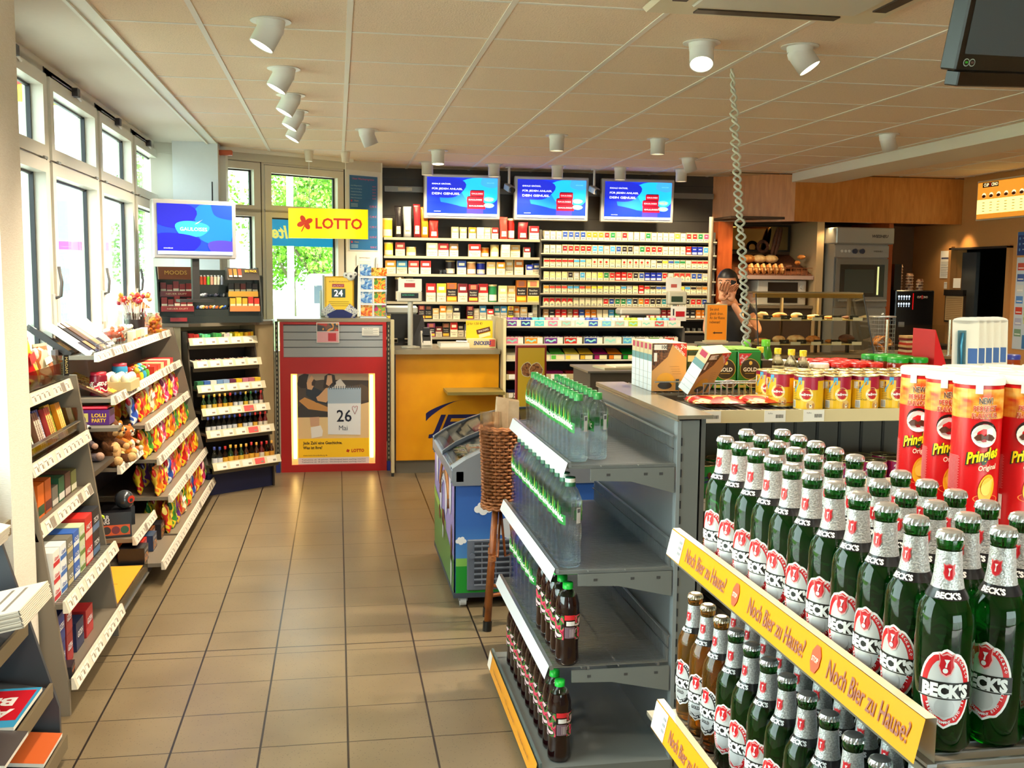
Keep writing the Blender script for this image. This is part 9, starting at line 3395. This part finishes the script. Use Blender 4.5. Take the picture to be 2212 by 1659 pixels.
# ================================================================ PERSON
def skin_mesh(name,joints,links,m,root=0,sub=2):
 me=bpy.data.meshes.new(name)
 me.from_pydata([j[0]for j in joints],links,[])
 o=bpy.data.objects.new(name,me)
 COL.objects.link(o)
 md=o.modifiers.new('skin','SKIN')
 md.use_smooth_shade=True
 for i,v in enumerate(me.skin_vertices[0].data):
  r=joints[i][1]
  v.radius=r if isinstance(r,tuple)else(r,r)
  v.use_root=i==root
 s=o.modifiers.new('sub','SUBSURF')
 s.levels=s.render_levels=sub
 dg=bpy.context.evaluated_depsgraph_get()
 out=bpy.data.meshes.new_from_object(o.evaluated_get(dg))
 out.name=name
 bpy.data.objects.remove(o)
 bpy.data.meshes.remove(me)
 out.materials.clear()
 out.materials.append(m)
 for p in out.polygons:
  p.use_smooth=True
 return out
SKIN=ramp_mat('skin',[(0.3,(196,132,96)),(0.7,(210,148,110))],8,0.5)
HAIR=mat((18,12,10),0.45)
SHIRT=mat((16,15,18),0.8,vary=0.3)
px,py=3.14,8.0
PJ=[((px+0.05,py+0.02,0.95),0.15),((px+0.04,py+0.01,1.12),0.12),((px+0.03,py,1.30),0.13),((px+0.01,py-0.01,1.42),0.07),((px-0.01,py-0.03,1.50),0.052),
      ((px+0.17,py-0.01,1.375),0.055),((px+0.20,py-0.16,1.22),0.042),((px+0.13,py-0.24,1.19),0.037),((px-0.035,py-0.20,1.44),0.027),
      ((px-0.13,py+0.02,1.365),0.055),((px-0.21,py-0.12,1.21),0.042),((px-0.22,py-0.18,1.19),0.037),((px-0.135,py-0.19,1.45),0.027),
      ((px+0.14,py+0.02,0.85),0.09),((px+0.13,py+0.01,0.48),0.065),((px+0.13,py+0.03,0.08),0.045),((px+0.12,py-0.1,0.04),0.04),
      ((px-0.04,py+0.02,0.85),0.09),((px-0.04,py+0.01,0.48),0.065),((px-0.04,py+0.03,0.08),0.045),((px-0.05,py-0.1,0.04),0.04)]
PL=[(0,1),(1,2),(2,3),(3,4),(2,5),(5,6),(6,7),(7,8),(2,9),(9,10),(10,11),(11,12),(0,13),(13,14),(14,15),(15,16),(0,17),(17,18),(18,19),(19,20)]
person=bpy.data.objects.new('person',None)
COL.objects.link(person)
person.location=(px,py,0)
person['label']='person in a black t-shirt holding a phone to the ear behind the counter'
person['category']='person'
def pp(name,me,label=None,parent=None):
 o=new(name,me,parent or person)
 if parent is None:
  o.matrix_parent_inverse=Matrix.Translation((-px,-py,0))
 if label:
  o['label']=label
 return o
pp('body',skin_mesh('body',PJ,PL,SKIN))
SJ=[(j[0],(j[1]+0.014)if not isinstance(j[1],tuple)else j[1])for j in PJ[:3]]+[((px+0.02,py,1.40),0.085)]
sj=SJ+[(PJ[5][0],0.071),((px+0.19,py-0.08,1.295),0.060),(PJ[9][0],0.071),((px-0.175,py-0.05,1.285),0.060)]
pp('shirt',skin_mesh('shirt',sj,[(0,1),(1,2),(2,3),(2,4),(4,5),(2,6),(6,7)],SHIRT))
tj=[((px+0.05,py+0.02,0.97),0.165)]+[(PJ[k][0],PJ[k][1]+0.014)for k in(13,14,15)]+[(PJ[k][0],PJ[k][1]+0.014)for k in(17,18,19)]
pp('trousers',skin_mesh('trousers',tj,[(0,1),(1,2),(2,3),(0,4),(4,5),(5,6)],mat((30,32,44),0.8)))
# head: turned to the picture's left
HM=T(px-0.025,py-0.045,1.585,math.radians(-38),0.06)
b=MB()
n=20
vs,fs=[],[]
rings=[(-0.118,0.02,-0.045),(-0.112,0.038,-0.04),(-0.095,0.053,-0.026),(-0.065,0.064,-0.012),(-0.03,0.070,-0.004),(0.0,0.073,0.0),(0.03,0.075,0.004),(0.06,0.074,0.006),(0.085,0.064,0.008),(0.105,0.045,0.01),(0.117,0.018,0.01)]
for z,r,yo in rings:
 for i in range(n):
  a=2*PI*i/n
  x,y=r*math.sin(a),-r*1.22*math.cos(a)+yo
  if y<0 and abs(x)<0.03 and-0.04<z<0.02:
   y-=0.008*(1-abs(x)/0.03)
  vs.append((x,y,z))
for k in range(len(rings)-1):
 for i in range(n):
  j=(i+1)%n
  fs.append((k*n+i,k*n+j,k*n+n+j,k*n+n+i))
fs+=[tuple(range(n-1,-1,-1)),tuple(range((len(rings)-1)*n,len(rings)*n))]
b.add(vs,fs,SKIN,HM,smooth=True)
b.add([(-0.005,-0.094,0.022),(0.005,-0.094,0.022),(0.014,-0.097,-0.022),(-0.014,-0.097,-0.022),(0,-0.115,-0.018),(0,-0.098,-0.03)],[(0,1,4),(1,2,4),(0,4,3),(3,4,5),(4,2,5)],SKIN,HM,smooth=True)
b.cyl((0,-0.01,-0.16),(0,0.0,-0.06),0.046,SKIN,HM,n=14)
for sx in(-1,1):
 b.ball((sx*0.073,0.005,-0.002),0.018,SKIN,HM,n=8,sc=(0.45,1,1.5))
head=b.mesh('head')
hd=pp('head',head)
b=MB()
for sx in(-1,1):
 b.ball((sx*0.028,-0.085,0.018),0.011,mat((232,226,220),0.3),HM,n=8,sc=(1.2,0.6,0.7))
 b.ball((sx*0.028-0.002,-0.0915,0.018),0.0055,mat((40,24,16),0.2),HM,n=8,sc=(1,0.5,1))
pp('eyes',b.mesh('eyes'),'brown eyes')
b=MB()
for sx in(-1,1):
 b.tube([(sx*0.044,-0.083,0.036),(sx*0.03,-0.094,0.042),(sx*0.014,-0.096,0.037)],0.0035,HAIR,HM,n=5)
pp('eyebrows',b.mesh('eyebrows'))
b=MB()
b.tube([(-0.022,-0.083,-0.055),(-0.008,-0.096,-0.052),(0,-0.097,-0.053),(0.008,-0.096,-0.052),(0.022,-0.083,-0.055)],[0.002,0.0045,0.004,0.0045,0.002],mat((176,84,76),0.45),HM,n=6)
pp('lips',b.mesh('lips'))
b=MB()
vs,fs=[],[]
for k in range(9):
 t_=k/8
 for i in range(n):
  a=2*PI*i/n
  front=math.cos(a)
  zlow=0.058 if front>0.3 else(0.03 if front>-0.1 else-0.085)
  z=zlow+(0.128-zlow)*t_
  r=0.0845*math.sqrt(max(0.0,1-max(0,(z-0.02)/0.11)**2))+0.0015
  vs.append((r*math.sin(a),-r*1.2*math.cos(a)+0.010,z))
for k in range(8):
 for i in range(n):
  j=(i+1)%n
  fs.append((k*n+i,k*n+j,k*n+n+j,k*n+n+i))
b.add(vs,fs,HAIR,HM,smooth=True)
b.ball((0,0.115,0.03),0.042,HAIR,HM,n=12)
b.ball((0,0.06,-0.03),0.055,HAIR,HM,n=12)
pp('hair',b.mesh('hair'))
def hand(base,d,side,curl,name):
 """palm and five bent fingers; base = wrist, d = direction of the palm, side = across the knuckles"""
 d,side=Vector(d).normalized(),Vector(side).normalized()
 nrm=d.cross(side).normalized()
 B=Vector(base)
 J=[(B,0.024),(B+d*0.03,0.026),(B+d*0.07,0.026)]
 L=[(0,1),(1,2)]
 for k,(o_,ln)in enumerate(((-0.032,0.062),(-0.011,0.074),(0.011,0.070),(0.031,0.055))):
  p0=B+d*0.082+side*o_
  p1=p0+d*ln*0.42+nrm*ln*curl*0.3
  p2=p1+d*ln*0.25+nrm*ln*curl*0.5
  p3=p2+d*ln*0.1+nrm*ln*curl*0.45
  i0=len(J)
  J+=[(p0,0.010),(p1,0.0092),(p2,0.0085),(p3,0.0075)]
  L+=[(2,i0),(i0,i0+1),(i0+1,i0+2),(i0+2,i0+3)]
 p0=B+d*0.03-side*0.032
 i0=len(J)
 J+=[(p0,0.012),(p0+d*0.025-side*0.018+nrm*0.012,0.0105),(p0+d*0.048-side*0.016+nrm*0.03,0.009)]
 L+=[(1,i0),(i0,i0+1),(i0+1,i0+2)]
 return pp(name,skin_mesh(name,[(tuple(p),r)for p,r in J],L,SKIN,sub=1))
hand((px-0.038,py-0.20,1.445),(-0.02,0.12,1.0),(1,0.2,0),-0.9,'hand')
hand((px-0.133,py-0.19,1.455),(0.25,0.1,0.9),(-1,0.3,0.2),1.6,'hand')
b=MB()
b.box((-0.022,-0.006,-0.06),(0.022,0.004,0.06),mat((14,14,16),0.25),T(px-0.02,py-0.13,1.56,math.radians(-20),-0.1,0.25),ch=0.003)
o=single('phone',b,'black phone held to the ear of the person','phone')
b=MB()
b.tube([(px-0.155+0.036*math.cos(a),py-0.19+0.036*math.sin(a),1.405+0.006*math.sin(a))for a in[2*PI*i/16 for i in range(17)]],0.008,mat((60,62,66),0.4),n=6)
pp('wristband',b.mesh('wristband'),'dark grey wristband')
